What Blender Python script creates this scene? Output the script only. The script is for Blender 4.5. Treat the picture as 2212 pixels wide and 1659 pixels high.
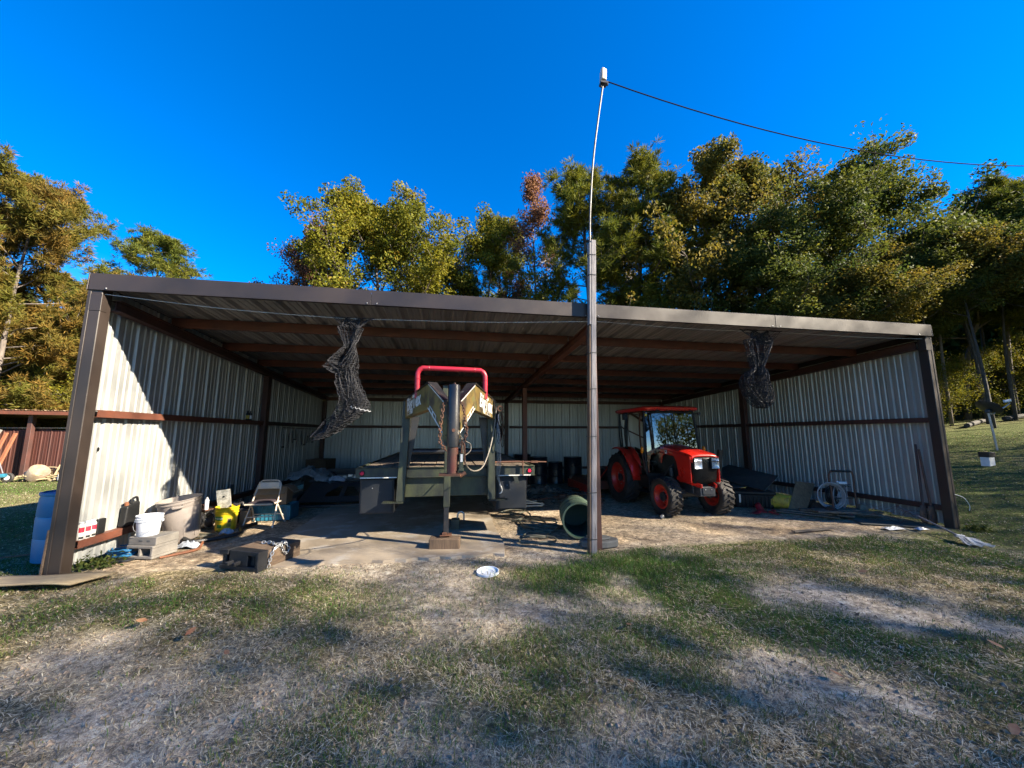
import bpy, math, random
import numpy as np
from mathutils import Matrix, Vector, Euler, Quaternion

R = math.radians
scene = bpy.context.scene
for o in list(bpy.data.objects):
    bpy.data.objects.remove(o)
COL = scene.collection

# ------------------------------------------------------------------ camera
# World frame: origin at the foot of the shed's front left post, x along the
# open front, y into the shed.
cam_d = bpy.data.cameras.new('camera')
cam = bpy.data.objects.new('camera', cam_d)
COL.objects.link(cam)
cam.location = (4.07, -4.91, 1.515)
cam.rotation_euler = (R(90 + 7.65), 0, R(-9.73))
cam_d.sensor_width = 36.0
cam_d.lens = 36.0 * 798 / 2212
cam_d.clip_start = 0.05
cam_d.clip_end = 2000
scene.camera = cam

# ------------------------------------------------------------------ light
SUN = Vector((1.85, -1.0, 1.22)).normalized()
w = bpy.data.worlds.new('World')
scene.world = w
w.use_nodes = True
nt = w.node_tree
nt.nodes.clear()
sky = nt.nodes.new('ShaderNodeTexSky')
sky.sky_type = 'NISHITA'
sky.sun_disc = False
sky.sun_elevation = math.asin(SUN.z)
sky.sun_rotation = math.atan2(SUN.x, SUN.y)
sky.altitude = 100
sky.air_density = 1.0
sky.dust_density = 0.2
sky.ozone_density = 3.0
hsv = nt.nodes.new('ShaderNodeHueSaturation')
hsv.inputs['Saturation'].default_value = 1.5
hsv.inputs['Hue'].default_value = 0.512
bg = nt.nodes.new('ShaderNodeBackground')
bg.inputs['Strength'].default_value = 0.066
wo = nt.nodes.new('ShaderNodeOutputWorld')
nt.links.new(sky.outputs[0], hsv.inputs['Color'])
nt.links.new(hsv.outputs[0], bg.inputs['Color'])
nt.links.new(bg.outputs[0], wo.inputs[0])
sl = bpy.data.lights.new('sun', 'SUN')
sl.energy = 5.0
sl.angle = R(0.53)
sl.color = (1.0, 0.88, 0.70)
so = bpy.data.objects.new('sun', sl)
so.rotation_euler = (-SUN).to_track_quat('-Z', 'Y').to_euler()
so.location = SUN * 60
COL.objects.link(so)
scene.view_settings.view_transform = 'Standard'
scene.view_settings.look = 'None'
scene.view_settings.exposure = 2.3
scene.view_settings.gamma = 1.0
scene.cycles.max_bounces = 5
scene.cycles.diffuse_bounces = 3
scene.cycles.glossy_bounces = 3
scene.cycles.transmission_bounces = 4
scene.cycles.transparent_max_bounces = 5
scene.cycles.caustics_reflective = False
scene.cycles.caustics_refractive = False

# ------------------------------------------------------------------ helpers
def tag(o, label=None, cat=None, group=None, kind=None):
    if label: o['label'] = label
    if cat: o['category'] = cat
    if group: o['group'] = group
    if kind: o['kind'] = kind
    return o

def thing(name, loc, label, cat, rz=0.0, group=None):
    o = bpy.data.objects.new(name, None)
    o.empty_display_size = 0.2
    COL.objects.link(o)
    o.location = loc
    o.rotation_euler = (0, 0, rz)
    o['_m'] = 0
    del o['_m']
    tag(o, label, cat, group)
    return o

def world_matrix(o):
    m = Matrix.LocRotScale(o.location, o.rotation_euler, o.scale)
    return world_matrix(o.parent) @ m if o.parent else m

class MB:
    """collects shapes (world coordinates unless built with local=True) for ONE mesh"""
    def __init__(s):
        s.v = []; s.f = []
    def add(s, vs, fs, M=None):
        b = len(s.v)
        if M is not None:
            vs = [M @ Vector(p) for p in vs]
        s.v.extend([tuple(p) for p in vs])
        s.f.extend([tuple(i + b for i in f) for f in fs])
        return s
    def hexa(s, p, M=None):
        # p: 4 bottom corners (ccw) + 4 top corners
        return s.add(p, [(3,2,1,0),(4,5,6,7),(0,1,5,4),(1,2,6,5),(2,3,7,6),(3,0,4,7)], M)
    def box(s, c, d, rot=(0,0,0), M=None):
        x, y, z = d[0]/2, d[1]/2, d[2]/2
        T = Matrix.Translation(Vector(c)) @ Euler(rot).to_matrix().to_4x4()
        if M is not None: T = M @ T
        return s.hexa([(-x,-y,-z),(x,-y,-z),(x,y,-z),(-x,y,-z),(-x,-y,z),(x,-y,z),(x,y,z),(-x,y,z)], T)
    def b2(s, a, b, M=None):
        c = [(a[i]+b[i])/2 for i in range(3)]; d = [abs(b[i]-a[i]) for i in range(3)]
        return s.box(c, d, M=M)
    def bar(s, p0, p1, wd, h, up=(0,0,1), w2=None, h2=None):
        p0, p1 = Vector(p0), Vector(p1)
        t = (p1-p0).normalized(); u = Vector(up)
        a = t.cross(u)
        if a.length < 1e-4: a = t.cross(Vector((0,1,0)))
        a.normalize(); b = a.cross(t).normalized()
        w2 = wd if w2 is None else w2; h2 = h if h2 is None else h2
        q = []
        for p, ww, hh in ((p0, wd, h), (p1, w2, h2)):
            q += [p-a*ww/2-b*hh/2, p+a*ww/2-b*hh/2, p+a*ww/2+b*hh/2, p-a*ww/2+b*hh/2]
        return s.hexa(q)
    def tube(s, pts, r, n=8, closed=False, cap=True):
        pts = [Vector(p) for p in pts]; m = len(pts)
        rs = r if isinstance(r, (list, tuple)) else [r]*m
        ring = []; prev = None; vs = []
        for i, p in enumerate(pts):
            if closed: t = pts[(i+1) % m]-pts[i-1]
            else: t = pts[min(i+1, m-1)]-pts[max(i-1, 0)]
            if t.length < 1e-9: t = Vector((0,0,1))
            t.normalize()
            if prev is None:
                a = t.orthogonal().normalized()
            else:
                a = prev - t*prev.dot(t)
                if a.length < 1e-6: a = t.orthogonal()
                a.normalize()
            prev = a; b = t.cross(a)
            for k in range(n):
                ang = 2*math.pi*k/n
                vs.append(p+(a*math.cos(ang)+b*math.sin(ang))*rs[i])
        fs = []
        for i in range(m if closed else m-1):
            j = (i+1) % m
            for k in range(n):
                k2 = (k+1) % n
                fs.append((i*n+k, i*n+k2, j*n+k2, j*n+k))
        if cap and not closed:
            fs.append(tuple(range(n-1, -1, -1))); fs.append(tuple((m-1)*n+k for k in range(n)))
        return s.add(vs, fs)
    def cyl(s, p0, p1, r, r2=None, n=14):
        return s.tube([p0, p1], [r, r if r2 is None else r2], n)
    def lathe(s, prof, n=24, M=None, a0=0, a1=2*math.pi, cap=False):
        full = abs(a1-a0-2*math.pi) < 1e-6
        k = n if full else n+1; vs = []; fs = []
        for r, z in prof:
            for i in range(k):
                a = a0+(a1-a0)*i/n
                vs.append((r*math.cos(a), r*math.sin(a), z))
        for j in range(len(prof)-1):
            for i in range(n):
                i2 = (i+1) % k
                fs.append((j*k+i, j*k+i2, (j+1)*k+i2, (j+1)*k+i))
        if cap:
            fs.append(tuple(range(k-1, -1, -1))); fs.append(tuple((len(prof)-1)*k+i for i in range(k)))
        return s.add(vs, fs, M)
    def prism(s, poly, d, M):
        n = len(poly)
        vs = [(x, y, -d/2) for x, y in poly]+[(x, y, d/2) for x, y in poly]
        fs = [tuple(range(n-1, -1, -1)), tuple(range(n, 2*n))]
        fs += [(i, (i+1) % n, n+(i+1) % n, n+i) for i in range(n)]
        return s.add(vs, fs, M)
    def surf(s, arr, closed_u=False):
        a = np.asarray(arr, float); nu, nv = a.shape[:2]
        fs = []
        for i in range(nu if closed_u else nu-1):
            i2 = (i+1) % nu
            for j in range(nv-1):
                fs.append((i*nv+j, i2*nv+j, i2*nv+j+1, i*nv+j+1))
        return s.add([tuple(p) for p in a.reshape(-1, 3)], fs)
    def sphere(s, c, r, n=12, m=8, sc=(1,1,1)):
        prof = [(max(1e-4, math.sin(math.pi*i/m)), -math.cos(math.pi*i/m)) for i in range(m+1)]
        return s.lathe(prof, n, Matrix.Translation(c) @ Matrix.Diagonal((r*sc[0], r*sc[1], r*sc[2], 1)))
    def build(s, name, mat, parent=None, local=False, loc=None, smooth=35, bevel=0, label=None, seg=1, solid=0):
        vs = s.v
        if parent is not None and not local:
            Mi = world_matrix(parent).inverted()
            vs = [tuple(Mi @ Vector(p)) for p in vs]
        elif loc is not None and not local:
            L = Vector(loc); vs = [tuple(Vector(p)-L) for p in vs]
        me = bpy.data.meshes.new(name)
        me.from_pydata(vs, [], s.f); me.update()
        return link_mesh(name, me, mat, parent, loc, smooth, bevel, label, seg, solid)

def link_mesh(name, me, mat, parent=None, loc=None, smooth=35, bevel=0, label=None, seg=1, solid=0):
    if mat is not None and not me.materials: me.materials.append(mat)
    o = bpy.data.objects.new(name, me)
    COL.objects.link(o)
    if parent is not None: o.parent = parent
    if loc is not None: o.location = loc
    if smooth:
        for p in me.polygons: p.use_smooth = True
        me.set_sharp_from_angle(angle=R(smooth))
    if solid:
        m = o.modifiers.new('solid', 'SOLIDIFY'); m.thickness = solid; m.offset = 0
    if bevel:
        m = o.modifiers.new('bevel', 'BEVEL'); m.width = bevel; m.segments = seg; m.limit_method = 'ANGLE'; m.angle_limit = R(40)
    if label: o['label'] = label
    return o

def solo(name, mb, mat, loc, label, cat, group=None, **k):
    return tag(mb.build(name, mat, None, loc=loc, **k), label, cat, group)

def copy_tree(o, parent=None):
    c = o.copy(); COL.objects.link(c); c.parent = parent
    for ch in o.children: copy_tree(ch, c)
    return c

def frame(o, x, y, z):
    M = Matrix((x, y, z)).transposed().to_4x4(); M.translation = Vector(o); return M

def axis_frame(p, t):
    q = Vector(t).normalized().to_track_quat('Z', 'Y')
    return Matrix.Translation(Vector(p)) @ q.to_matrix().to_4x4()

def spline(pts, n=6, closed=False):
    P = [np.array(p, float) for p in pts]; m = len(P); out = []
    rng_ = range(m if closed else m-1)
    for i in rng_:
        if closed: p0, p1, p2, p3 = P[i-1], P[i], P[(i+1) % m], P[(i+2) % m]
        else: p0, p1, p2, p3 = P[max(i-1,0)], P[i], P[i+1], P[min(i+2, m-1)]
        for k in range(n):
            t = k/n
            out.append(tuple(0.5*((2*p1)+(-p0+p2)*t+(2*p0-5*p1+4*p2-p3)*t*t+(-p0+3*p1-3*p2+p3)*t**3)))
    if not closed: out.append(tuple(P[-1]))
    return out

def text_mb(mb, txt, size, M, depth=0.002, sx=1.0, bold=0.0, shear=0.0):
    cu = bpy.data.curves.new('t', 'FONT'); cu.body = txt; cu.size = size; cu.extrude = depth
    cu.offset = bold; cu.resolution_u = 3; cu.shear = shear
    ob = bpy.data.objects.new('t', cu); COL.objects.link(ob)
    dg = bpy.context.evaluated_depsgraph_get()
    me = ob.evaluated_get(dg).to_mesh()
    T = M @ Matrix.Diagonal((sx, 1, 1, 1))
    mb.add([v.co[:] for v in me.vertices], [tuple(p.vertices) for p in me.polygons], T)
    ob.evaluated_get(dg).to_mesh_clear()
    bpy.data.objects.remove(ob); bpy.data.curves.remove(cu)

def chain_mb(mb, pts, ll=0.05, wd=0.026, r=0.006, rng=None):
    # links along a polyline
    P = [np.array(p, float) for p in pts]
    d = [0]
    for a, b in zip(P, P[1:]): d.append(d[-1]+np.linalg.norm(b-a))
    n = int(d[-1]/(ll*0.72)); up = None
    def at(s):
        i = max(0, min(len(P)-2, int(np.searchsorted(d, s))-1))
        t = (s-d[i])/max(1e-6, d[i+1]-d[i]); return P[i]+(P[i+1]-P[i])*t
    for i in range(n):
        s0 = d[-1]*i/n; s1 = s0+d[-1]/n
        a, b = Vector(at(s0)), Vector(at(s1)); t = (b-a).normalized(); c = (a+b)/2
        x = t.orthogonal().normalized()
        x = Quaternion(t, (i % 2)*math.pi/2+0.5) @ x
        path = []
        for k in range(10):
            an = 2*math.pi*k/10
            q = math.cos(an); ss = math.sin(an)
            path.append(c+t*(math.copysign(ll/2-wd/2, q) if abs(q) > 0.1 else 0)+t*q*(wd/2)*0.9+x*ss*wd/2)
        mb.tube(path, r, 5, closed=True)

# value noise shared by ground mesh and grass
def vnoise(x, y, scale, seed=0):
    x = np.asarray(x, float)/scale+1000.3; y = np.asarray(y, float)/scale+1000.7
    xi = np.floor(x).astype(np.int64); yi = np.floor(y).astype(np.int64)
    fx = x-xi; fy = y-yi; fx = fx*fx*(3-2*fx); fy = fy*fy*(3-2*fy)
    def h(a, b):
        n = (a*374761393+b*668265263+seed*2147483647) & 0xffffffff
        n = ((n ^ (n >> 13))*1274126177) & 0xffffffff
        return ((n ^ (n >> 16)) & 0xffff)/65535.0
    return (h(xi,yi)*(1-fx)+h(xi+1,yi)*fx)*(1-fy)+(h(xi,yi+1)*(1-fx)+h(xi+1,yi+1)*fx)*fy
def fbm(x, y, scale, seed=0):
    return (vnoise(x,y,scale,seed)+0.5*vnoise(x,y,scale/2.1,seed+1)+0.25*vnoise(x,y,scale/4.3,seed+2))/1.75
def sstep(a, b, x):
    t = np.clip((np.asarray(x, float)-a)/(b-a), 0, 1); return t*t*(3-2*t)

# ------------------------------------------------------------------ materials
def newmat(name):
    m = bpy.data.materials.new(name); m.use_nodes = True
    t = m.node_tree; t.nodes.clear()
    out = t.nodes.new('ShaderNodeOutputMaterial')
    return m, t, out
def N(t, kind, **k):
    n = t.nodes.new(kind)
    for a, b in k.items():
        if a in n.inputs: n.inputs[a].default_value = b
        else: setattr(n, a, b)
    return n
def rgba(c): return (c[0], c[1], c[2], 1)
def mixc(t, f, a, b, mode='MIX'):
    n = t.nodes.new('ShaderNodeMix'); n.data_type = 'RGBA'; n.blend_type = mode
    for s, i in ((f, 0), (a, 6), (b, 7)):
        if hasattr(s, 'is_output') or isinstance(s, bpy.types.NodeSocket): t.links.new(s, n.inputs[i])
        elif i == 0: n.inputs[0].default_value = s
        else: n.inputs[i].default_value = rgba(s)
    return n.outputs[2]
def ramp(t, sock, stops):
    n = t.nodes.new('ShaderNodeValToRGB'); e = n.color_ramp.elements
    while len(e) < len(stops): e.new(0.5)
    for el, (p, c) in zip(e, stops):
        el.position = p; el.color = rgba(c) if not isinstance(c, (int, float)) else (c, c, c, 1)
    t.links.new(sock, n.inputs[0]); return n.outputs[0]
def noise(t, vec, scale, detail=4, rough=0.55, dist=0.0):
    n = N(t, 'ShaderNodeTexNoise', Scale=scale, Detail=detail, Roughness=rough, Distortion=dist)
    t.links.new(vec, n.inputs['Vector']); return n.outputs[0]
def objvec(t, stretch=None):
    tc = t.nodes.new('ShaderNodeTexCoord'); oi = t.nodes.new('ShaderNodeObjectInfo')
    ad = N(t, 'ShaderNodeVectorMath', operation='MULTIPLY_ADD')
    cb = t.nodes.new('ShaderNodeCombineXYZ')
    for i in range(3): t.links.new(oi.outputs['Random'], cb.inputs[i])
    t.links.new(cb.outputs[0], ad.inputs[0]); ad.inputs[1].default_value = (17, 31, 23)
    t.links.new(tc.outputs['Object'], ad.inputs[2])
    if stretch:
        mp = t.nodes.new('ShaderNodeMapping'); mp.inputs['Scale'].default_value = stretch
        t.links.new(ad.outputs[0], mp.inputs[0]); return mp.outputs[0]
    return ad.outputs[0]

MATS = {}
def mat(name, col, rough=0.6, metal=0.0, col2=None, ns=4.0, lo=0.35, hi=0.65, bump=0.0, bs=30.0, wear=None, ws=6.0, wlo=0.55, whi=0.68, stretch=None, spec=0.5, coat=0.0, rvar=0.15):
    """painted / raw surface: base colour, a second colour in noise patches, a wear colour in sharper patches, fine relief"""
    m, t, out = newmat(name)
    b = N(t, 'ShaderNodeBsdfPrincipled', Roughness=rough, Metallic=metal)
    b.inputs['Specular IOR Level'].default_value = spec
    b.inputs['Coat Weight'].default_value = coat
    v = objvec(t, stretch)
    c = None
    n1 = noise(t, v, ns)
    if col2 is not None:
        f = ramp(t, n1, [(lo, 0.0), (hi, 1.0)])
        c = mixc(t, f, col, col2)
    else:
        f = ramp(t, n1, [(0.3, 0.0), (0.7, 1.0)])
        c = mixc(t, f, [x*0.82 for x in col], [min(1, x*1.12) for x in col])
    if wear is not None:
        n2 = noise(t, v, ws, 6, 0.65)
        f2 = ramp(t, n2, [(wlo, 0.0), (whi, 1.0)])
        c = mixc(t, f2, c, wear)
    n3 = noise(t, v, bs, 5, 0.6)
    c2 = mixc(t, 0.12, c, n3, 'OVERLAY')
    t.links.new(c2, b.inputs['Base Color'])
    mr = N(t, 'ShaderNodeMapRange'); mr.inputs[3].default_value = max(0.03, rough-rvar); mr.inputs[4].default_value = min(1, rough+rvar)
    t.links.new(noise(t, v, ns*2.3), mr.inputs[0]); t.links.new(mr.outputs[0], b.inputs['Roughness'])
    if bump:
        bp = N(t, 'ShaderNodeBump', Strength=1.0, Distance=bump)
        t.links.new(n3, bp.inputs['Height']); t.links.new(bp.outputs[0], b.inputs['Normal'])
    t.links.new(b.outputs[0], out.inputs[0])
    MATS[name] = m
    return m

mat('galvanised', (0.44,0.455,0.455), 0.42, 0.35, col2=(0.35,0.36,0.355), ns=1.2, bump=0.0018, bs=14, wear=(0.25,0.235,0.20), ws=2.2, wlo=0.6, whi=0.85, stretch=(1,1,0.25))
mat('roof_sheet', (0.30,0.30,0.30), 0.5, 0.35, col2=(0.21,0.21,0.21), ns=1.0, bump=0.0005, bs=70, stretch=(1,0.2,1))
mat('brown_trim', (0.040,0.029,0.024), 0.42, 0.0, col2=(0.030,0.023,0.020), ns=1.5, bump=0.0008, bs=5, wear=(0.075,0.062,0.055), ws=9, wlo=0.68, whi=0.78)
mat('red_primer', (0.14,0.045,0.024), 0.62, 0.0, col2=(0.09,0.032,0.02), ns=3, bump=0.0006, bs=60, wear=(0.09,0.04,0.025), ws=7)
mat('dark_primer', (0.075,0.03,0.024), 0.6, 0.0, col2=(0.05,0.024,0.02), ns=3)
mat('mossy_black', (0.018,0.021,0.02), 0.5, 0.0, col2=(0.06,0.07,0.036), ns=5, bump=0.0008, bs=40, wear=(0.02,0.022,0.024), ws=8, stretch=(1,1,0.4))
mat('gold_black', (0.23,0.155,0.045), 0.5, 0.0, col2=(0.06,0.045,0.03), ns=5, lo=0.45, hi=0.62, bump=0.001, bs=40, wear=(0.15,0.17,0.06), ws=6, wlo=0.56, whi=0.7)
mat('black_chip', (0.018,0.019,0.022), 0.36, 0.0, col2=(0.035,0.03,0.028), ns=6, bump=0.001, bs=30, wear=(0.22,0.2,0.17), ws=11, wlo=0.63, whi=0.69)
mat('black_steel', (0.02,0.022,0.028), 0.42, 0.0, col2=(0.035,0.033,0.032), ns=5, bump=0.0007, bs=45, wear=(0.10,0.07,0.05), ws=9, wlo=0.62, whi=0.75)
mat('box_steel', (0.006,0.010,0.017), 0.6, 0.0, col2=(0.013,0.015,0.018), ns=4, bump=0.0006, bs=60, wear=(0.13,0.12,0.10), ws=14, wlo=0.66, whi=0.75)
mat('rust', (0.17,0.075,0.04), 0.75, 0.2, col2=(0.08,0.04,0.03), ns=9, bump=0.0012, bs=60, wear=(0.3,0.24,0.2), ws=14, wlo=0.68, whi=0.76)
mat('rust_red', (0.16,0.04,0.03), 0.6, 0.1, col2=(0.10,0.055,0.035), ns=9, bump=0.001, bs=60, wear=(0.55,0.5,0.45), ws=16, wlo=0.7, whi=0.74)
mat('red_pipe', (0.48,0.02,0.045), 0.4, 0.0, col2=(0.36,0.02,0.035), ns=4, wear=(0.16,0.13,0.05), ws=7, wlo=0.6, whi=0.75, bump=0.0005, bs=50)
mat('tractor_red', (0.58,0.018,0.010), 0.3, 0.0, col2=(0.46,0.016,0.010), ns=1.5, coat=0.5, wear=(0.34,0.07,0.045), ws=7, wlo=0.66, whi=0.85)
mat('rim_red', (0.52,0.025,0.014), 0.4, 0.0, col2=(0.36,0.035,0.02), ns=5, wear=(0.32,0.16,0.07), ws=9, wlo=0.6, whi=0.75)
mat('tyre', (0.014,0.014,0.015), 0.72, 0.0, col2=(0.035,0.03,0.025), ns=6, bump=0.001, bs=50)
mat('black_plastic', (0.008,0.009,0.010), 0.5, 0.0, col2=(0.013,0.013,0.014), ns=6, bump=0.0004, bs=80, spec=0.3)
mat('lamp_silver', (0.75,0.78,0.82), 0.3, 0.55, ns=30)
mat('cast_grey', (0.045,0.052,0.06), 0.5, 0.2, col2=(0.03,0.033,0.037), ns=7, bump=0.0008, bs=40)
mat('chrome', (0.8,0.82,0.84), 0.12, 1.0, ns=8)
mat('conduit_grey', (0.07,0.07,0.07), 0.55, 0.2, col2=(0.09,0.09,0.09), ns=8)
mat('galv_bright', (0.36,0.37,0.38), 0.42, 0.6, col2=(0.45,0.45,0.45), ns=20)
mat('white_paint', (0.72,0.72,0.70), 0.5, 0.0, col2=(0.6,0.6,0.56), ns=12)
mat('white_letters', (0.75,0.74,0.70), 0.55, 0.0, col2=(0.42,0.40,0.33), ns=22, lo=0.52, hi=0.7)
mat('white_plastic', (0.66,0.71,0.78), 0.38, 0.0, col2=(0.56,0.6,0.65), ns=6, wear=(0.42,0.4,0.36), ws=14, wlo=0.68, whi=0.8)
mat('yellow_plastic', (0.72,0.52,0.015), 0.4, 0.0, col2=(0.62,0.43,0.015), ns=5, wear=(0.35,0.25,0.06), ws=12, wlo=0.62, whi=0.78)
mat('yellow_dirty', (0.55,0.41,0.04), 0.5, 0.0, col2=(0.33,0.24,0.05), ns=7, wear=(0.14,0.10,0.05), ws=14, wlo=0.55, whi=0.72)
mat('label_green', (0.02,0.2,0.03), 0.5)
mat('label_dark', (0.03,0.03,0.03), 0.5)
mat('label_red', (0.55,0.03,0.06), 0.5)
mat('blue_drum', (0.006,0.14,0.30), 0.42, 0.0, col2=(0.008,0.17,0.34), ns=3, wear=(0.10,0.2,0.33), ws=8, wlo=0.62, whi=0.8)
mat('blue_rope', (0.01,0.17,0.36), 0.7, 0.0, col2=(0.015,0.10,0.24), ns=30, bump=0.002, bs=140)
mat('blue_crate', (0.02,0.17,0.26), 0.5, 0.0, col2=(0.015,0.09,0.14), ns=10)
mat('navy_drum', (0.008,0.012,0.02), 0.32, 0.1, col2=(0.012,0.016,0.024), ns=5, bump=0.0006, bs=20)
mat('green_drum', (0.045,0.085,0.062), 0.45, 0.0, col2=(0.09,0.12,0.08), ns=4, wear=(0.22,0.23,0.17), ws=7, wlo=0.58, whi=0.7)
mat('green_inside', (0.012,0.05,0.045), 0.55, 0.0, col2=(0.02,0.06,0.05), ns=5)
mat('bin_plastic', (0.24,0.21,0.19), 0.55, 0.0, col2=(0.30,0.26,0.23), ns=4, bump=0.0006, bs=60, wear=(0.19,0.15,0.12), ws=9, wlo=0.6, whi=0.75)
mat('bin_soiled', (0.20,0.14,0.09), 0.7, 0.0, col2=(0.27,0.22,0.17), ns=7, bump=0.001, bs=40)
mat('concrete', (0.27,0.25,0.22), 0.9, 0.0, col2=(0.20,0.185,0.165), ns=5, bump=0.004, bs=70, wear=(0.13,0.12,0.11), ws=18, wlo=0.66, whi=0.75)
mat('concrete_dark', (0.12,0.125,0.12), 0.9, 0.0, col2=(0.085,0.09,0.09), ns=5, bump=0.003, bs=50)
mat('speckled_sheet', (0.42,0.42,0.39), 0.5, 0.3, col2=(0.25,0.25,0.23), ns=16, lo=0.45, hi=0.55, bump=0.001, bs=40, wear=(0.10,0.10,0.09), ws=30, wlo=0.62, whi=0.68)
mat('beige_paint', (0.50,0.44,0.36), 0.4, 0.0, col2=(0.43,0.38,0.31), ns=6, wear=(0.25,0.17,0.10), ws=14, wlo=0.68, whi=0.76)
mat('seat_pad', (0.035,0.025,0.03), 0.65, 0.0)
mat('cardboard', (0.30,0.20,0.12), 0.85, 0.0, col2=(0.25,0.165,0.10), ns=5, bump=0.0005, bs=50)
mat('old_card', (0.06,0.035,0.02), 0.9, 0.0, col2=(0.09,0.055,0.03), ns=4)
mat('tie_wood', (0.085,0.055,0.035), 0.8, 0.0, col2=(0.15,0.105,0.07), ns=8, bump=0.003, bs=60, wear=(0.03,0.025,0.02), ws=9, stretch=(6,1,6))
mat('tar_black', (0.005,0.006,0.009), 0.6, 0.0, col2=(0.012,0.013,0.016), ns=9, bump=0.002, bs=60)
mat('grey_wood', (0.27,0.26,0.27), 0.85, 0.0, col2=(0.15,0.14,0.145), ns=7, bump=0.003, bs=50, wear=(0.08,0.06,0.05), ws=7, wlo=0.62, whi=0.75, stretch=(14,14,0.8))
mat('brown_wood', (0.16,0.105,0.065), 0.85, 0.0, col2=(0.09,0.06,0.04), ns=7, bump=0.003, bs=50, stretch=(12,12,0.8))
mat('plank_wood', (0.17,0.14,0.11), 0.85, 0.0, col2=(0.085,0.07,0.055), ns=6, bump=0.002, bs=60, stretch=(1.0,10,10))
mat('deck_wood', (0.22,0.17,0.125), 0.85, 0.0, col2=(0.12,0.09,0.065), ns=5, bump=0.002, bs=60, stretch=(10,0.8,10))
mat('plywood', (0.17,0.115,0.06), 0.75, 0.0, col2=(0.085,0.055,0.03), ns=6, bump=0.0008, bs=60, stretch=(6,6,1))
mat('plywood_pale', (0.34,0.27,0.16), 0.85, 0.0, col2=(0.25,0.19,0.11), ns=5, bump=0.001, bs=60, stretch=(1,7,1))
mat('grey_board', (0.085,0.088,0.078), 0.75, 0.0, col2=(0.06,0.062,0.055), ns=5, bump=0.001, bs=50, wear=(0.14,0.14,0.125), ws=6, wlo=0.6, whi=0.8)
mat('tarp_grey', (0.20,0.23,0.25), 0.55, 0.0, col2=(0.12,0.14,0.155), ns=5, bump=0.003, bs=18)
mat('clear_plastic', (0.42,0.46,0.52), 0.3, 0.0, col2=(0.28,0.3,0.34), ns=14, bump=0.004, bs=30)
mat('hose_olive', (0.06,0.062,0.045), 0.5, 0.0, col2=(0.11,0.105,0.075), ns=8, bump=0.0008, bs=60)
mat('hose_black', (0.016,0.017,0.018), 0.45, 0.0, col2=(0.03,0.03,0.03), ns=8)
mat('hose_grey', (0.30,0.31,0.32), 0.45, 0.0, col2=(0.2,0.2,0.21), ns=8)
mat('cable_beige', (0.24,0.21,0.17), 0.6, 0.0)
mat('cable_dark', (0.006,0.006,0.007), 0.9, 0.0, spec=0.1)
mat('bark_dark', (0.06,0.055,0.05), 0.9, 0.0, col2=(0.03,0.028,0.026), ns=4, bump=0.02, bs=9, stretch=(3,3,0.7))
mat('grille_black', (0.004,0.004,0.005), 0.35, 0.0, col2=(0.006,0.006,0.007), ns=6, spec=0.25)
mat('steel_cable', (0.28,0.29,0.31), 0.4, 0.6, col2=(0.14,0.14,0.15), ns=40)
mat('net_black', (0.028,0.029,0.034), 0.6, 0.0, col2=(0.045,0.046,0.052), ns=8, spec=0.15)
mat('string_white', (0.62,0.62,0.60), 0.7)
mat('mop_cotton', (0.52,0.54,0.54), 0.9, 0.0, col2=(0.35,0.35,0.34), ns=12)
mat('red_shard', (0.34,0.02,0.028), 0.4, 0.0, col2=(0.22,0.02,0.025), ns=8)
mat('fibreglass_orange', (0.55,0.16,0.08), 0.5, 0.0, col2=(0.42,0.12,0.07), ns=6)
mat('aluminium', (0.55,0.55,0.53), 0.38, 0.9, col2=(0.4,0.4,0.38), ns=8)
mat('shed_red', (0.06,0.014,0.008), 0.7, 0.0, col2=(0.04,0.011,0.007), ns=3, stretch=(3,1,0.5))
mat('rust_roof', (0.34,0.26,0.17), 0.6, 0.2, col2=(0.24,0.14,0.08), ns=2.5, stretch=(1,0.3,1))
mat('orange_wood', (0.24,0.09,0.04), 0.7, 0.0, col2=(0.18,0.07,0.035), ns=8)
mat('bark', (0.15,0.125,0.105), 0.9, 0.0, col2=(0.085,0.07,0.06), ns=4, bump=0.02, bs=9, stretch=(3,3,0.7))
mat('bark_pale', (0.21,0.20,0.18), 0.9, 0.0, col2=(0.10,0.095,0.09), ns=4, bump=0.015, bs=9, stretch=(3,3,1.2))
mat('glass_grey', (0.2,0.22,0.24), 0.1, 0.0)
mat('debris', (0.05,0.042,0.036), 0.85, 0.0, col2=(0.13,0.11,0.09), ns=6)
mat('dead_leaf', (0.20,0.075,0.035), 0.75, 0.0, col2=(0.30,0.17,0.08), ns=9)
mat('meter_white', (0.55,0.57,0.58), 0.4)
for k_ in ('label_green',): pass

def glassmat(name, tint, refl):
    m, t, out = newmat(name)
    tr = N(t, 'ShaderNodeBsdfTransparent'); tr.inputs[0].default_value = rgba(tint)
    gl = N(t, 'ShaderNodeBsdfGlossy', Roughness=0.015); gl.inputs[0].default_value = (1,1,1,1)
    lw = N(t, 'ShaderNodeFresnel', IOR=refl)
    mx = t.nodes.new('ShaderNodeMixShader')
    t.links.new(lw.outputs[0], mx.inputs[0]); t.links.new(tr.outputs[0], mx.inputs[1]); t.links.new(gl.outputs[0], mx.inputs[2])
    t.links.new(mx.outputs[0], out.inputs[0]); MATS[name] = m
glassmat('cab_glass', (0.20,0.28,0.27), 2.4)
glassmat('lens_clear', (0.97,0.98,1.0), 1.45)
def lensmat(name, col):
    m, t, out = newmat(name)
    b = N(t, 'ShaderNodeBsdfPrincipled', Roughness=0.15); b.inputs['Base Color'].default_value = rgba(col)
    b.inputs['Coat Weight'].default_value = 0.6
    t.links.new(b.outputs[0], out.inputs[0]); MATS[name] = m
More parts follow.
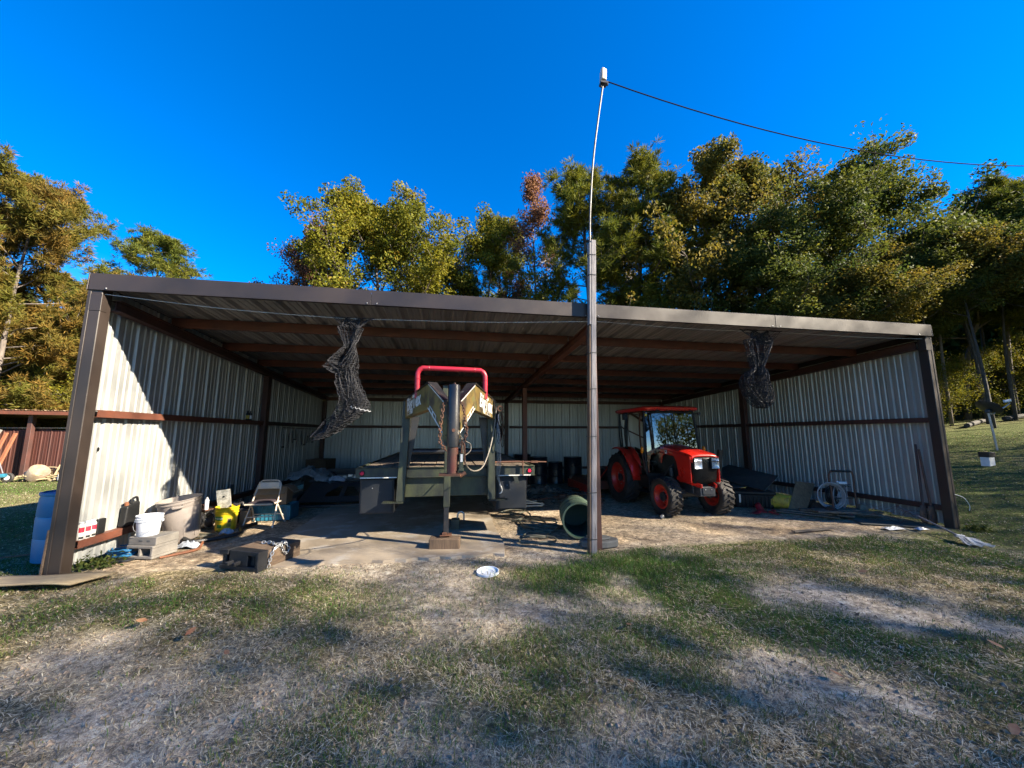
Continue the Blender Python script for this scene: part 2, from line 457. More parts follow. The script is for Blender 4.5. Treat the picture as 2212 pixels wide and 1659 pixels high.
lensmat('lens_red', (0.75,0.02,0.07)); lensmat('lens_amber', (0.8,0.25,0.01))

def leafmat(name, stops, trans=0.35, clump=None, cs=0.35):
    m, t, out = newmat(name)
    at = N(t, 'ShaderNodeAttribute', attribute_name='tone')
    c = ramp(t, at.outputs['Fac'], stops)
    if clump is not None:
        v = objvec(t)
        f = ramp(t, noise(t, v, cs, 2), [(0.42, 0.0), (0.62, 1.0)])
        c = mixc(t, f, c, mixc(t, 0.7, c, clump))
    d = N(t, 'ShaderNodeBsdfPrincipled', Roughness=0.65)
    d.inputs['Specular IOR Level'].default_value = 0.12
    t.links.new(c, d.inputs['Base Color'])
    tr = t.nodes.new('ShaderNodeBsdfTranslucent')
    t.links.new(mixc(t, 0.5, c, mixc(t, 1.0, c, (1.5,1.35,0.5), 'MULTIPLY')), tr.inputs[0])
    mx = t.nodes.new('ShaderNodeMixShader'); mx.inputs[0].default_value = trans
    t.links.new(d.outputs[0], mx.inputs[1]); t.links.new(tr.outputs[0], mx.inputs[2])
    t.links.new(mx.outputs[0], out.inputs[0]); MATS[name] = m
leafmat('leaf_yellowgreen', [(0,(0.045,0.06,0.012)),(0.45,(0.105,0.12,0.016)),(0.8,(0.19,0.17,0.02)),(1,(0.25,0.15,0.03))], clump=(0.17,0.155,0.014))
leafmat('leaf_olive', [(0,(0.028,0.044,0.014)),(0.45,(0.07,0.085,0.022)),(0.8,(0.14,0.128,0.03)),(1,(0.23,0.14,0.04))], clump=(0.17,0.13,0.026))
leafmat('leaf_dark', [(0,(0.022,0.042,0.016)),(0.5,(0.05,0.078,0.022)),(0.82,(0.10,0.115,0.026)),(1,(0.17,0.16,0.03))], clump=(0.10,0.11,0.02))
leafmat('leaf_russet', [(0,(0.055,0.03,0.024)),(0.5,(0.16,0.075,0.05)),(0.85,(0.26,0.13,0.07)),(1,(0.12,0.09,0.02))])
leafmat('needle_green', [(0,(0.03,0.048,0.014)),(0.5,(0.075,0.10,0.018)),(0.85,(0.14,0.15,0.02)),(1,(0.20,0.15,0.025))], 0.3, clump=(0.13,0.125,0.016))
leafmat('needle_rust', [(0,(0.05,0.045,0.013)),(0.4,(0.12,0.085,0.02)),(0.75,(0.21,0.12,0.026)),(1,(0.08,0.105,0.018))], 0.3, clump=(0.09,0.105,0.016), cs=0.5)
leafmat('grass_blade', [(0,(0.70,0.63,0.47)),(0.22,(0.48,0.40,0.265)),(0.42,(0.20,0.155,0.09)),(0.55,(0.13,0.105,0.055)),(0.68,(0.14,0.16,0.045)),(1,(0.075,0.16,0.03))], 0.25)

# ------------------------------------------------------------------ ground
def softplus(x, k=0.8): return np.log1p(np.exp(np.clip(np.asarray(x, float)/k, -40, 40)))*k
def gheight(x, y):
    x = np.asarray(x, float); y = np.asarray(y, float)
    rise = 0.112*softplus(x-13.2, 0.7)
    rise = np.where(rise > 3, 3+1.5*(1-np.exp(-(rise-3)/1.5)), rise)
    far = sstep(20, 60, np.hypot(x-5, y-5))
    return rise*1.0+far*0.6*vnoise(x, y, 18, 5)
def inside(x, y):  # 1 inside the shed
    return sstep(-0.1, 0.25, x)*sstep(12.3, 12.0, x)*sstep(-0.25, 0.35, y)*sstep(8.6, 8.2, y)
def masks(x, y):
    """grass cover 0..1 and greenness 0..1 of the turf"""
    x = np.asarray(x, float); y = np.asarray(y, float)
    n = fbm(x, y, 1.7, 11); n2 = fbm(x, y, 0.6, 21)
    cover = sstep(0.32, 0.58, 0.6*n+0.4*n2)
    # worn track leading to the trailer, tyre streaks on the right
    xc = 4.25+0.25*np.sin(y*0.9)
    worn = np.exp(-((x-xc)/0.8)**2)*sstep(-2.7, -0.9, y)
    d = (x-8.1)*0.55+(y+2.2)*0.83+0.25*(vnoise(x,y,1.1,7)-0.5)
    streak = np.exp(-(d/0.26)**2)*sstep(6.6, 7.6, x)*sstep(13, 11, x)
    d2 = d+1.0
    streak = np.maximum(streak, 0.8*np.exp(-(d2/0.3)**2)*sstep(7.2, 8.2, x)*sstep(13, 11, x))
    apron = sstep(0.2, 0.75, y-0.22*(vnoise(x,y,1.3,3)-0.5)+0.12*sstep(9,12,x)-0.35)*sstep(-0.2,0.3,x)*sstep(12.6,12.1,x)
    mid = sstep(-0.75, -0.1, y+0.35*(vnoise(x,y,0.9,9)-0.5))*sstep(1.6,2.3,x)*sstep(6.2,5.6,x)
    right = sstep(-0.25,0.35,y+0.3*(vnoise(x,y,0.8,19)-0.5))*sstep(5.8,6.4,x)*sstep(11.4,10.6,x)
    bare = np.maximum.reduce([apron, inside(x, y+0.0)*sstep(0.1,0.6,y), 0.85*worn, 0.9*streak, mid, right])
    cover = cover*(1-np.clip(bare, 0, 1))
    cover = np.where(inside(x,y) > 0.5, cover*0.2, cover)
    green = 0.34+0.55*(fbm(x, y, 2.3, 31)-0.5)*2
    green += 0.55*np.exp(-(((x-5.9)/1.3)**2+((y+1.05-(5.9-x)*0.1)/0.75)**2))
    green += 0.42*np.exp(-(((x-7.2)/0.9)**2+((y+2.4)/0.8)**2))
    green += 0.30*sstep(5.2, 6.6, x)*sstep(-3.6, -2.2, y)+0.45*sstep(8.6, 11.2, x+0.6*y)+0.42*np.exp(-(((x-1.4)/1.5)**2+((y+0.9)/0.55)**2))
    green += 0.55*sstep(0.2, -0.8, x)
    cover = np.maximum(cover, 0.9*sstep(9.6, 11.6, x+0.5*y)*(1-streak)*(1-inside(x,y)))
    cover = np.maximum(cover, 0.95*sstep(0.3, -1.8, x+0.9*(vnoise(x,y,0.8,77)-0.5)))
    return np.clip(cover, 0, 1), np.clip(green, 0, 1)

def axis_lines(lo, hi, step, far):
    a = list(np.arange(lo, hi+1e-6, step)); s = step; p = hi
    while p < far: s *= 1.16; p += s; a.append(p)
    s = step; p = lo; b = []
    while p > -far: s *= 1.16; p -= s; b.append(p)
    return np.array(b[::-1]+a)
gx = axis_lines(-6, 17, 0.10, 420); gy = axis_lines(-5, 8.2, 0.10, 420)
GX, GY = np.meshgrid(gx, gy, indexing='ij')
cov, grn = masks(GX, GY)
ins = inside(GX, GY)
GZ = gheight(GX, GY)
near = sstep(26, 14, np.hypot(GX-5, GY))
rel = (fbm(GX, GY, 0.9, 41)-0.5)*0.05+(vnoise(GX, GY, 0.22, 51)-0.5)*0.018
GZ = GZ+near*rel*(1-0.72*ins)-0.012*near
# tyre ruts in the track in front of the trailer
GZ -= 0.012*near*np.exp(-((GX-4.75)/0.12)**2)*sstep(-2.5,-1,GY)*sstep(1.5,0,GY)
nxg, nyg = GX.shape
me = bpy.data.meshes.new('ground')
idx = np.arange(nxg*nyg).reshape(nxg, nyg)
quads = np.stack([idx[:-1,:-1], idx[1:,:-1], idx[1:,1:], idx[:-1,1:]], -1).reshape(-1, 4)
me.vertices.add(nxg*nyg); me.vertices.foreach_set('co', np.stack([GX,GY,GZ], -1).ravel())
me.loops.add(quads.size); me.loops.foreach_set('vertex_index', quads.ravel())
me.polygons.add(len(quads)); me.polygons.foreach_set('loop_start', np.arange(len(quads))*4)
me.polygons.foreach_set('loop_total', np.full(len(quads), 4))
me.update(calc_edges=True)
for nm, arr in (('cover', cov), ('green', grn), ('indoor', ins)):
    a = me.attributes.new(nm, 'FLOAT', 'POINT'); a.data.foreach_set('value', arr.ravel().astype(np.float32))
m, t, out = newmat('ground')
b = N(t, 'ShaderNodeBsdfPrincipled', Roughness=0.95); b.inputs['Specular IOR Level'].default_value = 0.15
tc = t.nodes.new('ShaderNodeTexCoord'); v = tc.outputs['Object']
def att(n): return N(t, 'ShaderNodeAttribute', attribute_name=n).outputs['Fac']
big = noise(t, v, 0.7, 5); mid_ = noise(t, v, 4.0, 6, 0.65); fine = noise(t, v, 38, 6, 0.7); grit = noise(t, v, 160, 3, 0.6)
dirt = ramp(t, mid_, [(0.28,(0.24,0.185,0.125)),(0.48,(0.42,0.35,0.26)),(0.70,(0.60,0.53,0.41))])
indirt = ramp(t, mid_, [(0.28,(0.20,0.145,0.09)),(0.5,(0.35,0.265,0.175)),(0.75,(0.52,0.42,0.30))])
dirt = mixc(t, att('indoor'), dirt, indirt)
dirt = mixc(t, ramp(t, big, [(0.4,0.0),(0.65,0.55)]), dirt, (0.50,0.43,0.335))
thatch = ramp(t, fine, [(0.34,(0.09,0.066,0.036)),(0.5,(0.26,0.195,0.11)),(0.66,(0.55,0.45,0.29))])
turf = ramp(t, fine, [(0.3,(0.03,0.042,0.014)),(0.55,(0.075,0.09,0.026)),(0.78,(0.17,0.16,0.065))])
veg = mixc(t, att('green'), thatch, turf)
cfac = N(t, 'ShaderNodeMath', operation='MULTIPLY_ADD'); t.links.new(att('cover'), cfac.inputs[0]); cfac.inputs[1].default_value = 1.25
ff = N(t, 'ShaderNodeMath', operation='MULTIPLY_ADD'); t.links.new(fine, ff.inputs[0]); ff.inputs[1].default_value = 1.2; ff.inputs[2].default_value = -0.68
t.links.new(ff.outputs[0], cfac.inputs[2]); cfac.use_clamp = True
c = mixc(t, cfac.outputs[0], dirt, veg)
clod = noise(t, v, 11, 9, 0.78, 0.4)
c = mixc(t, 0.8, c, ramp(t, clod, [(0.36,0.12),(0.5,0.5),(0.66,0.95)]), 'OVERLAY')
c = mixc(t, 0.75, c, ramp(t, fine, [(0.32,0.12),(0.68,0.9)]), 'OVERLAY'); c = mixc(t, 0.6, c, ramp(t, grit, [(0.3,0.15),(0.7,0.85)]), 'OVERLAY')
t.links.new(c, b.inputs['Base Color'])
hh = N(t, 'ShaderNodeMath', operation='ADD'); t.links.new(fine, hh.inputs[0]); t.links.new(grit, hh.inputs[1])
bp = N(t, 'ShaderNodeBump', Strength=0.9, Distance=0.018); t.links.new(hh.outputs[0], bp.inputs['Height']); t.links.new(bp.outputs[0], b.inputs['Normal'])
t.links.new(b.outputs[0], out.inputs[0]); MATS['ground'] = m
g_ob = link_mesh('ground', me, m, smooth=0)
for p in me.polygons: p.use_smooth = True
tag(g_ob, 'worn farmyard ground of pale dirt, dry stubble and thin green turf', kind='structure')

def gz(x, y): return float(gheight(x, y))

# ------------------------------------------------------------------ leaf and blade meshes
def quad_mesh(name, V, tone, n=4):
    """V: (k*n,3) vertices, k faces of n corners, tone: (k,)"""
    k = len(V)//n
    me = bpy.data.meshes.new(name)
    me.vertices.add(len(V)); me.vertices.foreach_set('co', np.ascontiguousarray(V, np.float32).ravel())
    me.loops.add(k*n); me.loops.foreach_set('vertex_index', np.arange(k*n))
    me.polygons.add(k); me.polygons.foreach_set('loop_start', np.arange(k)*n); me.polygons.foreach_set('loop_total', np.full(k, n))
    me.update(calc_edges=True)
    a = me.attributes.new('tone', 'FLOAT', 'FACE'); a.data.foreach_set('value', tone.astype(np.float32))
    return me
def unit(v): return v/np.maximum(1e-9, np.linalg.norm(v, axis=-1, keepdims=True))
def leaves(rng, C, ln, wd, upb=0.5):
    k = len(C)
    nrm = unit(rng.normal(size=(k,3))+np.array([0,0,upb])); r_ = rng.normal(size=(k,3))
    a = unit(np.cross(nrm, r_)); b_ = np.cross(nrm, a)
    L = (ln*(0.6+0.8*rng.random(k)))[:,None]; W = (wd*(0.6+0.8*rng.random(k)))[:,None]
    bend = nrm*L*0.18
    return np.stack([C-a*L/2-bend, C+b_*W/2, C+a*L/2-bend, C-b_*W/2], 1).reshape(-1, 3)

def limb_path(rng, p0, d, ln, lift, n=5, wob=0.12):
    pts = [np.array(p0, float)]; d = np.array(d, float)
    for i in range(n):
        d = unit(d+np.array([0,0,lift])/n+rng.normal(size=3)*wob)
        pts.append(pts[-1]+d*ln/n)
    return pts

def deciduous(seed, H, Rd, base, nleaf, leaf, gap=1.0, slim=False, cl_r=0.55, multi=1, top=0.92, dens=1.0):
    """trunk MB, crown leaf quads"""
    rng = np.random.default_rng(seed); mb = MB(); tips = []
    for s in range(multi):
        off = rng.normal(size=2)*(0.6 if multi > 1 else 0.0)
        tp = limb_path(rng, (off[0]*0.3, off[1]*0.3, -0.1), (off[0]*0.12, off[1]*0.12, 1), H*top, 0.4, 9, 0.018 if slim else 0.06)
        r0 = H*(0.0068 if slim else 0.0115)*(0.75 if multi > 1 else 1)
        mb.tube(tp, [r0*(1-0.93*i/9)+0.015 for i in range(10)], 7)
        TP = np.array(tp)
        nl = int((22 if not slim else 12)*(1.0 if multi == 1 else 0.62))
        for i in range(nl):
            f = base+(1-base)*(i+rng.random()*0.8)/nl
            k = f*9; i0 = int(min(8, k)); p = TP[i0]+(TP[i0+1]-TP[i0])*(k-i0)
            az = i*2.4+rng.random()*0.9+seed+s*1.3
            g = (f-base)/(1-base)
            prof = math.sin(math.pi*min(1, 0.22+0.78*g)**0.9)*0.95+0.12
            ln = Rd*prof*(0.75+0.45*rng.random())
            el = 0.25+0.75*g
            lp = limb_path(rng, p, (math.cos(az)*math.cos(el), math.sin(az)*math.cos(el), math.sin(el)), ln, 0.35, 5, 0.14)
            rr = r0*0.36*(1-0.6*g)
            mb.tube(lp, [rr*(1-0.8*q/5)+0.008 for q in range(6)], 5)
            for q in range(2, 6):
                for z in range(4 if q < 5 else 3):
                    d = unit(np.array(lp[q])-np.array(lp[q-1]))+rng.normal(size=3)*0.75+np.array([0,0,0.15])
                    sl = ln*(0.16+0.34*rng.random())+0.25
                    sp = limb_path(rng, lp[q], d, sl, 0.2, 3, 0.2)
                    mb.tube(sp, [rr*0.3+0.006, rr*0.22+0.005, rr*0.12+0.004, 0.004], 4)
                    tips.append(sp[-1]); tips.append(sp[-2])
                    if rng.random() < 0.4: tips.append(sp[1])
        tips.append(TP[-1]); tips.append(TP[-2]*0.5+TP[-1]*0.5)
    T = np.array(tips); T = T[rng.random(len(T)) < gap]
    wt = rng.random(len(T))**1.5+0.15; wt /= wt.sum()
    ci = rng.choice(len(T), nleaf, p=wt)
    cr = (cl_r*(0.6+0.8*rng.random(len(T))))[ci]
    off = rng.normal(size=(nleaf,3)); off /= np.maximum(1, np.linalg.norm(off,axis=1,keepdims=True)/1.7); off = off*np.array([1,1,0.75])*cr[:,None]*0.62
    C = T[ci]+off
    C[:,2] = np.maximum(C[:,2], H*base*0.55)
    tone = np.clip(0.5*rng.random(len(T))[ci]+0.55*rng.random(nleaf)+0.12*(C[:,2]/H)-0.1, 0, 1)
    return mb, leaves(rng, C, leaf, leaf*0.6), tone

def pine(seed, H, Rd, base, ntuft, nneed, ln=0.30, wd=0.03, droop=0.0, top=1.0):
    rng = np.random.default_rng(seed); mb = MB(); tuft = []; tdir = []
    tp = limb_path(rng, (0,0,-0.1), (0,0,1), H*0.98, 0.3, 10, 0.03); TP = np.array(tp)
    r0 = H*0.0115
    mb.tube(tp, [r0*(1-0.92*i/10)+0.012 for i in range(11)], 7)
    nb = 46; cand = []
    for i in range(nb):
        f = base+(0.985-base)*(i+rng.random())/nb
        k = f*10; i0 = int(min(9, k)); p = TP[i0]+(TP[i0+1]-TP[i0])*(k-i0)
        g = (f-base)/(1-base); az = i*2.4+rng.random()
        prof = (0.55+0.6*g) if g < 0.35 else 0.76*(1-(g-0.35)/0.65)**0.65+0.12
        L = Rd*prof*(0.65+0.55*rng.random())
        el = -droop+0.15+0.75*g*g
        lp = limb_path(rng, p, (math.cos(az)*math.cos(el), math.sin(az)*math.cos(el), math.sin(el)), L, 0.3, 5, 0.12)
        rr = r0*0.22*(1-0.5*g)
        mb.tube(lp, [rr*(1-0.75*q/5)+0.006 for q in range(6)], 4)
        for q in range(2, 6):
            cand.append((lp[q], np.array(lp[q])-np.array(lp[q-1])))
            for z in range(3):
                d = unit(np.array(lp[q])-np.array(lp[q-1]))+rng.normal(size=3)*0.7
                sp = limb_path(rng, lp[q], d, 0.25+L*0.26*rng.random()+0.15, 0.35, 2, 0.2)
                mb.tube(sp, [rr*0.3+0.005, 0.006, 0.004], 3)
                cand.append((sp[-1], np.array(sp[-1])-np.array(sp[-2]))); cand.append((sp[-2], np.array(sp[-1])-np.array(sp[-2])))
    ci = rng.integers(0, len(cand), ntuft)
    P = np.array([c[0] for c in cand])[ci]+rng.normal(size=(ntuft,3))*0.13
    D = unit(np.array([c[1] for c in cand])[ci])
    k = ntuft*nneed
    Pn = np.repeat(P, nneed, 0); Dn = np.repeat(D, nneed, 0)
    d = unit(rng.normal(size=(k,3))+Dn*0.75+np.array([0,0,0.25]))
    L = (ln*(0.65+0.6*rng.random(k)))[:,None]
    s = unit(np.cross(d, rng.normal(size=(k,3))))*wd/2
    V = np.stack([Pn, Pn+d*L*0.5+s, Pn+d*L, Pn+d*L*0.5-s], 1).reshape(-1, 3)
    tt = rng.random(ntuft)
    tone = np.clip(np.repeat(tt, nneed)*0.75+0.3*rng.random(k)-0.02, 0, 1)
    return mb, V, tone

PROTO = {}
def proto(key, kind, *a, **k):
    mb, V, tone = (pine if kind == 'pine' else deciduous)(*a, **k)
    f_ = a[1]/np.percentile(V[:,2], 99.7); V = V*np.array([1,1,f_]); mb.v = [(p[0],p[1],p[2]*f_) for p in mb.v]
    me = bpy.data.meshes.new(key+'_trunk'); me.from_pydata(mb.v, [], mb.f); me.update()
    for p in me.polygons: p.use_smooth = True
    PROTO[key] = (me, quad_mesh(key+'_crown', V, tone), k.get('_', None), a[1])
proto('oakA', 'd', 3, 20, 6.4, 0.20, 78000, 0.20, cl_r=0.70, gap=0.9)
proto('oakB', 'd', 8, 20, 5.6, 0.18, 64000, 0.20, cl_r=0.64, multi=2, gap=0.85)
proto('oakC', 'd', 15, 20, 5.2, 0.26, 54000, 0.20, cl_r=0.60, gap=0.75)
proto('slim', 'd', 23, 20, 2.4, 0.30, 11000, 0.18, slim=True, cl_r=0.6)
proto('forest', 'd', 31, 18, 3.6, 0.56, 34000, 0.18, slim=True, cl_r=0.7)
def thin_crown(seed, H, Rd, base, nleaf, leaf):
    rng = np.random.default_rng(seed); mb = MB()
    mb.tube([(0,0,-0.1),(0.1,0,H*0.5),(0,0.1,H*0.9)], [0.16,0.11,0.03], 6)
    for i in range(9):
        f = 0.4+0.06*i; a = i*2.4
        mb.tube(limb_path(rng, (0.05,0.02,H*f), (math.cos(a),math.sin(a),0.7), Rd*0.8*(1.2-f), 0.3, 4, 0.1), [0.05,0.04,0.03,0.02,0.01], 4)
    u = rng.normal(size=(nleaf,3))*0.52; u /= np.maximum(1, np.linalg.norm(u,axis=1,keepdims=True)/1.25)
    C = u*np.array([Rd,Rd,H*(1-base)/2])+np.array([0,0,H*(1+base)/2])
    return mb, leaves(rng, C, leaf, leaf*0.6), rng.random(len(C))
def proto_thin(key, *a):
    mb, V, tone = thin_crown(*a)
    me = bpy.data.meshes.new(key+'_trunk'); me.from_pydata(mb.v, [], mb.f); me.update()
    PROTO[key] = (me, quad_mesh(key+'_crown', V, tone), None, a[1])
proto_thin('shade', 3, 20, 5.6, 0.34, 13500, 0.14)
proto('oakD', 'd', 27, 20, 6.0, 0.42, 72000, 0.20, cl_r=0.68, gap=0.9)
proto('bush', 'd', 41, 5, 2.6, 0.08, 30000, 0.095, cl_r=0.34, multi=3)
proto('pineA', 'pine', 5, 20, 4.6, 0.30, 3900, 15, ln=0.36, wd=0.042)
proto('pineB', 'pine', 12, 20, 4.4, 0.38, 3500, 15, ln=0.36, wd=0.042)
proto('pineL', 'pine', 19, 14, 6.2, 0.05, 9500, 14, ln=0.30, wd=0.036)

def leafed(key, matname, bark='bark'):
    """meshes carry their material; one mesh copy per material so crowns can share"""
    kk = (key, matname, bark)
    if kk not in PROTO:
        tm, cm = PROTO[key][0], PROTO[key][1]
        t2 = tm.copy(); t2.materials.append(MATS[bark])
        c2 = cm.copy(); c2.materials.append(MATS[matname])
        PROTO[kk] = (t2, c2)
    return PROTO[kk]
def tree(name, key, matname, x, y, H, label, cat='tree', rz=0.0, wide=1.0, group=None, bark='bark', z=None):
    tm, cm = leafed(key, matname, bark)
    o = thing(name, (x, y, gz(x, y) if z is None else z), label, cat, rz, group)
    s = H/PROTO[key][3]; o.scale = (s*wide, s*wide, s)
    for nm, me_ in (('trunk', tm), ('crown', cm)):
        c = bpy.data.objects.new(nm, me_); COL.objects.link(c); c.parent = o
    return o

# trees in view, left to right
tree('pine_tree', 'pineL', 'needle_rust', -14.4, 13.6, 12.9, 'big pine with rust-brown needles filling the left edge behind the red shed', rz=0.4, wide=0.88)
tree('pine_tree', 'pineL', 'needle_rust', -12.6, 17.6, 9.8, 'shorter bushy rust-brown pine beside the left shed post', rz=2.2, wide=1.25)
tree('pine_tree', 'pineL', 'needle_rust', -19.5, 15.5, 13.5, 'rust-brown pine at the very left edge behind the big one', rz=4.0, wide=1.1)
tree('pine_tree', 'pineB', 'needle_green', -18.2, 26.6, 17.4, 'round-topped green pine alone above the left end of the shed roof', rz=1.0, wide=1.25)
tree('pine_tree', 'pineB', 'needle_green', -24, 27.5, 13.2, 'far small pine tip just right of the rusty pine', rz=2.0)
tree('maple_tree', 'oakC', 'leaf_russet', -7.2, 27.5, 19.6, 'reddish-leaved tree on the left side of the yellow-green oak', rz=0.7, wide=0.85)
tree('oak_tree', 'oakA', 'leaf_yellowgreen', -1.0, 24.7, 20.8, 'broad yellow-green oak above the middle of the left roof half', rz=0.2, wide=1.02)
tree('oak_tree', 'oakB', 'leaf_yellowgreen', 4.6, 27.4, 21.4, 'lower yellow-green oak right of the broad one', rz=2.6, wide=1.05)
tree('pine_tree', 'pineA', 'needle_green', 8.2, 28.5, 22.0, 'green pine left of the thin pinkish tree', rz=3.0, wide=0.9)
tree('maple_tree', 'slim', 'leaf_russet', 11.4, 24.4, 23.6, 'thin pinkish-brown pointed tree left of the tall pines', rz=0.0, wide=0.9, bark='bark_pale')
tree('pine_tree', 'pineA', 'needle_green', 14.3, 20.6, 21.6, 'tall green pine right behind the bent service pole', rz=0.9, wide=1.2)
tree('pine_tree', 'pineB', 'needle_green', 17.0, 19.4, 21.6, 'tall green pine right of the bent service pole', rz=4.2, wide=1.3)
tree('oak_tree', 'oakB', 'leaf_olive', 21.2, 18.4, 20.0, 'olive and bronze oak left half of the twin crown above the tractor', rz=1.2, wide=1.0)
tree('oak_tree', 'oakC', 'leaf_olive', 25.0, 16.8, 19.2, 'olive and bronze oak right half of the twin crown above the right net', rz=3.3, wide=1.1)
tree('oak_tree', 'oakD', 'leaf_dark', 25.7, 11.0, 16.3, 'tallest dark green oak crossed by the overhead cable', rz=2.0, wide=1.0)
tree('oak_tree', 'oakD', 'leaf_dark', 33.4, 11.6, 12.4, 'lower dark green oak right of the tallest oak', rz=0.4, wide=1.1)
tree('pine_tree', 'pineB', 'needle_green', 34.0, 8.3, 13.2, 'dark pine at the right edge above the satellite dish', rz=0.4, wide=1.2)
tree('oak_tree', 'oakD', 'leaf_dark', 24.0, 13.4, 11.5, 'low dark oak leaning out over the right roof corner', rz=5.0, wide=1.15)
# understorey behind the roof line
rs = random.Random(4)
for i in range(13):
    x = -6+i*2.2+rs.uniform(-0.6, 0.6); y = 20.5-0.28*max(0, x)+rs.uniform(-1.5, 2.5)
    if x > 24: y -= 4
    tree('sapling_tree', 'bush', ['leaf_yellowgreen','leaf_olive','leaf_yellowgreen','leaf_dark'][i % 4], x, y, rs.uniform(6.0, 9.2),
         'bushy young tree in the thicket just over the roof edge', 'tree', rs.uniform(0, 6), 0.8, 'young trees behind the shed')
# wood on the right: straight trunks with high crowns
for i, (x, y) in enumerate([(23.0,9.0),(24.6,10.6),(26.4,11.8),(28.2,8.2),(29.5,10.4),(31.2,8.0),(32.6,10.8),(33.8,6.6),(35.4,9.2),(30.6,13.2),(36.5,12.5),(37.5,5.5),(27.5,14.0),(34.5,14.5),(39.5,9.0),(25.4,14.5),(41,12.5),(38.5,16),(22.4,11.4),(23.8,12.2),(27.2,9.8),(28.6,11.6),(30.2,9.4),(32.0,9.4),(34.6,10.6),(36.2,8.4)]):
    tree('forest_tree', 'forest', 'leaf_dark' if i % 3 else 'leaf_olive', x+0.6, y, (1.5+0.39*math.hypot(x-4.07,y+4.91)-gz(x+0.6,y))*rs.uniform(0.82,1.0), 'straight-trunked tree in the dark wood beyond the right lawn', 'tree',
         rs.uniform(0, 6), rs.uniform(1.0, 1.3), 'trees of the right-hand wood', bark='bark' if i % 4 == 0 else 'bark_dark')
for i, (x, y, h) in enumerate([(22.6,10.4,2.4),(24.6,9.0,2.0),(21.3,7.6,0.9),(36,17,5.0),(42,13,5.0),(31,19,5.0),(45,8.5,5.0),(39,19,5.5),(27.4,11.2,3.4),(29.8,11.8,3.8),(32.4,12.6,4.0),(35.2,11.6,4.0),(26.0,12.6,3.6),(37.8,10.2,3.8)]):
    tree('shrub', 'bush', 'leaf_dark' if i < 2 or i in (8, 10, 12) else 'leaf_yellowgreen', x, y, h, (['dark leafy shrub left of the satellite dish by the right wood','dark low shrub just behind the satellite dish','small yellow-green bush at the edge of the right lawn','yellow-green shrub deep in the right wood, nearer one','yellow-green shrub deep in the right wood, far right','yellow-green thicket behind the trunks right of the shed corner','yellow-green thicket at the far right edge behind the trunks','tall yellow-green thicket at the back of the right wood']+['leafy undergrowth between the trunks of the right-hand wood']*6)[i], 'shrub', rs.uniform(0, 6), 1.0, 'shrubs along the right wood edge')
# brush behind the red shed
for i, (x, y, h, k) in enumerate([(-15.5,15.0,3.6,'leaf_yellowgreen'),(-12.6,16.2,4.4,'leaf_yellowgreen'),(-18.5,16.5,4.0,'leaf_olive'),(-10.4,17.0,4.2,'leaf_olive'),(-21.5,16.0,4.4,'leaf_yellowgreen')]):
    tree('shrub', 'bush', k, x, y, h, ['yellow-green brush behind the middle of the red shed roof','yellow-green brush behind the right end of the red shed roof','olive brush behind the left of the red shed roof','olive brush between the red shed and the metal shed','yellow-green brush at the far left behind the red shed'][i], 'shrub', rs.uniform(0, 6), 1.2, 'brush behind the red shed')
# trees on the sunny side, outside the frame: their shade covers the yard
SHADE = [  # ground point below the middle of the shade, height of crown centre, width
    (-4.5,-10.2,16.0,1.0),(-1.2,-9.8,16.5,1.0),(2.0,-9.2,16.0,1.0),(5.2,-8.5,16.5,1.0),(8.2,-7.8,16.0,1.0),(11.2,-6.6,16.5,1.0),(14.4,-5.2,16.5,1.0),
    (-1.0,-13.5,14.0,1.45),(6.0,-13.0,14.0,1.45),(13.0,-12.0,14.0,1.45),
    (10.8,4.6,18.0,0.66),(17.5,-3.0,11.0,1.0),(20.5,0.5,9.0,1.0),(16.8,3.0,9.0,0.85),(22.0,4.5,9.5,0.9)]
for i, (sx, sy, cz, wd) in enumerate(SHADE):
    k = cz/SUN.z; x = sx+SUN.x*k; y = sy+SUN.y*k
    tree('shade_tree', 'shade', 'leaf_dark', x, y, cz/0.66, 'oak outside the frame whose shade falls over the yard', 'tree', i*1.3, wd*1.15*20/(cz/0.66), 'shade trees beside the yard', z=0.0)

# far wood closing the horizon, too far to count
rng = np.random.default_rng(77)
nq = 130000
az = np.where(rng.random(nq) < 0.75, rng.uniform(-1.0, 1.5, nq), rng.uniform(-1.75, 2.6, nq)); rad = rng.uniform(44, 70, nq)
cx_ = 5+np.sin(az)*rad; cy_ = np.cos(az)*rad
top_ = 7.5+4.5*vnoise(cx_, cy_, 7, 3)+2.0*vnoise(cx_, cy_, 2.6, 4)
cz_ = rng.random(nq)**0.75*top_+gheight(cx_, cy_)
V = leaves(rng, np.stack([cx_,cy_,cz_], -1), 1.0, 0.65, 0.3)
tone = np.clip(0.55*vnoise(cx_, cy_, 5, 9)+0.5*rng.random(nq), 0, 1)
fw_ = link_mesh('far_wood', quad_mesh('far_wood', V, tone), MATS['leaf_dark'], smooth=0)
tag(fw_, 'hazy line of distant woodland behind the nearer trees', 'woodland', kind='stuff')

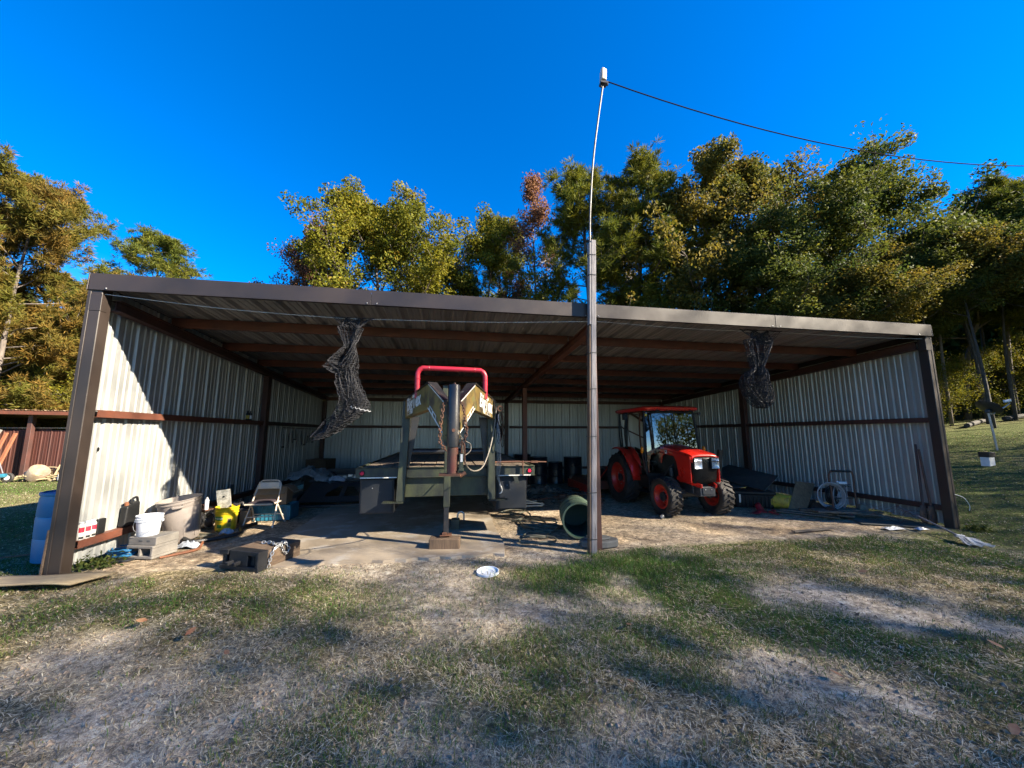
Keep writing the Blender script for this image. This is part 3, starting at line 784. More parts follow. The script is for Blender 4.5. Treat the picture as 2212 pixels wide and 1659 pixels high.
# ------------------------------------------------------------------ grass
rng = np.random.default_rng(5)
azc = R(9.73)
def ground_z(x, y):
    nearf = sstep(26, 14, np.hypot(x-5, y))
    return gheight(x, y)-0.012*nearf+nearf*((fbm(x, y, 0.9, 41)-0.5)*0.05+(vnoise(x, y, 0.22, 51)-0.5)*0.018)*(1-0.72*inside(x, y))
def scatter(n, near=0.72, rmax=26):
    a = azc+rng.uniform(-R(64), R(64), n)
    r = np.where(rng.random(n) < near, 1.4+rng.random(n)*6.6, 8+rng.random(n)*(rmax-8))
    x = 4.07+np.sin(a)*r; y = -4.91+np.cos(a)*r
    k = (y < 15) & (inside(x, y) < 0.12)
    return x[k], y[k], r[k]
def blades(x, y, r, h, ln_, wd, tone, lift):
    k = len(x); ang = rng.random(k)*2*np.pi+0.6*vnoise(x, y, 0.5, 71)
    B = np.stack([x, y, ground_z(x, y)-0.004+lift*rng.random(k)], -1)
    dv = np.stack([np.cos(ang), np.sin(ang), np.zeros(k)], -1); pv = np.stack([-np.sin(ang), np.cos(ang), np.zeros(k)], -1)
    z_ = np.zeros(k)
    mid = B+dv*(ln_*0.45)[:,None]+np.stack([z_, z_, h*0.75], -1)
    tip = B+dv*ln_[:,None]+np.stack([z_, z_, h], -1)
    w2 = (wd*0.5)[:,None]
    return np.stack([B-pv*w2*0.6, mid+pv*w2, tip, mid-pv*w2], 1).reshape(-1, 3), tone
parts = []
# lying straw
x, y, r = scatter(330000); cv, gr = masks(x, y)
p_ = 0.24+0.75*cv*(1-0.55*gr); p_ *= 0.35+1.0*(vnoise(x, y, 0.28, 81) > 0.42)
kp = rng.random(len(x)) < p_; x, y, r, cv, gr = x[kp], y[kp], r[kp], cv[kp], gr[kp]; k = len(x)
parts.append(blades(x, y, r, 0.004+0.016*rng.random(k)**2, 0.022+0.07*rng.random(k)**1.6, (0.0022+0.00055*r)*(0.6+0.8*rng.random(k)), np.clip(0.28*rng.random(k)**1.3+0.35*(rng.random(k) < 0.12), 0, 1), 0.012))
# dark dead thatch
x, y, r = scatter(150000); cv, gr = masks(x, y)
kp = rng.random(len(x)) < 0.06+cv*(0.15+0.9*(vnoise(x, y, 0.45, 91) > 0.5)); x, y, r, cv, gr = x[kp], y[kp], r[kp], cv[kp], gr[kp]; k = len(x)
parts.append(blades(x, y, r, 0.010+0.02*rng.random(k), 0.015+0.04*rng.random(k), (0.0024+0.0006*r)*(0.6+0.8*rng.random(k)), 0.40+0.18*rng.random(k), 0.004))
# green and olive tufts
x, y, r = scatter(430000); cv, gr = masks(x, y)
cl = vnoise(x, y, 0.13, 101)*0.6+vnoise(x, y, 0.5, 111)*0.4
kp = rng.random(len(x)) < np.clip(cv*1.1, 0, 1)*sstep(0.62-0.5*gr, 0.75-0.42*gr, cl); x, y, r, cv, gr, cl = x[kp], y[kp], r[kp], cv[kp], gr[kp], cl[kp]; k = len(x)
tuft = np.exp(-(((x-5.7)/1.1)**2+((y+0.75)/0.55)**2))
hh_g = (0.012+0.032*rng.random(k)**1.4)*(0.7+0.6*cl)*(1+1.3*tuft)
parts.append(blades(x, y, r, hh_g, hh_g*(0.3+1.1*rng.random(k)), (0.0022+0.0006*r)*(0.7+0.6*rng.random(k)), np.clip(0.60+0.42*gr+0.16*rng.normal(size=k)-0.25*(rng.random(k) < 0.15), 0, 1), 0.0))
V = np.concatenate([p[0] for p in parts]); tone = np.concatenate([p[1] for p in parts])
gr_o = link_mesh('grass', quad_mesh('grass', V, tone), MATS['grass_blade'], smooth=0)
tag(gr_o, 'short dry straw and patchy green grass over the yard', 'grass', kind='stuff')
# grit and clods on the bare soil
x, y, r = scatter(26000, 0.85, 14)
a_ = azc+rng.uniform(-R(50), R(50), 9000); r_ = 4.9+rng.random(9000)*6; x = np.concatenate([x, 4.07+np.sin(a_)*r_]); y = np.concatenate([y, -4.91+np.cos(a_)*r_])
kp = (x > -6) & (x < 17) & ((y < 0.2) | ((x > 0.25) & (x < 11.9))) & (y < 8); x, y = x[kp], y[kp]; k = len(x)
sz = 0.004+0.013*rng.random(k)**4
O = np.array([[1,0,0],[0,1,0],[-1,0,0],[0,-1,0],[0,0,0.8],[0,0,-0.8]], float)
Vv = np.stack([x, y, ground_z(x, y)+sz*0.2], -1)[:,None,:]+O[None]*(sz[:,None]*(0.6+0.8*rng.random((k,6))))[:,:,None]
tri = np.array([[0,1,4],[1,2,4],[2,3,4],[3,0,4]])
Vt = Vv[:,tri].reshape(-1, 3)
gm = quad_mesh('soil_grit', Vt, np.repeat(rng.random(k), 4), 3)
mat('grit', (0.36,0.28,0.20), 0.95, 0.0, col2=(0.20,0.15,0.10), ns=9)
tag(link_mesh('soil_grit', gm, MATS['grit'], smooth=0), 'scattered grit and small clods on the bare soil', 'gravel', kind='stuff')

# fallen leaves
lm = bpy.data.meshes.new('fallen_leaf')
lv = [(-0.05,0,0.01),(-0.02,0.022,0.016),(0.02,0.026,0.02),(0.055,0,0.012),(0.02,-0.026,0.006),(-0.02,-0.022,0.004)]
lm.from_pydata(lv, [], [(0,1,2,3),(0,3,4,5)]); lm.update(); lm.materials.append(MATS['dead_leaf'])
for i, (x, y) in enumerate([(7.45,-2.15),(7.0,-2.75),(8.5,-1.4),(6.5,-2.75),(5.5,-2.0),(2.2,-1.55),(2.6,-1.85),(6.2,-1.4),(7.9,-2.7),(9.4,-1.9),(8.0,-3.2),(6.9,-3.3),(3.3,-1.0),(10.4,-1.2),(1.7,-1.3),(5.2,-2.6)]):
    o = bpy.data.objects.new('fallen_leaf', lm); COL.objects.link(o); o.location = (x, y, 0.02+0.01*(i % 3)); o.rotation_euler = (rs.uniform(-0.4,0.4), rs.uniform(-0.4,0.4), rs.uniform(0,6))
    s = rs.uniform(0.5, 0.9); o.scale = (s, s, s)
    tag(o, 'curled brown dead leaf lying on the yard grass', 'leaf', 'fallen leaves on the grass')

# ------------------------------------------------------------------ the shed
W_, D_ = 12.19, 8.15
def roofz(y): return 3.26-0.047*y
shed = thing('metal_shed', (0,0,0), 'long open-fronted corrugated metal shed with brown trim and posts', 'shed')
def rib_profile(width, n_major=3, b0=0.014, b1=0.032, hgt=0.026):
    """(s, depth) across one sheet: tall ribs every third of its width, two low ribs between"""
    p = []; sp = width/n_major
    for i in range(n_major):
        o_ = i*sp
        p += [(o_, hgt), (o_+b0, hgt), (o_+b1, 0.0)]
        for q in (1, 2):
            c_ = o_+0.02+(sp-0.02)*q/3
            p += [(c_-0.022, 0.0), (c_-0.010, 0.010), (c_+0.010, 0.010), (c_+0.022, 0.0)]
        p += [(o_+sp-b1, 0.0), (o_+sp-b0, hgt)]
    p.append((width, hgt))
    return p
rp = random.Random(9)
def wall_sheet(o_, d_, n_, width, z0, ztop, name='wall_panel', m_='galvanised'):
    """o_ start (x,y); d_ along; n_ outward; ztop(s)"""
    vs = []; fs = []; j_ = rp.uniform(-0.002, 0.002)
    for i, (s_, q) in enumerate(rib_profile(width+0.012)):
        x = o_[0]+d_[0]*s_+n_[0]*(q+j_); y = o_[1]+d_[1]*s_+n_[1]*(q+j_)
        vs += [(x, y, z0), (x, y, ztop(s_))]
        if i: fs.append((2*i-2, 2*i, 2*i+1, 2*i-1))
    MB().add(vs, fs).build(name, MATS[m_], shed, smooth=0, solid=0.0008)
nside = 9; ws = D_/nside
for i in range(nside):
    y0 = i*ws
    wall_sheet((-0.01, y0), (0,1), (-1,0), ws, 0.07+rp.uniform(-0.02,0.02), lambda s_: roofz(y0+s_)-0.002)
    wall_sheet((W_+0.01, y0), (0,1), (1,0), ws, 0.05+rp.uniform(-0.02,0.02), lambda s_: roofz(y0+s_)-0.002)
nb_ = 13; wb = W_/nb_
for i in range(nb_):
    wall_sheet((i*wb, D_+0.01), (1,0), (0,1), wb, 0.05+rp.uniform(-0.02,0.02), lambda s_: roofz(D_)-0.02)
for i in range(nb_):
    vs = []; fs = []; j_ = rp.uniform(0, 0.003); wr = (W_+0.09)/nb_
    for k_, (s_, q) in enumerate(rib_profile(wr+0.012, 3, 0.028, 0.058, 0.045)):
        x = -0.06+i*wr+s_
        vs += [(x, -0.05, roofz(-0.05)+q+j_), (x, D_+0.25, roofz(D_+0.25)+q+j_)]
        if k_: fs.append((2*k_-2, 2*k_, 2*k_+1, 2*k_-1))
    MB().add(vs, fs).build('roof_panel', MATS['roof_sheet'], shed, smooth=0, solid=0.0008)
# purlins on top of the rafters
for y in (1.12, 2.38, 3.64, 4.90, 6.16, 7.42):
    zt = roofz(y)-0.004
    for xa, xb in ((0.03, 6.09), (6.105, W_-0.03)):
        mb = MB()
        mb.box(((xa+xb)/2, y, zt-0.07), (xb-xa, 0.006, 0.138))
        mb.box(((xa+xb)/2, y+0.03, zt-0.004), (xb-xa, 0.06, 0.006)); mb.box(((xa+xb)/2, y+0.03, zt-0.136), (xb-xa, 0.06, 0.006))
        mb.box(((xa+xb)/2, y+0.058, zt-0.128), (xb-xa, 0.004, 0.022))
        mb.build('purlin', MATS['red_primer'], shed, smooth=0)
for x, m_ in ((0.09, 'dark_primer'), (6.1, 'red_primer'), (W_-0.09, 'dark_primer')):
    mb = MB()
    for dz, ww, hh_ in ((-0.155, 0.11, 0.012), (-0.215, 0.012, 0.115), (-0.279, 0.11, 0.012)):
        mb.bar((x, 0.12, roofz(0.12)+dz), (x, D_-0.02, roofz(D_-0.02)+dz), ww, hh_)
    mb.build('rafter', MATS[m_], shed, smooth=0)
def girt(a, b, n_, m_='red_primer'):
    """C-section with its flat shelf showing, proud of the sheets"""
    mb = MB(); A = Vector(a); B = Vector(b); n_ = Vector(n_)
    up = Vector((0,0,1))
    d = (B-A)
    def slab(o0, o1, z0, z1):
        p = [A+n_*o0+up*z0, B+n_*o0+up*z0, B+n_*o1+up*z0, A+n_*o1+up*z0]
        mb.hexa(p+[q+up*(z1-z0) for q in p])
    slab(0.0, 0.085, 0.036, 0.042); slab(0.079, 0.085, -0.042, 0.036); slab(0.0, 0.079, -0.042, -0.036)
    mb.build('girt', MATS[m_], shed, smooth=0)
for z in (1.745, 0.30):
    girt((0.0,0.10,z), (0.0,4.02,z), (1,0,0), 'red_primer'); girt((0.0,4.20,z), (0.0,8.05,z), (1,0,0), 'dark_primer')
    girt((W_,0.10,z), (W_,4.02,z), (-1,0,0), 'dark_primer'); girt((W_,4.20,z), (W_,8.05,z), (-1,0,0), 'dark_primer')
    girt((0.12,D_,z), (6.0,D_,z), (0,-1,0), 'dark_primer'); girt((6.2,D_,z), (W_-0.12,D_,z), (0,-1,0), 'dark_primer')
# posts
def post(x0, x1, y0, y1, z1, m_, name='post', z0=-0.15, bevel=0.006):
    MB().b2((x0,y0,z0), (x1,y1,z1)).build(name, MATS[m_], shed, smooth=0, bevel=bevel)
post(-0.055, 0.075, -0.05, 0.085, roofz(0)-0.02, 'brown_trim')
post(W_-0.12, W_-0.025, -0.05, 0.085, roofz(0)-0.02, 'brown_trim')
for x in (-0.068, W_-0.05):
    MB().b2((x, -0.056, 0.02), (x+0.035, 0.10, roofz(0)-0.03)).build('corner_trim', MATS['brown_trim'], shed, smooth=0, bevel=0.003)
for x in (-0.02, W_-0.122):
    MB().b2((x-0.03, -0.0545, 2.92), (x+0.1, 0.03, 3.12)).build('corner_trim', MATS['brown_trim'], shed, smooth=0, bevel=0.003)
post(6.03, 6.12, -0.05, 0.10, roofz(0)-0.15, 'dark_primer')
post(6.04, 6.16, 4.85, 4.97, roofz(4.9)-0.285, 'red_primer')
for x in (0.0, W_-0.11):
    post(x, x+0.11, 4.03, 4.19, roofz(4.1)-0.29, 'dark_primer'); post(x, x+0.11, D_-0.12, D_-0.005, roofz(D_)-0.29, 'dark_primer')
post(6.04, 6.16, D_-0.12, D_-0.005, roofz(D_)-0.29, 'dark_primer')
MB().bar((0.0,D_-0.04,roofz(D_)-0.22), (W_,D_-0.04,roofz(D_)-0.22), 0.06, 0.11).build('eave_beam', MATS['dark_primer'], shed, smooth=0)
# rotten board along the foot of the left post
MB().bar((-0.088,-0.03,-0.05), (-0.08,-0.02,0.50), 0.022, 0.07, (0,1,0)).build('skirt_board', MATS['tie_wood'], shed, smooth=0, bevel=0.004)
# fascia in four lengths
fx = [-0.06, 3.05, 6.02, 9.1, W_-0.01]
for i in range(4):
    mb = MB(); j_ = 0.003*(i % 2)
    mb.b2((fx[i]+0.002, -0.068-j_, 3.165), (fx[i+1]-0.002, -0.060-j_, 3.365))
    mb.b2((fx[i]+0.002, -0.058-j_, 3.165), (fx[i+1]-0.002, -0.02, 3.171)); mb.b2((fx[i]+0.002, -0.058-j_, 3.359), (fx[i+1]-0.002, 0.02, 3.365))
    mb.build('fascia', MATS['brown_trim'], shed, smooth=0, bevel=0.002)
MB().b2((6.03,-0.076,3.158), (6.10,-0.0705,3.368)).build('fascia_joint', MATS['brown_trim'], shed, smooth=0, bevel=0.002)
for x in (-0.075, W_-0.005):
    mb = MB(); a = (x+0.005, -0.17, 3.235); mb.bar((x+0.005,-0.07,roofz(-0.07)+0.0), (x+0.005,D_+0.28,roofz(D_+0.28)+0.0), 0.012, 0.2)
    mb.build('rake_trim', MATS['brown_trim'], shed, smooth=0, bevel=0.002)
# screws along the fascia bottom
for x in (0.12, 3.0, 3.12, 5.97, 6.16, 9.04, 9.18, 11.9):
    MB().sphere((x,-0.071,3.185), 0.009, 6, 4).build('screw', MATS['galv_bright'], shed)

# worn concrete slab the trailer stands on
mat('slab', (0.36,0.30,0.225), 0.85, 0.0, col2=(0.27,0.215,0.15), ns=1.6, bump=0.002, bs=50, wear=(0.44,0.40,0.34), ws=2.6, wlo=0.52, whi=0.66)
rs2 = random.Random(12); ed = []
for k_ in range(24): ed.append((1.75+3.05*k_/23, -0.06+rs2.uniform(-0.035,0.035)))
for k_ in range(20): ed.append((4.86+rs2.uniform(-0.012,0.012), 0.2+7.6*k_/19))
for k_ in range(6): ed.append((4.6-2.8*k_/5, 7.9))
for k_ in range(20): ed.append((1.72+rs2.uniform(-0.03,0.03), 7.5-7.3*k_/19))
sl_ = MB().prism(ed, 0.05, Matrix.Translation((0,0,-0.006))).build('concrete_slab', MATS['slab'], None, loc=(3.3,3.5,0), smooth=0)
tag(sl_, 'dusty tan concrete slab under the trailer', kind='structure')

# ------------------------------------------------------------------ service pole
pole = thing('service_pole', (5.95,-0.12,0), 'weathered grey wooden service pole with a bent metal conduit in front of the shed', 'pole')
def pz(z): return 5.93+0.028*z
mb = MB(); mb.bar((pz(-0.2)+0.02,-0.15,-0.2), (pz(4.28)+0.02,-0.15,4.28), 0.072, 0.085, (0,1,0)); mb.build('timber', MATS['grey_wood'], pole, smooth=0, bevel=0.006)
mb = MB(); mb.bar((pz(-0.2)-0.031,-0.145,-0.2), (pz(3.0)-0.031,-0.145,3.0), 0.028, 0.085, (0,1,0)); mb.build('timber', MATS['brown_wood'], pole, smooth=0, bevel=0.005)
mb = MB(); mb.bar((pz(3.02)-0.031,-0.15,3.02), (pz(4.24)-0.031,-0.15,4.24), 0.026, 0.085, (0,1,0)); mb.build('timber', MATS['grey_wood'], pole, smooth=0, bevel=0.005)
for z in (0.17,0.75,1.48,2.12,2.62,3.75,4.05):
    mb = MB(); mb.box((pz(z), -0.15, z), (0.112, 0.098, 0.007), (0, rp.uniform(-0.05,0.05), 0)); mb.build('strap', MATS['black_steel'], pole, smooth=0)
cp = spline([(6.00,-0.085,2.9),(6.05,-0.09,4.2),(6.07,-0.10,4.8),(6.14,-0.10,5.6),(6.24,-0.10,6.3),(6.345,-0.10,6.95)], 5)
mb = MB(); mb.tube(cp, 0.014, 8); mb.build('conduit', MATS['conduit_grey'], pole)
head = MB(); head.box((6.352,-0.10,7.10), (0.085,0.10,0.2), (0,0.06,0)); head.tube([(6.352,-0.1,7.2),(6.352,-0.1,7.235)], [0.042,0.03], 10)
hd = head.build('weatherhead', MATS['beige_paint'], pole, bevel=0.015, seg=2)
mb = MB(); mb.box((6.35,-0.1,6.96), (0.11,0.09,0.03)); mb.box((6.40,-0.1,6.98), (0.06,0.03,0.06)); mb.cyl((6.31,-0.1,6.9),(6.31,-0.1,6.99),0.015); mb.build('clamp', MATS['black_steel'], hd)
cpts = []
for i in range(41):
    dx = 19.0*i/40
    cpts.append((6.40+dx, -0.1, 7.02-0.205*dx+0.0195*dx*dx))
mb = MB(); mb.tube(cpts, 0.0095, 6)
solo('overhead_cable', mb, MATS['cable_dark'], (6.41,-0.1,6.98), 'black overhead cable sagging from the pole head to the right', 'cable')

# ------------------------------------------------------------------ nets and their line
wire = [(0.03,-0.02,3.135),(1.3,0.08,3.06),(2.53,0.13,3.03),(3.06,0.13,3.035),(4.6,0.08,3.06),(6.03,0.0,3.12)]
mb = MB(); mb.tube(spline(wire, 6), 0.0035, 5)
solo('hanging_line', mb, MATS['string_white'], (0.03,-0.02,3.13), 'thin white line strung under the left half of the fascia', 'line')
wire2 = [(6.12,0.0,3.13),(7.6,0.08,3.12),(8.6,0.13,3.14),(9.4,0.13,3.15),(11,0.08,3.13),(12.1,0.0,3.13)]
mb = MB(); mb.tube(spline(wire2, 6), 0.003, 5)
solo('hanging_line', mb, MATS['string_white'], (6.12,0,3.13), 'thin white line strung under the right half of the fascia', 'line')
def net(name, keys, nu, nv, folds, seed, label, th=0.006):
    """keys: (z, x centre, half width, depth, lean) from top to bottom"""
    rg = np.random.default_rng(seed)
    K = np.array(keys, float); tz = np.linspace(0, len(K)-1, nv)
    A = np.zeros((nu, nv, 3))
    u = np.linspace(0, 1, nu)
    for j, q in enumerate(tz):
        i0 = int(min(len(K)-2, q)); f = q-i0; f = f*f*(3-2*f)
        z, cx, hw, dp, ph = K[i0]*(1-f)+K[i0+1]*f
        fo = np.sin(2*math.pi*folds*u*0.5+ph+0.4*math.sin(j*0.23)); amp = 1-abs(j-0)/nv*0.0
        flat = max(0.0, 1-q/1.0)
        xs = cx+hw*((2*u-1)*flat+(1-flat)*np.sin((u*2-1)*math.pi*(0.5+folds*0.35)+ph)*(0.75+0.25*fo))
        ys = 0.13+dp*np.cos((u*2-1)*math.pi*folds+ph*1.3)
        A[:,j,0] = xs+rg.normal(size=nu)*0.004; A[:,j,1] = ys+rg.normal(size=nu)*0.004
        A[:,j,2] = z+0.03*np.sin(u*9+ph+j*0.11)*(1-flat)+rg.normal(size=nu)*0.003
    mb = MB().surf(A)
    o = solo(name, mb, MATS['net_black'], (K[0][1], 0.13, K[0][0]), label, 'net', smooth=0)
    m_ = o.modifiers.new('strands', 'WIREFRAME'); m_.thickness = th; m_.use_even_offset = False; m_.use_boundary = True
    return o
net('hanging_net', [(3.04,2.795,0.265,0.02,0),(2.88,2.78,0.18,0.06,0.2),(2.66,2.775,0.06,0.05,0.6),(2.54,2.72,0.15,0.09,1.2),(2.40,2.67,0.21,0.12,1.6),(2.28,2.76,0.13,0.11,2.2),(2.08,2.80,0.16,0.12,2.6),(1.94,2.86,0.20,0.14,3.0),(1.82,2.84,0.21,0.15,3.3),(1.70,2.74,0.16,0.12,3.9),(1.56,2.60,0.13,0.08,4.3),(1.46,2.46,0.10,0.05,4.6)], 46, 74, 5, 2, 'long tangled black net hanging twisted beside the trailer', 0.0078)
net('hanging_net', [(3.17,9.0,0.41,0.02,0),(2.97,8.96,0.31,0.07,0.3),(2.74,8.90,0.18,0.09,0.5),(2.55,8.87,0.085,0.07,0.8),(2.45,8.84,0.22,0.13,1.2),(2.28,8.80,0.26,0.16,1.6),(2.12,8.84,0.25,0.16,2.0),(2.0,8.90,0.18,0.12,2.4),(1.94,8.92,0.07,0.06,2.6)], 52, 62, 5, 6, 'black net knotted into a bundle hanging above the tractor', 0.0078)
mb = MB()
for i in range(5):
    a = 0.5*i; mb.tube(spline([(2.86+0.05*i,0.0,1.86-0.012*i),(2.88+0.05*i,-0.01,1.83-0.01*i),(2.90+0.05*i,0.0,1.845-0.012*i)], 4), 0.004, 5)
solo('white_twine', mb, MATS['string_white'], (2.86,0.0,1.86), 'short white twine caught in the left net', 'twine')

# ------------------------------------------------------------------ gooseneck trailer
tl = thing('gooseneck_trailer', (4.09,0.75,0), 'black gooseneck flatbed trailer with mossy frame, plank deck and red top bar', 'trailer')
nbd = 12; bw_ = 2.46/nbd
for i in range(nbd):
    x = 2.86+bw_*(i+0.5)
    MB().box((x, 4.25, 1.012+rp.uniform(-0.003,0.004)), (bw_-0.012, 6.9, 0.042)).build('deck_board', MATS['deck_wood'], tl, smooth=0, bevel=0.004)
for x in (2.815, 5.365):
    MB().b2((x-0.025,0.80,0.875), (x+0.025,7.72,1.035)).build('side_rail', MATS['mossy_black'], tl, smooth=0, bevel=0.006)
mb = MB(); mb.b2((2.79,0.74,0.885), (5.39,0.795,1.03)); mb.b2((2.79,0.715,1.022), (5.39,0.739,1.032)); mb.b2((2.79,0.715,0.883), (5.39,0.739,0.893))
mb.build('front_beam', MATS['mossy_black'], tl, smooth=0, bevel=0.003)
for xa, xb in ((2.86,3.36),(4.82,5.32)):
    MB().b2((xa,0.708,0.886), (xb,0.7135,0.9)).build('reflective_tape', MATS['white_letters'], tl, smooth=0)
MB().b2((3.46,0.80,0.60), (4.68,0.90,0.882)).build('cross_beam', MATS['mossy_black'], tl, smooth=0, bevel=0.006)
for x in (3.5, 4.64):
    MB().b2((x-0.04,0.91,0.62), (x+0.04,7.6,0.87)).build('frame_beam', MATS['black_steel'], tl, smooth=0)
for i in range(9):
    y = 1.2+0.75*i; MB().b2((2.84,y-0.03,0.885), (5.34,y+0.03,0.985)).build('cross_member', MATS['black_steel'], tl, smooth=0)
for sx, x in ((-1, 2.85), (1, 4.80)):
    b_ = MB().b2((x,0.79,0.385), (x+0.47,1.38,0.87)).build('tool_box', MATS['box_steel'], tl, smooth=0, bevel=0.006)
    MB().b2((x+0.02,0.778,0.40), (x+0.45,0.789,0.86)).build('lid', MATS['box_steel'], b_, smooth=0, bevel=0.004)
    MB().sphere((x+0.17,0.776,0.74), 0.008, 6, 4).build('rivet', MATS['galv_bright'], b_)
for x in (2.88, 5.31):
    c_ = MB().lathe([(0.0001,0.008),(0.024,0.008),(0.03,0.0)], 16, axis_frame((x,0.7385,0.955),(0,-1,0))).build('marker_light', MATS['lens_red'], tl)
    MB().lathe([(0.03,0.0),(0.03,0.009),(0.04,0.009),(0.042,0.0)], 16, axis_frame((x,0.7388,0.955),(0,-1,0))).build('grommet', MATS['black_plastic'], c_)
# uprights, braces, steps
for s_, xb, xt in ((-1,3.425,3.475),(1,4.715,4.705)):
    mb = MB(); mb.bar((xb,0.63,0.57), (xt,0.66,1.98), 0.11, 0.012, (0,1,0)); mb.bar((xb-s_*0.048,0.69,0.57), (xt-s_*0.048,0.71,1.98), 0.012, 0.11, (0,1,0)); mb.bar((xb,0.722,0.57), (xt,0.752,1.98), 0.11, 0.012, (0,1,0))
    mb.build('upright', MATS['mossy_black'], tl, smooth=0, bevel=0.002)
    mb = MB(); mb.hexa([(xb-s_*0.06,0.74,1.0),(xb-s_*0.09,0.74,1.0),(xb-s_*0.09,0.80,1.0),(xb-s_*0.06,0.80,1.0),(xt-s_*0.055,0.74,1.76),(xt-s_*0.17,0.74,1.76),(xt-s_*0.17,0.80,1.76),(xt-s_*0.055,0.80,1.76)])
    mb.build('brace', MATS['black_steel'], tl, smooth=0)
    stp = MB().b2((xb-s_*0.05 if s_ > 0 else xb+0.05,0.56,0.556), (xb+s_*0.24,0.72,0.566)).build('step', MATS['mossy_black'], tl, smooth=0, bevel=0.001)
    for k_ in range(7):
        MB().b2((xb+s_*(0.03+0.028*k_)-0.006,0.565,0.5668), (xb+s_*(0.03+0.028*k_)+0.006,0.715,0.573)).build('tread', MATS['mossy_black'], stp, smooth=0)
MB().cyl((3.5,0.80,1.25), (4.66,0.80,1.25), 0.034).build('cross_pipe', MATS['black_steel'], tl)
# neck: rear segments diverging to the uprights, front segments dropping to the coupler
for s_ in (-1, 1):
    def X(x): return 4.105+s_*(4.105-x)*1.0 if s_ > 0 else x
    r0, r1 = (3.43,0.70), (3.83,-0.42)
    c0 = (4.045,-0.83)
    th = 0.075
    mb = MB()
    p = [(X(r0[0]),r0[1],1.73),(X(r1[0]),r1[1],1.80),(X(r1[0]+th),r1[1]+0.03,1.80),(X(r0[0]+th),r0[1],1.73)]
    q = [(X(r0[0]),r0[1],1.985),(X(r1[0]),r1[1],2.115),(X(r1[0]+th),r1[1]+0.03,2.115),(X(r0[0]+th),r0[1],1.985)]
    mb.hexa(p+q); nk = mb.build('neck_side', MATS['gold_black'], tl, smooth=0, bevel=0.004)
    mb = MB()
    p2 = [(X(r1[0]),r1[1]-0.002,1.80),(X(c0[0]-0.03),c0[1]+0.03,1.50),(X(c0[0]+0.03),c0[1]+0.09,1.50),(X(r1[0]+th),r1[1]+0.028,1.80)]
    q2 = [(X(r1[0]),r1[1]-0.002,2.115),(X(c0[0]-0.03),c0[1]+0.03,1.88),(X(c0[0]+0.03),c0[1]+0.09,1.88),(X(r1[0]+th),r1[1]+0.028,2.115)]
    mb.hexa(p2+q2); arm = mb.build('neck_arm', MATS['gold_black'], tl, smooth=0, bevel=0.004)
    # dark top flange
    mb = MB()
    up_ = Vector((0,0,0.012))
    ov = [(X(r1[0]-0.015),r1[1]-0.02,2.117),(X(c0[0]-0.045),c0[1]+0.0,1.882),(X(c0[0]+0.035),c0[1]+0.11,1.882),(X(r1[0]+th+0.02),r1[1]+0.05,2.117)]
    mb.hexa([Vector(a) for a in ov]+[Vector(a)+up_ for a in ov])
    ov = [(X(r0[0]-0.015),r0[1]-0.0,1.987),(X(r1[0]-0.015),r1[1]-0.019,2.1175),(X(r1[0]+th+0.02),r1[1]+0.051,2.1175),(X(r0[0]+th+0.02),r0[1],1.987)]
    mb.hexa([Vector(a) for a in ov]+[Vector(a)+up_ for a in ov])
    mb.build('neck_flange', MATS['black_chip'], arm, smooth=0)
    # lettering on the outer face
    A = Vector((X(r0[0]),r0[1],0)); B = Vector((X(r1[0]),r1[1],0))
    if s_ < 0: o_, d_ = A, (B-A)
    else: o_, d_ = B, (A-B)
    Lh = d_.length; d_ = d_.normalized(); nrm = Vector((d_.y, -d_.x, 0)).normalized()
    zA, zB = (1.73, 1.80) if s_ < 0 else (1.80, 1.73)
    tA, tB = (1.985, 2.115) if s_ < 0 else (2.115, 1.985)
    slope = ((zB+tB)-(zA+tA))/2/Lh
    dx = (d_+Vector((0,0,slope))).normalized(); dy = nrm.cross(dx) if nrm.cross(dx).z > 0 else -nrm.cross(dx)
    base_ = o_+Vector((0,0,(zA+0.085)))+d_*(0.17 if s_ < 0 else 0.22)+nrm*0.0035+Vector((0,0,slope*(0.17 if s_ < 0 else 0.22)))
    mb = MB(); Mx = frame(base_, dx, dy, nrm)
    text_mb(mb, 'BigTex', 0.25, Mx, 0.001, sx=1.0, bold=0.008)
    mb.build('lettering', MATS['white_letters'], nk, smooth=0)
    mb = MB()
    mb.box((0.36,0.132,0.0018), (0.74,0.005,0.0012), M=Mx)
    mb.build('letter_slash', MATS['gold_black'], nk, smooth=0)
    # two white-edged boxes and a pinstripe
    mb = MB()
    for k_ in range(2):
        x0 = 0.02+0.15*k_ if s_ < 0 else 0.30+0.15*k_
        for (a, b2_) in (((x0,-0.062),(x0+0.14,-0.057)),((x0,-0.025),(x0+0.14,-0.020)),((x0,-0.062),(x0+0.006,-0.020)),((x0+0.134,-0.062),(x0+0.14,-0.020))):
            mb.box(((a[0]+b2_[0])/2,(a[1]+b2_[1])/2,0.0), (b2_[0]-a[0], b2_[1]-a[1], 0.002), M=Mx)
    mb.build('stripe', MATS['white_letters'], nk, smooth=0)
    # pinstripes along the front arm
    A = Vector(p2[0]); B = Vector(p2[1]); At = Vector(q2[0]); Bt = Vector(q2[1])
    d_ = (B-A); hn = Vector((d_.x, d_.y, 0)).normalized(); nrm = Vector((hn.y, -hn.x, 0))
    if nrm.y > 0: nrm = -nrm
    mb = MB()
    mb.bar(A.lerp(At,0.95)+nrm*0.004, B.lerp(Bt,0.95)+nrm*0.004, 0.004, 0.012)
    mb.bar(A.lerp(At,0.06)+nrm*0.004, B.lerp(Bt,0.06)+nrm*0.004, 0.004, 0.012)
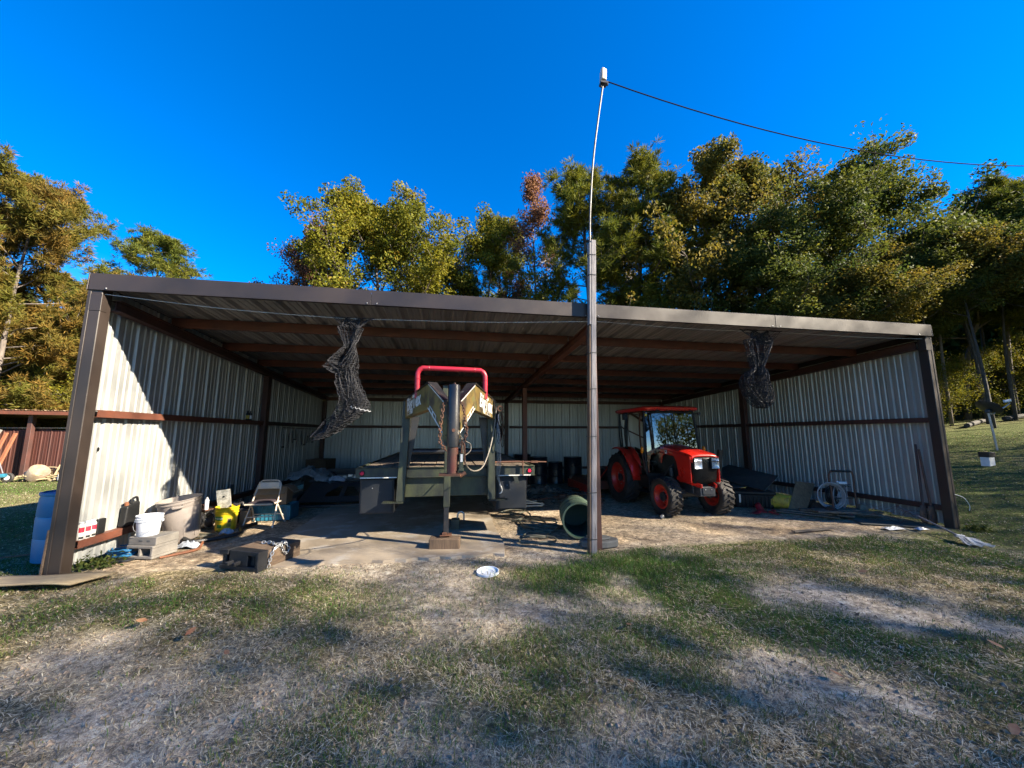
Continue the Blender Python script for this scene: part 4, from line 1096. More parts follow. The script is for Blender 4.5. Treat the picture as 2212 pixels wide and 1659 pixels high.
    for f0 in (0.12,0.34):
        P0 = A.lerp(B,f0); P1 = A.lerp(B,f0+0.2); hgt = Vector((0,0,0.075))
        mb.bar(P0+nrm*0.004+hgt, P1+nrm*0.004+hgt, 0.004, 0.006); mb.bar(P0+nrm*0.004+hgt*0.25, P0+nrm*0.004+hgt, 0.004, 0.006, (1,0,0)); mb.bar(P1+nrm*0.004+hgt*0.25, P1+nrm*0.004+hgt, 0.004, 0.006, (1,0,0))
    mb.build('stripe', MATS['white_letters'], arm, smooth=0)
mb = MB(); mb.b2((4.02,-0.80,1.50), (4.19,-0.72,1.86)); mb.hexa([(4.03,-0.79,1.38),(4.18,-0.79,1.38),(4.18,-0.73,1.38),(4.03,-0.73,1.38),(4.005,-0.79,1.498),(4.205,-0.79,1.498),(4.205,-0.73,1.498),(4.005,-0.73,1.498)])
mb.build('coupler_gusset', MATS['gold_black'], tl, smooth=0, bevel=0.004)
mb = MB(); mb.lathe([(0.0001,2.04),(0.062,2.04),(0.066,2.03),(0.066,1.375),(0.058,1.37)], 22, Matrix.Translation((4.125,-0.87,0)))
ct = mb.build('coupler_tube', MATS['black_chip'], tl)
mb = MB(); mb.cyl((4.125,-0.945,1.55),(4.125,-0.925,1.55),0.02,n=6); mb.cyl((4.13,-0.87,2.041),(4.13,-0.87,2.065),0.012); mb.build('bolt', MATS['rust'], ct, smooth=20)
mb = MB(); mb.cyl((4.122,-0.87,1.10),(4.122,-0.87,1.372),0.058,n=20); mb.build('inner_tube', MATS['rust_red'], tl)
mb = MB(); mb.hexa([(3.985,-0.93,1.078),(4.20,-0.98,1.078),(4.265,-0.82,1.078),(3.985,-0.80,1.078),(3.985,-0.93,1.098),(4.20,-0.98,1.098),(4.265,-0.82,1.098),(3.985,-0.80,1.098)])
mb.cyl((4.20,-0.93,1.075),(4.26,-0.93,1.112),0.02,n=10); mb.build('coupler_plate', MATS['rust'], tl, smooth=20)
mb = MB(); mb.b2((4.19,-0.92,1.13),(4.235,-0.87,1.31)); mb.b2((4.185,-0.93,1.125),(4.24,-0.86,1.15)); lt = mb.build('latch', MATS['mossy_black'], tl, smooth=0, bevel=0.004)
MB().b2((4.205,-0.9235,1.22),(4.228,-0.921,1.30)).build('sticker', MATS['white_paint'], lt, smooth=0)
mb = MB(); mb.tube(spline([(4.215,-0.89,1.30),(4.215,-0.89,1.37),(4.225,-0.89,1.405),(4.245,-0.89,1.39),(4.25,-0.89,1.2)],5), 0.008, 6); mb.build('latch_rod', MATS['rust'], lt)
MB().b2((4.22,-0.84,1.58),(4.245,-0.80,1.66)).build('breakaway_box', MATS['black_plastic'], tl, smooth=0, bevel=0.004)
for s_, pts in ((-1, [(4.07,-0.83,1.86),(4.02,-0.89,1.83),(4.005,-0.91,1.72),(3.99,-0.92,1.60),(3.985,-0.92,1.45),(4.01,-0.92,1.39),(4.055,-0.91,1.335)]), (1, [(4.175,-0.83,1.87),(4.215,-0.89,1.84),(4.235,-0.91,1.74),(4.25,-0.92,1.62),(4.265,-0.92,1.55),(4.245,-0.92,1.45),(4.2,-0.91,1.40)])):
    mb = MB(); chain_mb(mb, spline(pts, 4), 0.046, 0.028, 0.0055); mb.build('safety_chain', MATS['rust'], tl)
mb = MB(); mb.tube(spline([(3.655,0.10,1.98),(3.65,0.10,2.26),(3.66,0.10,2.335),(3.70,0.10,2.375),(3.78,0.10,2.385),(4.42,0.10,2.375),(4.50,0.10,2.365),(4.545,0.10,2.32),(4.555,0.10,2.24),(4.555,0.10,1.98)], 5), 0.034, 12)
mb.build('top_bar', MATS['red_pipe'], tl)
mb = MB()
for x, z in ((3.655,2.24),(4.554,2.24),(3.80,2.385),(4.41,2.376)):
    mb.lathe([(0.035,-0.006),(0.0385,0),(0.035,0.006)], 12, axis_frame((x,0.10,z), (0,0,1) if z < 2.3 else (1,0,0)))
mb.build('weld_bead', MATS['red_pipe'], tl)
# landing jack
jk = MB().box((4.07,0.36,1.28), (0.088,0.088,1.5)).build('jack', MATS['mossy_black'], tl, smooth=0, bevel=0.006)
MB().box((4.07,0.36,0.37), (0.068,0.068,0.36)).build('jack_leg', MATS['black_steel'], jk, smooth=0, bevel=0.005)
mb = MB(); mb.box((4.07,0.36,0.17), (0.16,0.14,0.012)); mb.box((4.05,0.36,0.192), (0.06,0.10,0.03)); mb.build('jack_foot', MATS['rust'], jk, smooth=0, bevel=0.003)
mb = MB(); mb.box((4.02,0.30,2.10), (0.07,0.10,0.16)); mb.box((3.95,0.30,2.09), (0.09,0.06,0.05)); mb.cyl((3.9,0.3,2.09),(3.86,0.3,2.09),0.012); mb.build('jack_gearbox', MATS['mossy_black'], jk, smooth=0, bevel=0.006)
# cables
mb = MB(); mb.tube(spline([(4.20,-0.78,1.50),(4.25,-0.74,1.44),(4.32,-0.6,1.40),(4.33,-0.6,1.33),(4.27,-0.7,1.28),(4.24,-0.78,1.30)],5), 0.0045, 6); mb.build('cable', MATS['cable_beige'], tl)
mb = MB(); mb.tube(spline([(4.22,-0.74,1.46),(4.25,-0.5,1.28),(4.32,-0.2,1.10),(4.43,0.0,1.035),(4.55,0.2,1.08),(4.66,0.4,1.3),(4.74,0.55,1.6),(4.77,0.6,1.85),(4.74,0.55,1.98),(4.66,0.4,2.03)],6), 0.009, 7); mb.build('cable', MATS['cable_beige'], tl)
rr_ = random.Random(3)
bun = MB()
for i in range(9):
    o1, o2 = rr_.uniform(-0.035,0.035), rr_.uniform(-0.03,0.03)
    zb = rr_.uniform(1.30,1.58)
    bun.tube(spline([(4.81+o1*0.4,0.6,1.86),(4.80+o1,0.57+o2,1.75),(4.83+o1*1.5,0.56+o2,zb+0.1),(4.855+o1*1.2,0.56+o2,zb),(4.88+o1,0.57+o2,zb+0.09),(4.86-o1*0.5,0.58+o2,1.74),(4.84,0.6,1.87)],5), 0.006, 5)
bun.build('cord_bundle', MATS['cable_dark'], tl)
mb = MB(); mb.lathe([(0.028,-0.01),(0.045,-0.01),(0.045,0.01),(0.028,0.01),(0.028,-0.01)], 14, axis_frame((4.835,0.6,1.89),(0,1,0))); mb.build('pulley', MATS['rust'], tl)
mb = MB()
for i, o1 in enumerate((-0.02,-0.005,0.01,0.022)):
    mb.tube(spline([(4.80+o1*0.4,0.58,1.80),(4.80+o1,0.55,1.5),(4.81+o1*1.2,0.54,1.1),(4.80+o1*0.8,0.54,0.9),(4.825+o1*0.2,0.54,0.80)],6), 0.004, 5)
mb.build('winch_cable', MATS['steel_cable'], tl)
mb = MB(); mb.tube(spline([(4.825,0.54,0.81),(4.83,0.54,0.775),(4.85,0.54,0.74),(4.858,0.54,0.70),(4.84,0.54,0.665),(4.815,0.54,0.66)],5), [0.006]*4+[0.010]*18+[0.008]*2+[0.005]*2, 8); mb.build('hook', MATS['galv_bright'], tl)
# rod with turnbuckle lying across the right deck corner
mb = MB(); mb.cyl((4.72,0.86,1.075),(5.18,0.86,1.082),0.016); mb.cyl((5.18,0.86,1.082),(5.62,0.9,1.07),0.010); mb.box((5.42,0.88,1.076),(0.11,0.03,0.03)); mb.box((5.20,0.70,1.0),(0.012,0.03,0.22)); mb.box((5.2,0.78,1.075),(0.03,0.2,0.012))
solo('tie_rod', mb, MATS['rust'], (4.9,0.86,1.07), 'rusty rod with turnbuckle lying on the right front of the trailer deck', 'rod')
mb = MB(); mb.hexa([(5.08,0.70,0.78),(5.14,0.70,0.77),(5.14,0.712,0.77),(5.08,0.712,0.78),(5.05,0.70,0.88),(5.12,0.70,0.88),(5.12,0.712,0.88),(5.05,0.712,0.88)]); mb.build('bracket', MATS['mossy_black'], tl, smooth=0)
# under and around
mb = MB(); mb.box((4.06,0.33,0.072), (0.40,0.19,0.144), (0,0,-0.12)); solo('timber_block', mb, MATS['brown_wood'], (4.06,0.33,0), 'split brown timber block under the trailer jack foot', 'wood block', smooth=0, bevel=0.012, seg=2)
lk = thing('coupler_lock', (4.24,1.26,0), 'dark trailer lock with a steel shackle on the dirt behind the jack', 'lock')
MB().box((4.22,1.27,0.09), (0.13,0.12,0.18)).build('body', MATS['mossy_black'], lk, smooth=0, bevel=0.012)
mb = MB(); mb.tube(spline([(4.25,1.27,0.15),(4.25,1.27,0.22),(4.27,1.27,0.265),(4.31,1.27,0.275),(4.345,1.27,0.245),(4.35,1.27,0.15)],5), 0.014, 8); mb.build('shackle', MATS['galv_bright'], lk)
lid = thing('bucket_lid', (4.53,-0.66,0.012), 'white round bucket lid lying flat on the worn dirt', 'lid')
lid.rotation_euler = (0.05, -0.03, 0)
MB().lathe([(0.0001,0.006),(0.098,0.006),(0.11,0.012),(0.116,0.022),(0.122,0.022),(0.124,0.0),(0.12,0.0)], 32).build('rim', MATS['white_plastic'], lid, local=True)
MB().lathe([(0.06,0.0065),(0.062,0.010),(0.066,0.010),(0.068,0.0065)], 24).build('ring', MATS['white_plastic'], lid, local=True)

# ------------------------------------------------------------------ tractor
CX_ = 8.65
tr = thing('compact_tractor', (CX_,2.3,0), 'bright orange-red compact tractor with a glass cab facing out of the shed', 'tractor')
def tyre_mesh(r, wd, rr, nl, lh, bar):
    """tyre around the x axis; lugs: nl per side"""
    mb = MB(); h = wd/2
    prof = [(rr,-h*0.72),(rr+0.02,-h*0.80),(rr+(r-rr)*0.45,-h),(r-0.035,-h*0.95),(r-lh,-h*0.80),(r-lh,h*0.80),(r-0.035,h*0.95),(rr+(r-rr)*0.45,h),(rr+0.02,h*0.80),(rr,h*0.72)]
    mb.lathe(prof, 40, Matrix.Rotation(math.pi/2, 4, 'Y'))
    M = Matrix.Rotation(math.pi/2, 4, 'Y')
    for s_ in (-1, 1):
        for i in range(nl):
            a0 = 2*math.pi*(i+(0.5 if s_ > 0 else 0))/nl
            pth = [(0.04*h*s_*-1, bar*0.0, 0), (0.45*h*s_, bar*0.45, 0), (0.80*h*s_, bar*0.82, 0), (0.985*h*s_, bar, -0.055)]
            tw = 2*math.pi/nl*0.26
            V = []
            for x_, da, dr in pth:
                for sg, rad in ((-1, r-lh-0.01+dr), (1, r-lh-0.01+dr), (1, r+dr*0.35), (-1, r+dr*0.35)):
                    a = a0+da+sg*tw*(0.5 if rad > r-lh else 0.62)
                    V.append((x_, rad*math.cos(a), rad*math.sin(a)))
            F = [(0,1,2,3),(12,15,14,13)]
            for k_ in range(3):
                for e in range(4):
                    F.append((k_*4+e, k_*4+(e+1) % 4, k_*4+4+(e+1) % 4, k_*4+4+e))
            mb.add(V, F)
    return mb
def wheel(x, y, r, wd, rr, nl, lh, bar, out_, steer=0.0):
    T = Matrix.Translation((x,y,r-0.012)) @ Matrix.Rotation(steer, 4, 'Z')
    hub = MB(); hub.lathe([(0.0001,-0.04),(0.05,-0.04),(0.055,0.05),(0.085,0.05),(0.085,0.02),(0.0001,0.02)], 14, T @ Matrix.Rotation(math.pi/2*out_, 4, 'Y') @ Matrix.Translation((0,0,wd*0.10)))
    hb = hub.build('wheel', MATS['cast_grey'], tr)
    tm_ = tyre_mesh(r, wd, rr, nl, lh, bar); tm_.v = [tuple(T @ Vector(p)) for p in tm_.v]
    tm_.build('tyre', MATS['tyre'], hb, smooth=25)
    rim = MB(); h = wd/2
    rim.lathe([(rr+0.022,h*0.80),(rr+0.012,h*0.84),(rr-0.012,h*0.80),(rr-0.03,h*0.55),(rr-0.045,h*0.3),(rr*0.72,h*0.12),(rr*0.62,h*0.24),(rr*0.3,h*0.26),(0.06,h*0.22),(0.06,h*0.1),(rr*0.70,h*0.02),(rr-0.04,-h*0.5),(rr+0.022,-h*0.80)], 36, T @ Matrix.Rotation(math.pi/2*out_, 4, 'Y'))
    rm = rim.build('rim', MATS['rim_red'], hb)
    bl = MB()
    for k_ in range(6):
        a = k_*math.pi/3
        M_ = T @ Matrix.Rotation(math.pi/2*out_, 4, 'Y'); c0 = M_ @ Vector((rr*0.46*math.cos(a), rr*0.46*math.sin(a), h*0.24)); c1 = M_ @ Vector((rr*0.46*math.cos(a), rr*0.46*math.sin(a), h*0.24+0.02))
        bl.cyl(c0, c1, 0.012, n=6)
    bl.build('lug_nuts', MATS['galv_bright'], hb)
wheel(8.02, 3.15, 0.55, 0.33, 0.315, 17, 0.032, 0.42, -1); wheel(9.28, 3.15, 0.55, 0.33, 0.315, 17, 0.032, 0.42, 1)
wheel(8.13, 1.66, 0.36, 0.27, 0.20, 22, 0.022, 0.20, -1, 0.06); wheel(9.17, 1.66, 0.36, 0.27, 0.20, 22, 0.022, 0.20, 1, 0.06)
# bonnet top: lofted sections (y, half width, z edge, z crown)
secs = [(1.20,0.235,1.085,1.10),(1.21,0.262,1.10,1.135),(1.26,0.278,1.12,1.165),(1.40,0.285,1.145,1.195),(1.70,0.29,1.185,1.245),(2.00,0.295,1.215,1.285),(2.22,0.30,1.235,1.305)]
A = []
for y, hw, ze, zc in secs:
    row = []
    for k_ in range(15):
        u = -1+2*k_/14; au = abs(u)
        xx = CX_+hw*math.copysign(min(1.0, au*1.08), u) if au < 0.93 else CX_+hw*math.copysign(1.0, u)
        zz_ = ze+(zc-ze)*(1-au**3.2)
        if k_ in (0, 14): zz_ = ze-0.10
        row.append((xx, y, zz_))
    A.append(row)
MB().surf(A).build('bonnet', MATS['tractor_red'], tr, smooth=50, solid=0.006)
for s_ in (-1, 1):
    poly = [(1.205,0.64),(1.205,1.10),(2.23,1.22),(2.23,0.93),(2.13,0.92),(2.09,1.05),(2.0,1.125),(1.86,1.14),(1.70,1.09),(1.62,0.98),(1.58,0.80),(1.56,0.62)]
    M_ = Matrix(((0,0,1,CX_+s_*0.283),(1,0,0,0),(0,1,0,0),(0,0,0,1)))
    MB().prism(poly, 0.022, M_).build('bonnet_side', MATS['tractor_red'], tr, smooth=0, bevel=0.006)
    MB().b2((CX_+s_*0.225-0.02,1.60,0.62), (CX_+s_*0.225+0.02,2.20,1.14)).build('engine_screen', MATS['black_plastic'], tr, smooth=0)
    MB().bar((CX_+s_*0.29,1.62,0.69),(CX_+s_*0.14,1.13,0.585),0.03,0.07).build('lower_trim', MATS['tractor_red'], tr, smooth=0, bevel=0.008)
# front: black mask, lamps, emblem, mesh
mb = MB(); A = []
for z, hw, yy in ((0.63,0.22,1.20),(0.72,0.245,1.185),(0.90,0.26,1.175),(1.06,0.262,1.18),(1.10,0.25,1.19)):
    A.append([(CX_+hw*u, yy+0.05*abs(u)**2.5, z) for u in np.linspace(-1,1,11)])
gr_ = mb.surf(A).build('grille', MATS['grille_black'], tr, smooth=50, solid=0.006)
mb = MB()
for k_ in range(9):
    z = 0.66+0.022*k_; mb.tube([(CX_+0.215*u, 1.178+0.045*abs(u)**2.5, z) for u in np.linspace(-1,1,9)], 0.0035, 4)
mb.build('grille_bars', MATS['grille_black'], gr_, smooth=0)
for s_ in (-1, 1):
    xa, xb = CX_+s_*0.085, CX_+s_*0.255
    mb = MB(); mb.b2((xa,1.171,0.885),(xb,1.182,1.085)); mb.b2((xa,1.146,1.014),(xb,1.170,1.023)); mb.b2((xa,1.146,0.885),(xb,1.170,0.893)); mb.b2((xa,1.146,1.08),(xb,1.170,1.087)); mb.b2((xa-0.004,1.146,0.8935),(xa+0.004,1.170,1.0795)); mb.b2((xb-0.004,1.146,0.8935),(xb+0.004,1.170,1.0795)); hl = mb.build('headlight', MATS['black_plastic'], tr, smooth=0, bevel=0.008)
    for z0, z1 in ((1.025,1.078),(0.895,1.012)):
        A = []
        n_ = 9
        for i in range(n_):
            A.append([(xa+(xb-xa)*(0.07+0.86*i/(n_-1)), 1.1485-0.004*math.cos((i-4)/4*1.3)+0.020*(1-abs(2*j/6-1)**2)*(1-abs(2*i/(n_-1)-1)**2), z0+(z1-z0)*j/6) for j in range(7)])
        MB().surf(A).build('reflector', MATS['lamp_silver'], hl, smooth=60)
        MB().add([(xa+s_*0.008,1.1405,z0-0.003),(xb-s_*0.008,1.1405,z0-0.003),(xb-s_*0.008,1.1405,z1+0.003),(xa+s_*0.008,1.1405,z1+0.003)],[(0,1,2,3)]).build('lens', MATS['lens_clear'], hl, smooth=0)
mb = MB(); M_ = axis_frame((CX_,1.166,1.02),(0,-1,0)) @ Matrix.Diagonal((1.0,0.8,1,1))
mb.lathe([(0.030,0),(0.032,0.006),(0.037,0.006),(0.039,0)], 22, M_)
mb.tube([(CX_-0.022,1.160,1.008),(CX_-0.004,1.159,1.010),(CX_+0.004,1.159,1.024),(CX_+0.020,1.160,1.033)], 0.0045, 6); mb.build('emblem', MATS['chrome'], tr)
mb = MB(); mb.b2((CX_-0.15,1.17,0.41),(CX_+0.15,1.45,0.575)); mb.b2((CX_-0.11,1.155,0.44),(CX_+0.11,1.169,0.57)); wgt = mb.build('front_bracket', MATS['cast_grey'], tr, smooth=0, bevel=0.008)
mb = MB()
for x in (-0.06,0.06): mb.cyl((CX_+x,1.156,0.53),(CX_+x,1.146,0.53),0.011,n=6)
mb.build('bolt', MATS['galv_bright'], wgt, smooth=0)
mb = MB(); mb.cyl((8.24,1.66,0.40),(9.06,1.66,0.40),0.055); mb.cyl((8.42,1.66,0.40),(8.88,1.66,0.40),0.08); mb.sphere((8.25,1.66,0.37),0.085,12,8); mb.sphere((9.05,1.66,0.37),0.085,12,8)
mb.cyl((8.30,1.58,0.47),(9.0,1.58,0.47),0.018); mb.build('front_axle', MATS['cast_grey'], tr)
mb = MB(); mb.b2((CX_-0.16,1.35,0.42),(CX_+0.16,3.3,0.70)); mb.b2((CX_-0.20,1.62,0.60),(CX_+0.20,2.2,1.10)); mb.b2((CX_-0.22,2.9,0.40),(CX_+0.22,3.45,0.85)); mb.build('chassis', MATS['cast_grey'], tr, smooth=0, bevel=0.015)
MB().cyl((8.1,3.15,0.54),(9.2,3.15,0.54),0.085).build('rear_axle', MATS['cast_grey'], tr)
# fuel tank, step
mb = MB(); mb.b2((8.10,2.18,0.42),(8.44,2.62,0.62)); mb.b2((8.02,2.15,0.34),(8.30,2.55,0.365)); mb.bar((8.10,2.2,0.37),(8.14,2.2,0.60),0.02,0.03,(0,1,0)); mb.bar((8.10,2.5,0.37),(8.14,2.5,0.60),0.02,0.03,(0,1,0)); mb.build('step', MATS['black_plastic'], tr, smooth=0, bevel=0.006)
# cab frame: pillars
zt = 1.985
P = {'fl':((8.055,2.16,0.70),(8.09,2.24,zt)),'fr':((9.245,2.16,0.70),(9.21,2.24,zt)),'bl':((8.13,3.34,0.98),(8.11,3.42,zt)),'br':((9.17,3.34,0.98),(9.19,3.42,zt)),
     'ml':((8.055,3.0,1.22),(8.075,2.98,zt)),'mr':((9.245,3.0,1.22),(9.225,2.98,zt))}
for k_, (a, b_) in P.items():
    a, b_ = Vector(a), Vector(b_); sg = -1 if k_[1] == 'l' else 1
    midp = a.lerp(b_, 0.45)+Vector((sg*0.035,-0.02 if k_[0] == 'f' else 0.01,0))
    MB().tube(spline([a, midp, b_], 6), 0.021, 8).build('pillar', MATS['black_plastic'], tr)
mb = MB(); mb.tube([(8.09,2.24,zt),(9.21,2.24,zt),(9.19,3.42,zt),(8.11,3.42,zt)],0.025,6,closed=True); mb.b2((8.055,2.14,0.66),(8.40,2.20,0.72)); mb.b2((8.90,2.14,0.66),(9.245,2.20,0.72)); mb.b2((8.10,2.2,0.62),(9.2,3.3,0.66)); mb.build('cab_frame', MATS['black_plastic'], tr, smooth=30)
def pane(nm, c4, bulge):
    c4 = [Vector(p) for p in c4]; A = []; b_ = Vector(bulge)
    for i in range(9):
        u = i/8; row = []
        for j in range(9):
            v_ = j/8
            p = c4[0].lerp(c4[1], u).lerp(c4[3].lerp(c4[2], u), v_)
            row.append(p+b_*(1-(2*u-1)**2)*0.6+b_*0.5*math.sin(math.pi*v_))
        A.append(row)
    return MB().surf(A).build(nm, MATS['cab_glass'], tr, smooth=80)
pane('windscreen', [(8.07,2.155,0.74),(9.23,2.155,0.74),(9.20,2.235,zt-0.02),(8.10,2.235,zt-0.02)], (0,-0.035,0))
pane('side_glass', [(8.05,2.19,0.74),(8.06,2.97,1.20),(8.075,2.97,zt-0.02),(8.09,2.26,zt-0.02)], (-0.03,0,0))
pane('side_glass', [(9.25,2.19,0.74),(9.24,2.97,1.20),(9.225,2.97,zt-0.02),(9.21,2.26,zt-0.02)], (0.03,0,0))
pane('rear_glass', [(8.13,3.37,1.05),(9.17,3.37,1.05),(9.17,3.43,zt-0.02),(8.13,3.43,zt-0.02)], (0,0.03,0))
pane('quarter_glass', [(8.06,3.02,1.25),(8.12,3.33,1.15),(8.11,3.40,zt-0.02),(8.075,3.0,zt-0.02)], (-0.015,0,0))
pane('quarter_glass', [(9.24,3.02,1.25),(9.18,3.33,1.15),(9.19,3.40,zt-0.02),(9.225,3.0,zt-0.02)], (0.015,0,0))
# roof
A = []
for z, gx_, y0, y1 in ((1.985,0.56,2.12,3.48),(2.0,0.605,2.05,3.56),(2.05,0.615,2.03,3.60),(2.075,0.58,2.08,3.54),(2.095,0.46,2.22,3.40),(2.10,0.01,2.7,2.9)):
    row = []; cr = 0.14 if gx_ > 0.1 else 0.002
    for cxs, cys, a0 in ((1,-1,-90),(1,1,0),(-1,1,90),(-1,-1,180)):
        for k_ in range(5):
            a = R(a0+90*k_/4)
            row.append((CX_+cxs*(gx_-cr)+cr*math.cos(a), (y0+cr if cys < 0 else y1-cr)+cr*math.sin(a), z))
    row.append(row[0]); A.append(row)
rf = MB().surf(A).build('cab_roof', MATS['tractor_red'], tr, smooth=45)
mb = MB(); mb.b2((8.2,2.2,1.94),(9.1,3.35,1.98)); mb.build('headliner', MATS['black_plastic'], tr, smooth=0)
for x in (8.28, 9.02):
    mb = MB(); mb.box((x,2.04,1.975),(0.09,0.05,0.035)); mb.build('work_lamp', MATS['black_plastic'], rf, smooth=0, bevel=0.01)
# lamps, mirrors, stickers
ts = MB().lathe([(0.0001,0.03),(0.02,0.028),(0.032,0.015),(0.036,0.0),(0.036,-0.02)], 14, axis_frame((7.955,2.13,1.19),(0,-1,0)) @ Matrix.Diagonal((0.75,1.9,1,1))).build('turn_signal', MATS['lens_amber'], tr)
MB().bar((7.955,2.15,1.19),(8.06,2.18,1.19),0.03,0.05).build('bracket', MATS['black_plastic'], ts, smooth=0)
MB().lathe([(0.0001,0.03),(0.02,0.028),(0.032,0.015),(0.036,0.0),(0.036,-0.02)], 14, axis_frame((9.345,2.13,1.19),(0,-1,0)) @ Matrix.Diagonal((0.75,1.9,1,1))).build('turn_signal', MATS['lens_amber'], tr)
mb = MB(); mb.tube(spline([(8.07,2.6,1.93),(7.95,2.56,1.93),(7.83,2.55,1.91)],4),0.010,6); mb.box((7.80,2.55,1.87),(0.09,0.04,0.13),(0,0,0.3)); mb.build('mirror', MATS['black_plastic'], tr, bevel=0.006)
mb = MB(); mb.tube(spline([(9.22,2.25,1.93),(9.30,2.18,1.94)],4),0.010,6); mb.box((9.31,2.16,1.93),(0.06,0.05,0.06)); mb.build('side_lamp', MATS['cast_grey'], tr, bevel=0.008)
MB().box((8.105,2.196,1.90),(0.05,0.003,0.05)).build('sticker', MATS['yellow_dirty'], tr, smooth=0)
MB().box((CX_-0.3025,1.93,1.155),(0.003,0.07,0.07)).build('sticker', MATS['white_paint'], tr, smooth=0)
mb = MB(); mb.box((CX_-0.3045,1.93,1.165),(0.002,0.035,0.03)); mb.build('sticker_print', MATS['label_dark'], tr, smooth=0)
# fenders: arcs over the rear tyres
for s_, xo in ((-1, 8.0), (1, 9.30)):
    A = []
    for k_ in range(15):
        a = R(-2+112*k_/14); rr2 = 0.615+0.03*math.sin(a)
        y = 3.15-rr2*math.cos(a); z = 0.56+rr2*math.sin(a)
        wo_ = 0.13*min(1, 0.35+k_/8)
        A.append([(xo+s_*wo_, y+0.012, z-0.02), (xo+s_*wo_*0.96, y, z), (xo+s_*0.02, y, z+0.006), (xo-s_*0.14, y, z)])
    MB().surf(A).build('fender', MATS['tractor_red'], tr, smooth=50, solid=0.012)
    A = []
    for k_ in range(12):
        a = R(8+140*k_/11); rr2 = 0.60
        A.append([(xo-s_*0.05, 3.15-rr2*math.cos(a), 0.56+rr2*math.sin(a)), (xo-s_*0.17, 3.15-rr2*0.97*math.cos(a), 0.56+rr2*0.97*math.sin(a)), (xo-s_*0.20, 3.15-0.3*math.cos(a), 0.56+0.3*math.sin(a))])
    MB().surf(A).build('inner_fender', MATS['black_plastic'], tr, smooth=50, solid=0.008)
# inside the cab
mb = MB(); mb.box((CX_,2.98,1.00),(0.46,0.44,0.14),(0.08,0,0)); mb.box((CX_,3.20,1.30),(0.44,0.12,0.56),(-0.14,0,0)); mb.box((CX_,3.24,1.64),(0.24,0.09,0.14),(-0.14,0,0)); mb.build('seat', MATS['seat_pad'], tr, smooth=0, bevel=0.04, seg=3)
mb = MB(); mb.lathe([(0.165,-0.012),(0.18,0),(0.165,0.012),(0.153,0),(0.165,-0.012)], 24, Matrix.Translation((CX_,2.58,1.30)) @ Matrix.Rotation(-0.6,4,'X')); mb.bar((CX_-0.16,2.58,1.30),(CX_+0.16,2.58,1.30),0.02,0.012); mb.cyl((CX_,2.58,1.3),(CX_,2.42,1.0),0.03); mb.box((CX_,2.36,1.0),(0.34,0.16,0.42)); mb.build('steering_wheel', MATS['black_plastic'], tr)
mb = MB()
for x in (8.20,9.1): mb.box((x,2.9,0.85),(0.16,0.7,0.4))
mb.build('console', MATS['black_plastic'], tr, smooth=0, bevel=0.03)
# engine side details
mb = MB(); mb.cyl((8.36,1.80,0.70),(8.36,1.80,0.86),0.04); mb.tube(spline([(8.34,1.7,0.92),(8.33,1.8,0.86),(8.34,1.95,0.74),(8.36,2.1,0.62)],4),0.014,6); mb.tube(spline([(8.40,1.66,0.56),(8.32,1.78,0.60),(8.30,1.98,0.52),(8.36,2.15,0.5)],4),0.012,6); mb.cyl((8.37,1.9,0.62),(8.37,2.02,0.62),0.03); mb.build('engine_hoses', MATS['cast_grey'], tr)

# mower behind the tractor
mw = thing('rotary_cutter', (8.35,4.75,0), 'red rotary mower deck on the dirt behind the tractor', 'mower')
mb = MB(); mb.hexa([(7.55,4.15,0.12),(9.1,4.15,0.12),(9.1,5.6,0.12),(7.55,5.6,0.12),(7.62,4.22,0.33),(9.03,4.22,0.33),(9.03,5.5,0.33),(7.62,5.5,0.33)]); mb.build('deck', MATS['rust_red'], mw, smooth=0, bevel=0.01)
for x in (7.53,9.12): MB().b2((x-0.012,4.1,0.03),(x+0.012,5.65,0.24)).build('skid', MATS['rim_red'], mw, smooth=0, bevel=0.004)
mb = MB(); mb.box((8.33,4.8,0.46),(0.24,0.3,0.24)); mb.cyl((8.33,4.6,0.5),(8.33,4.05,0.55),0.05); mb.build('gearbox', MATS['black_steel'], mw, smooth=20, bevel=0.015)
mb = MB(); mb.bar((7.85,4.2,0.33),(8.28,4.25,0.80),0.05,0.02); mb.bar((8.81,4.2,0.33),(8.38,4.25,0.80),0.05,0.02); mb.bar((8.33,4.25,0.80),(8.33,5.4,0.36),0.05,0.02); mb.bar((7.66,4.18,0.30),(7.60,3.92,0.56),0.05,0.03); mb.build('hitch_frame', MATS['rim_red'], mw, smooth=0)
tcn = thing('tin_can', (7.93,1.45,0), 'small silver can lying against the tractor front tyre', 'can')
M_ = axis_frame((7.90,1.44,0.033),(0.6,0.8,0))
MB().lathe([(0.0001,0.0),(0.03,0.0),(0.033,0.004),(0.033,0.1),(0.03,0.105),(0.0001,0.105)],18,M_).build('body', MATS['galv_bright'], tcn)
MB().lathe([(0.0334,0.02),(0.0334,0.08)],18,M_).build('label_band', MATS['box_steel'], tcn)

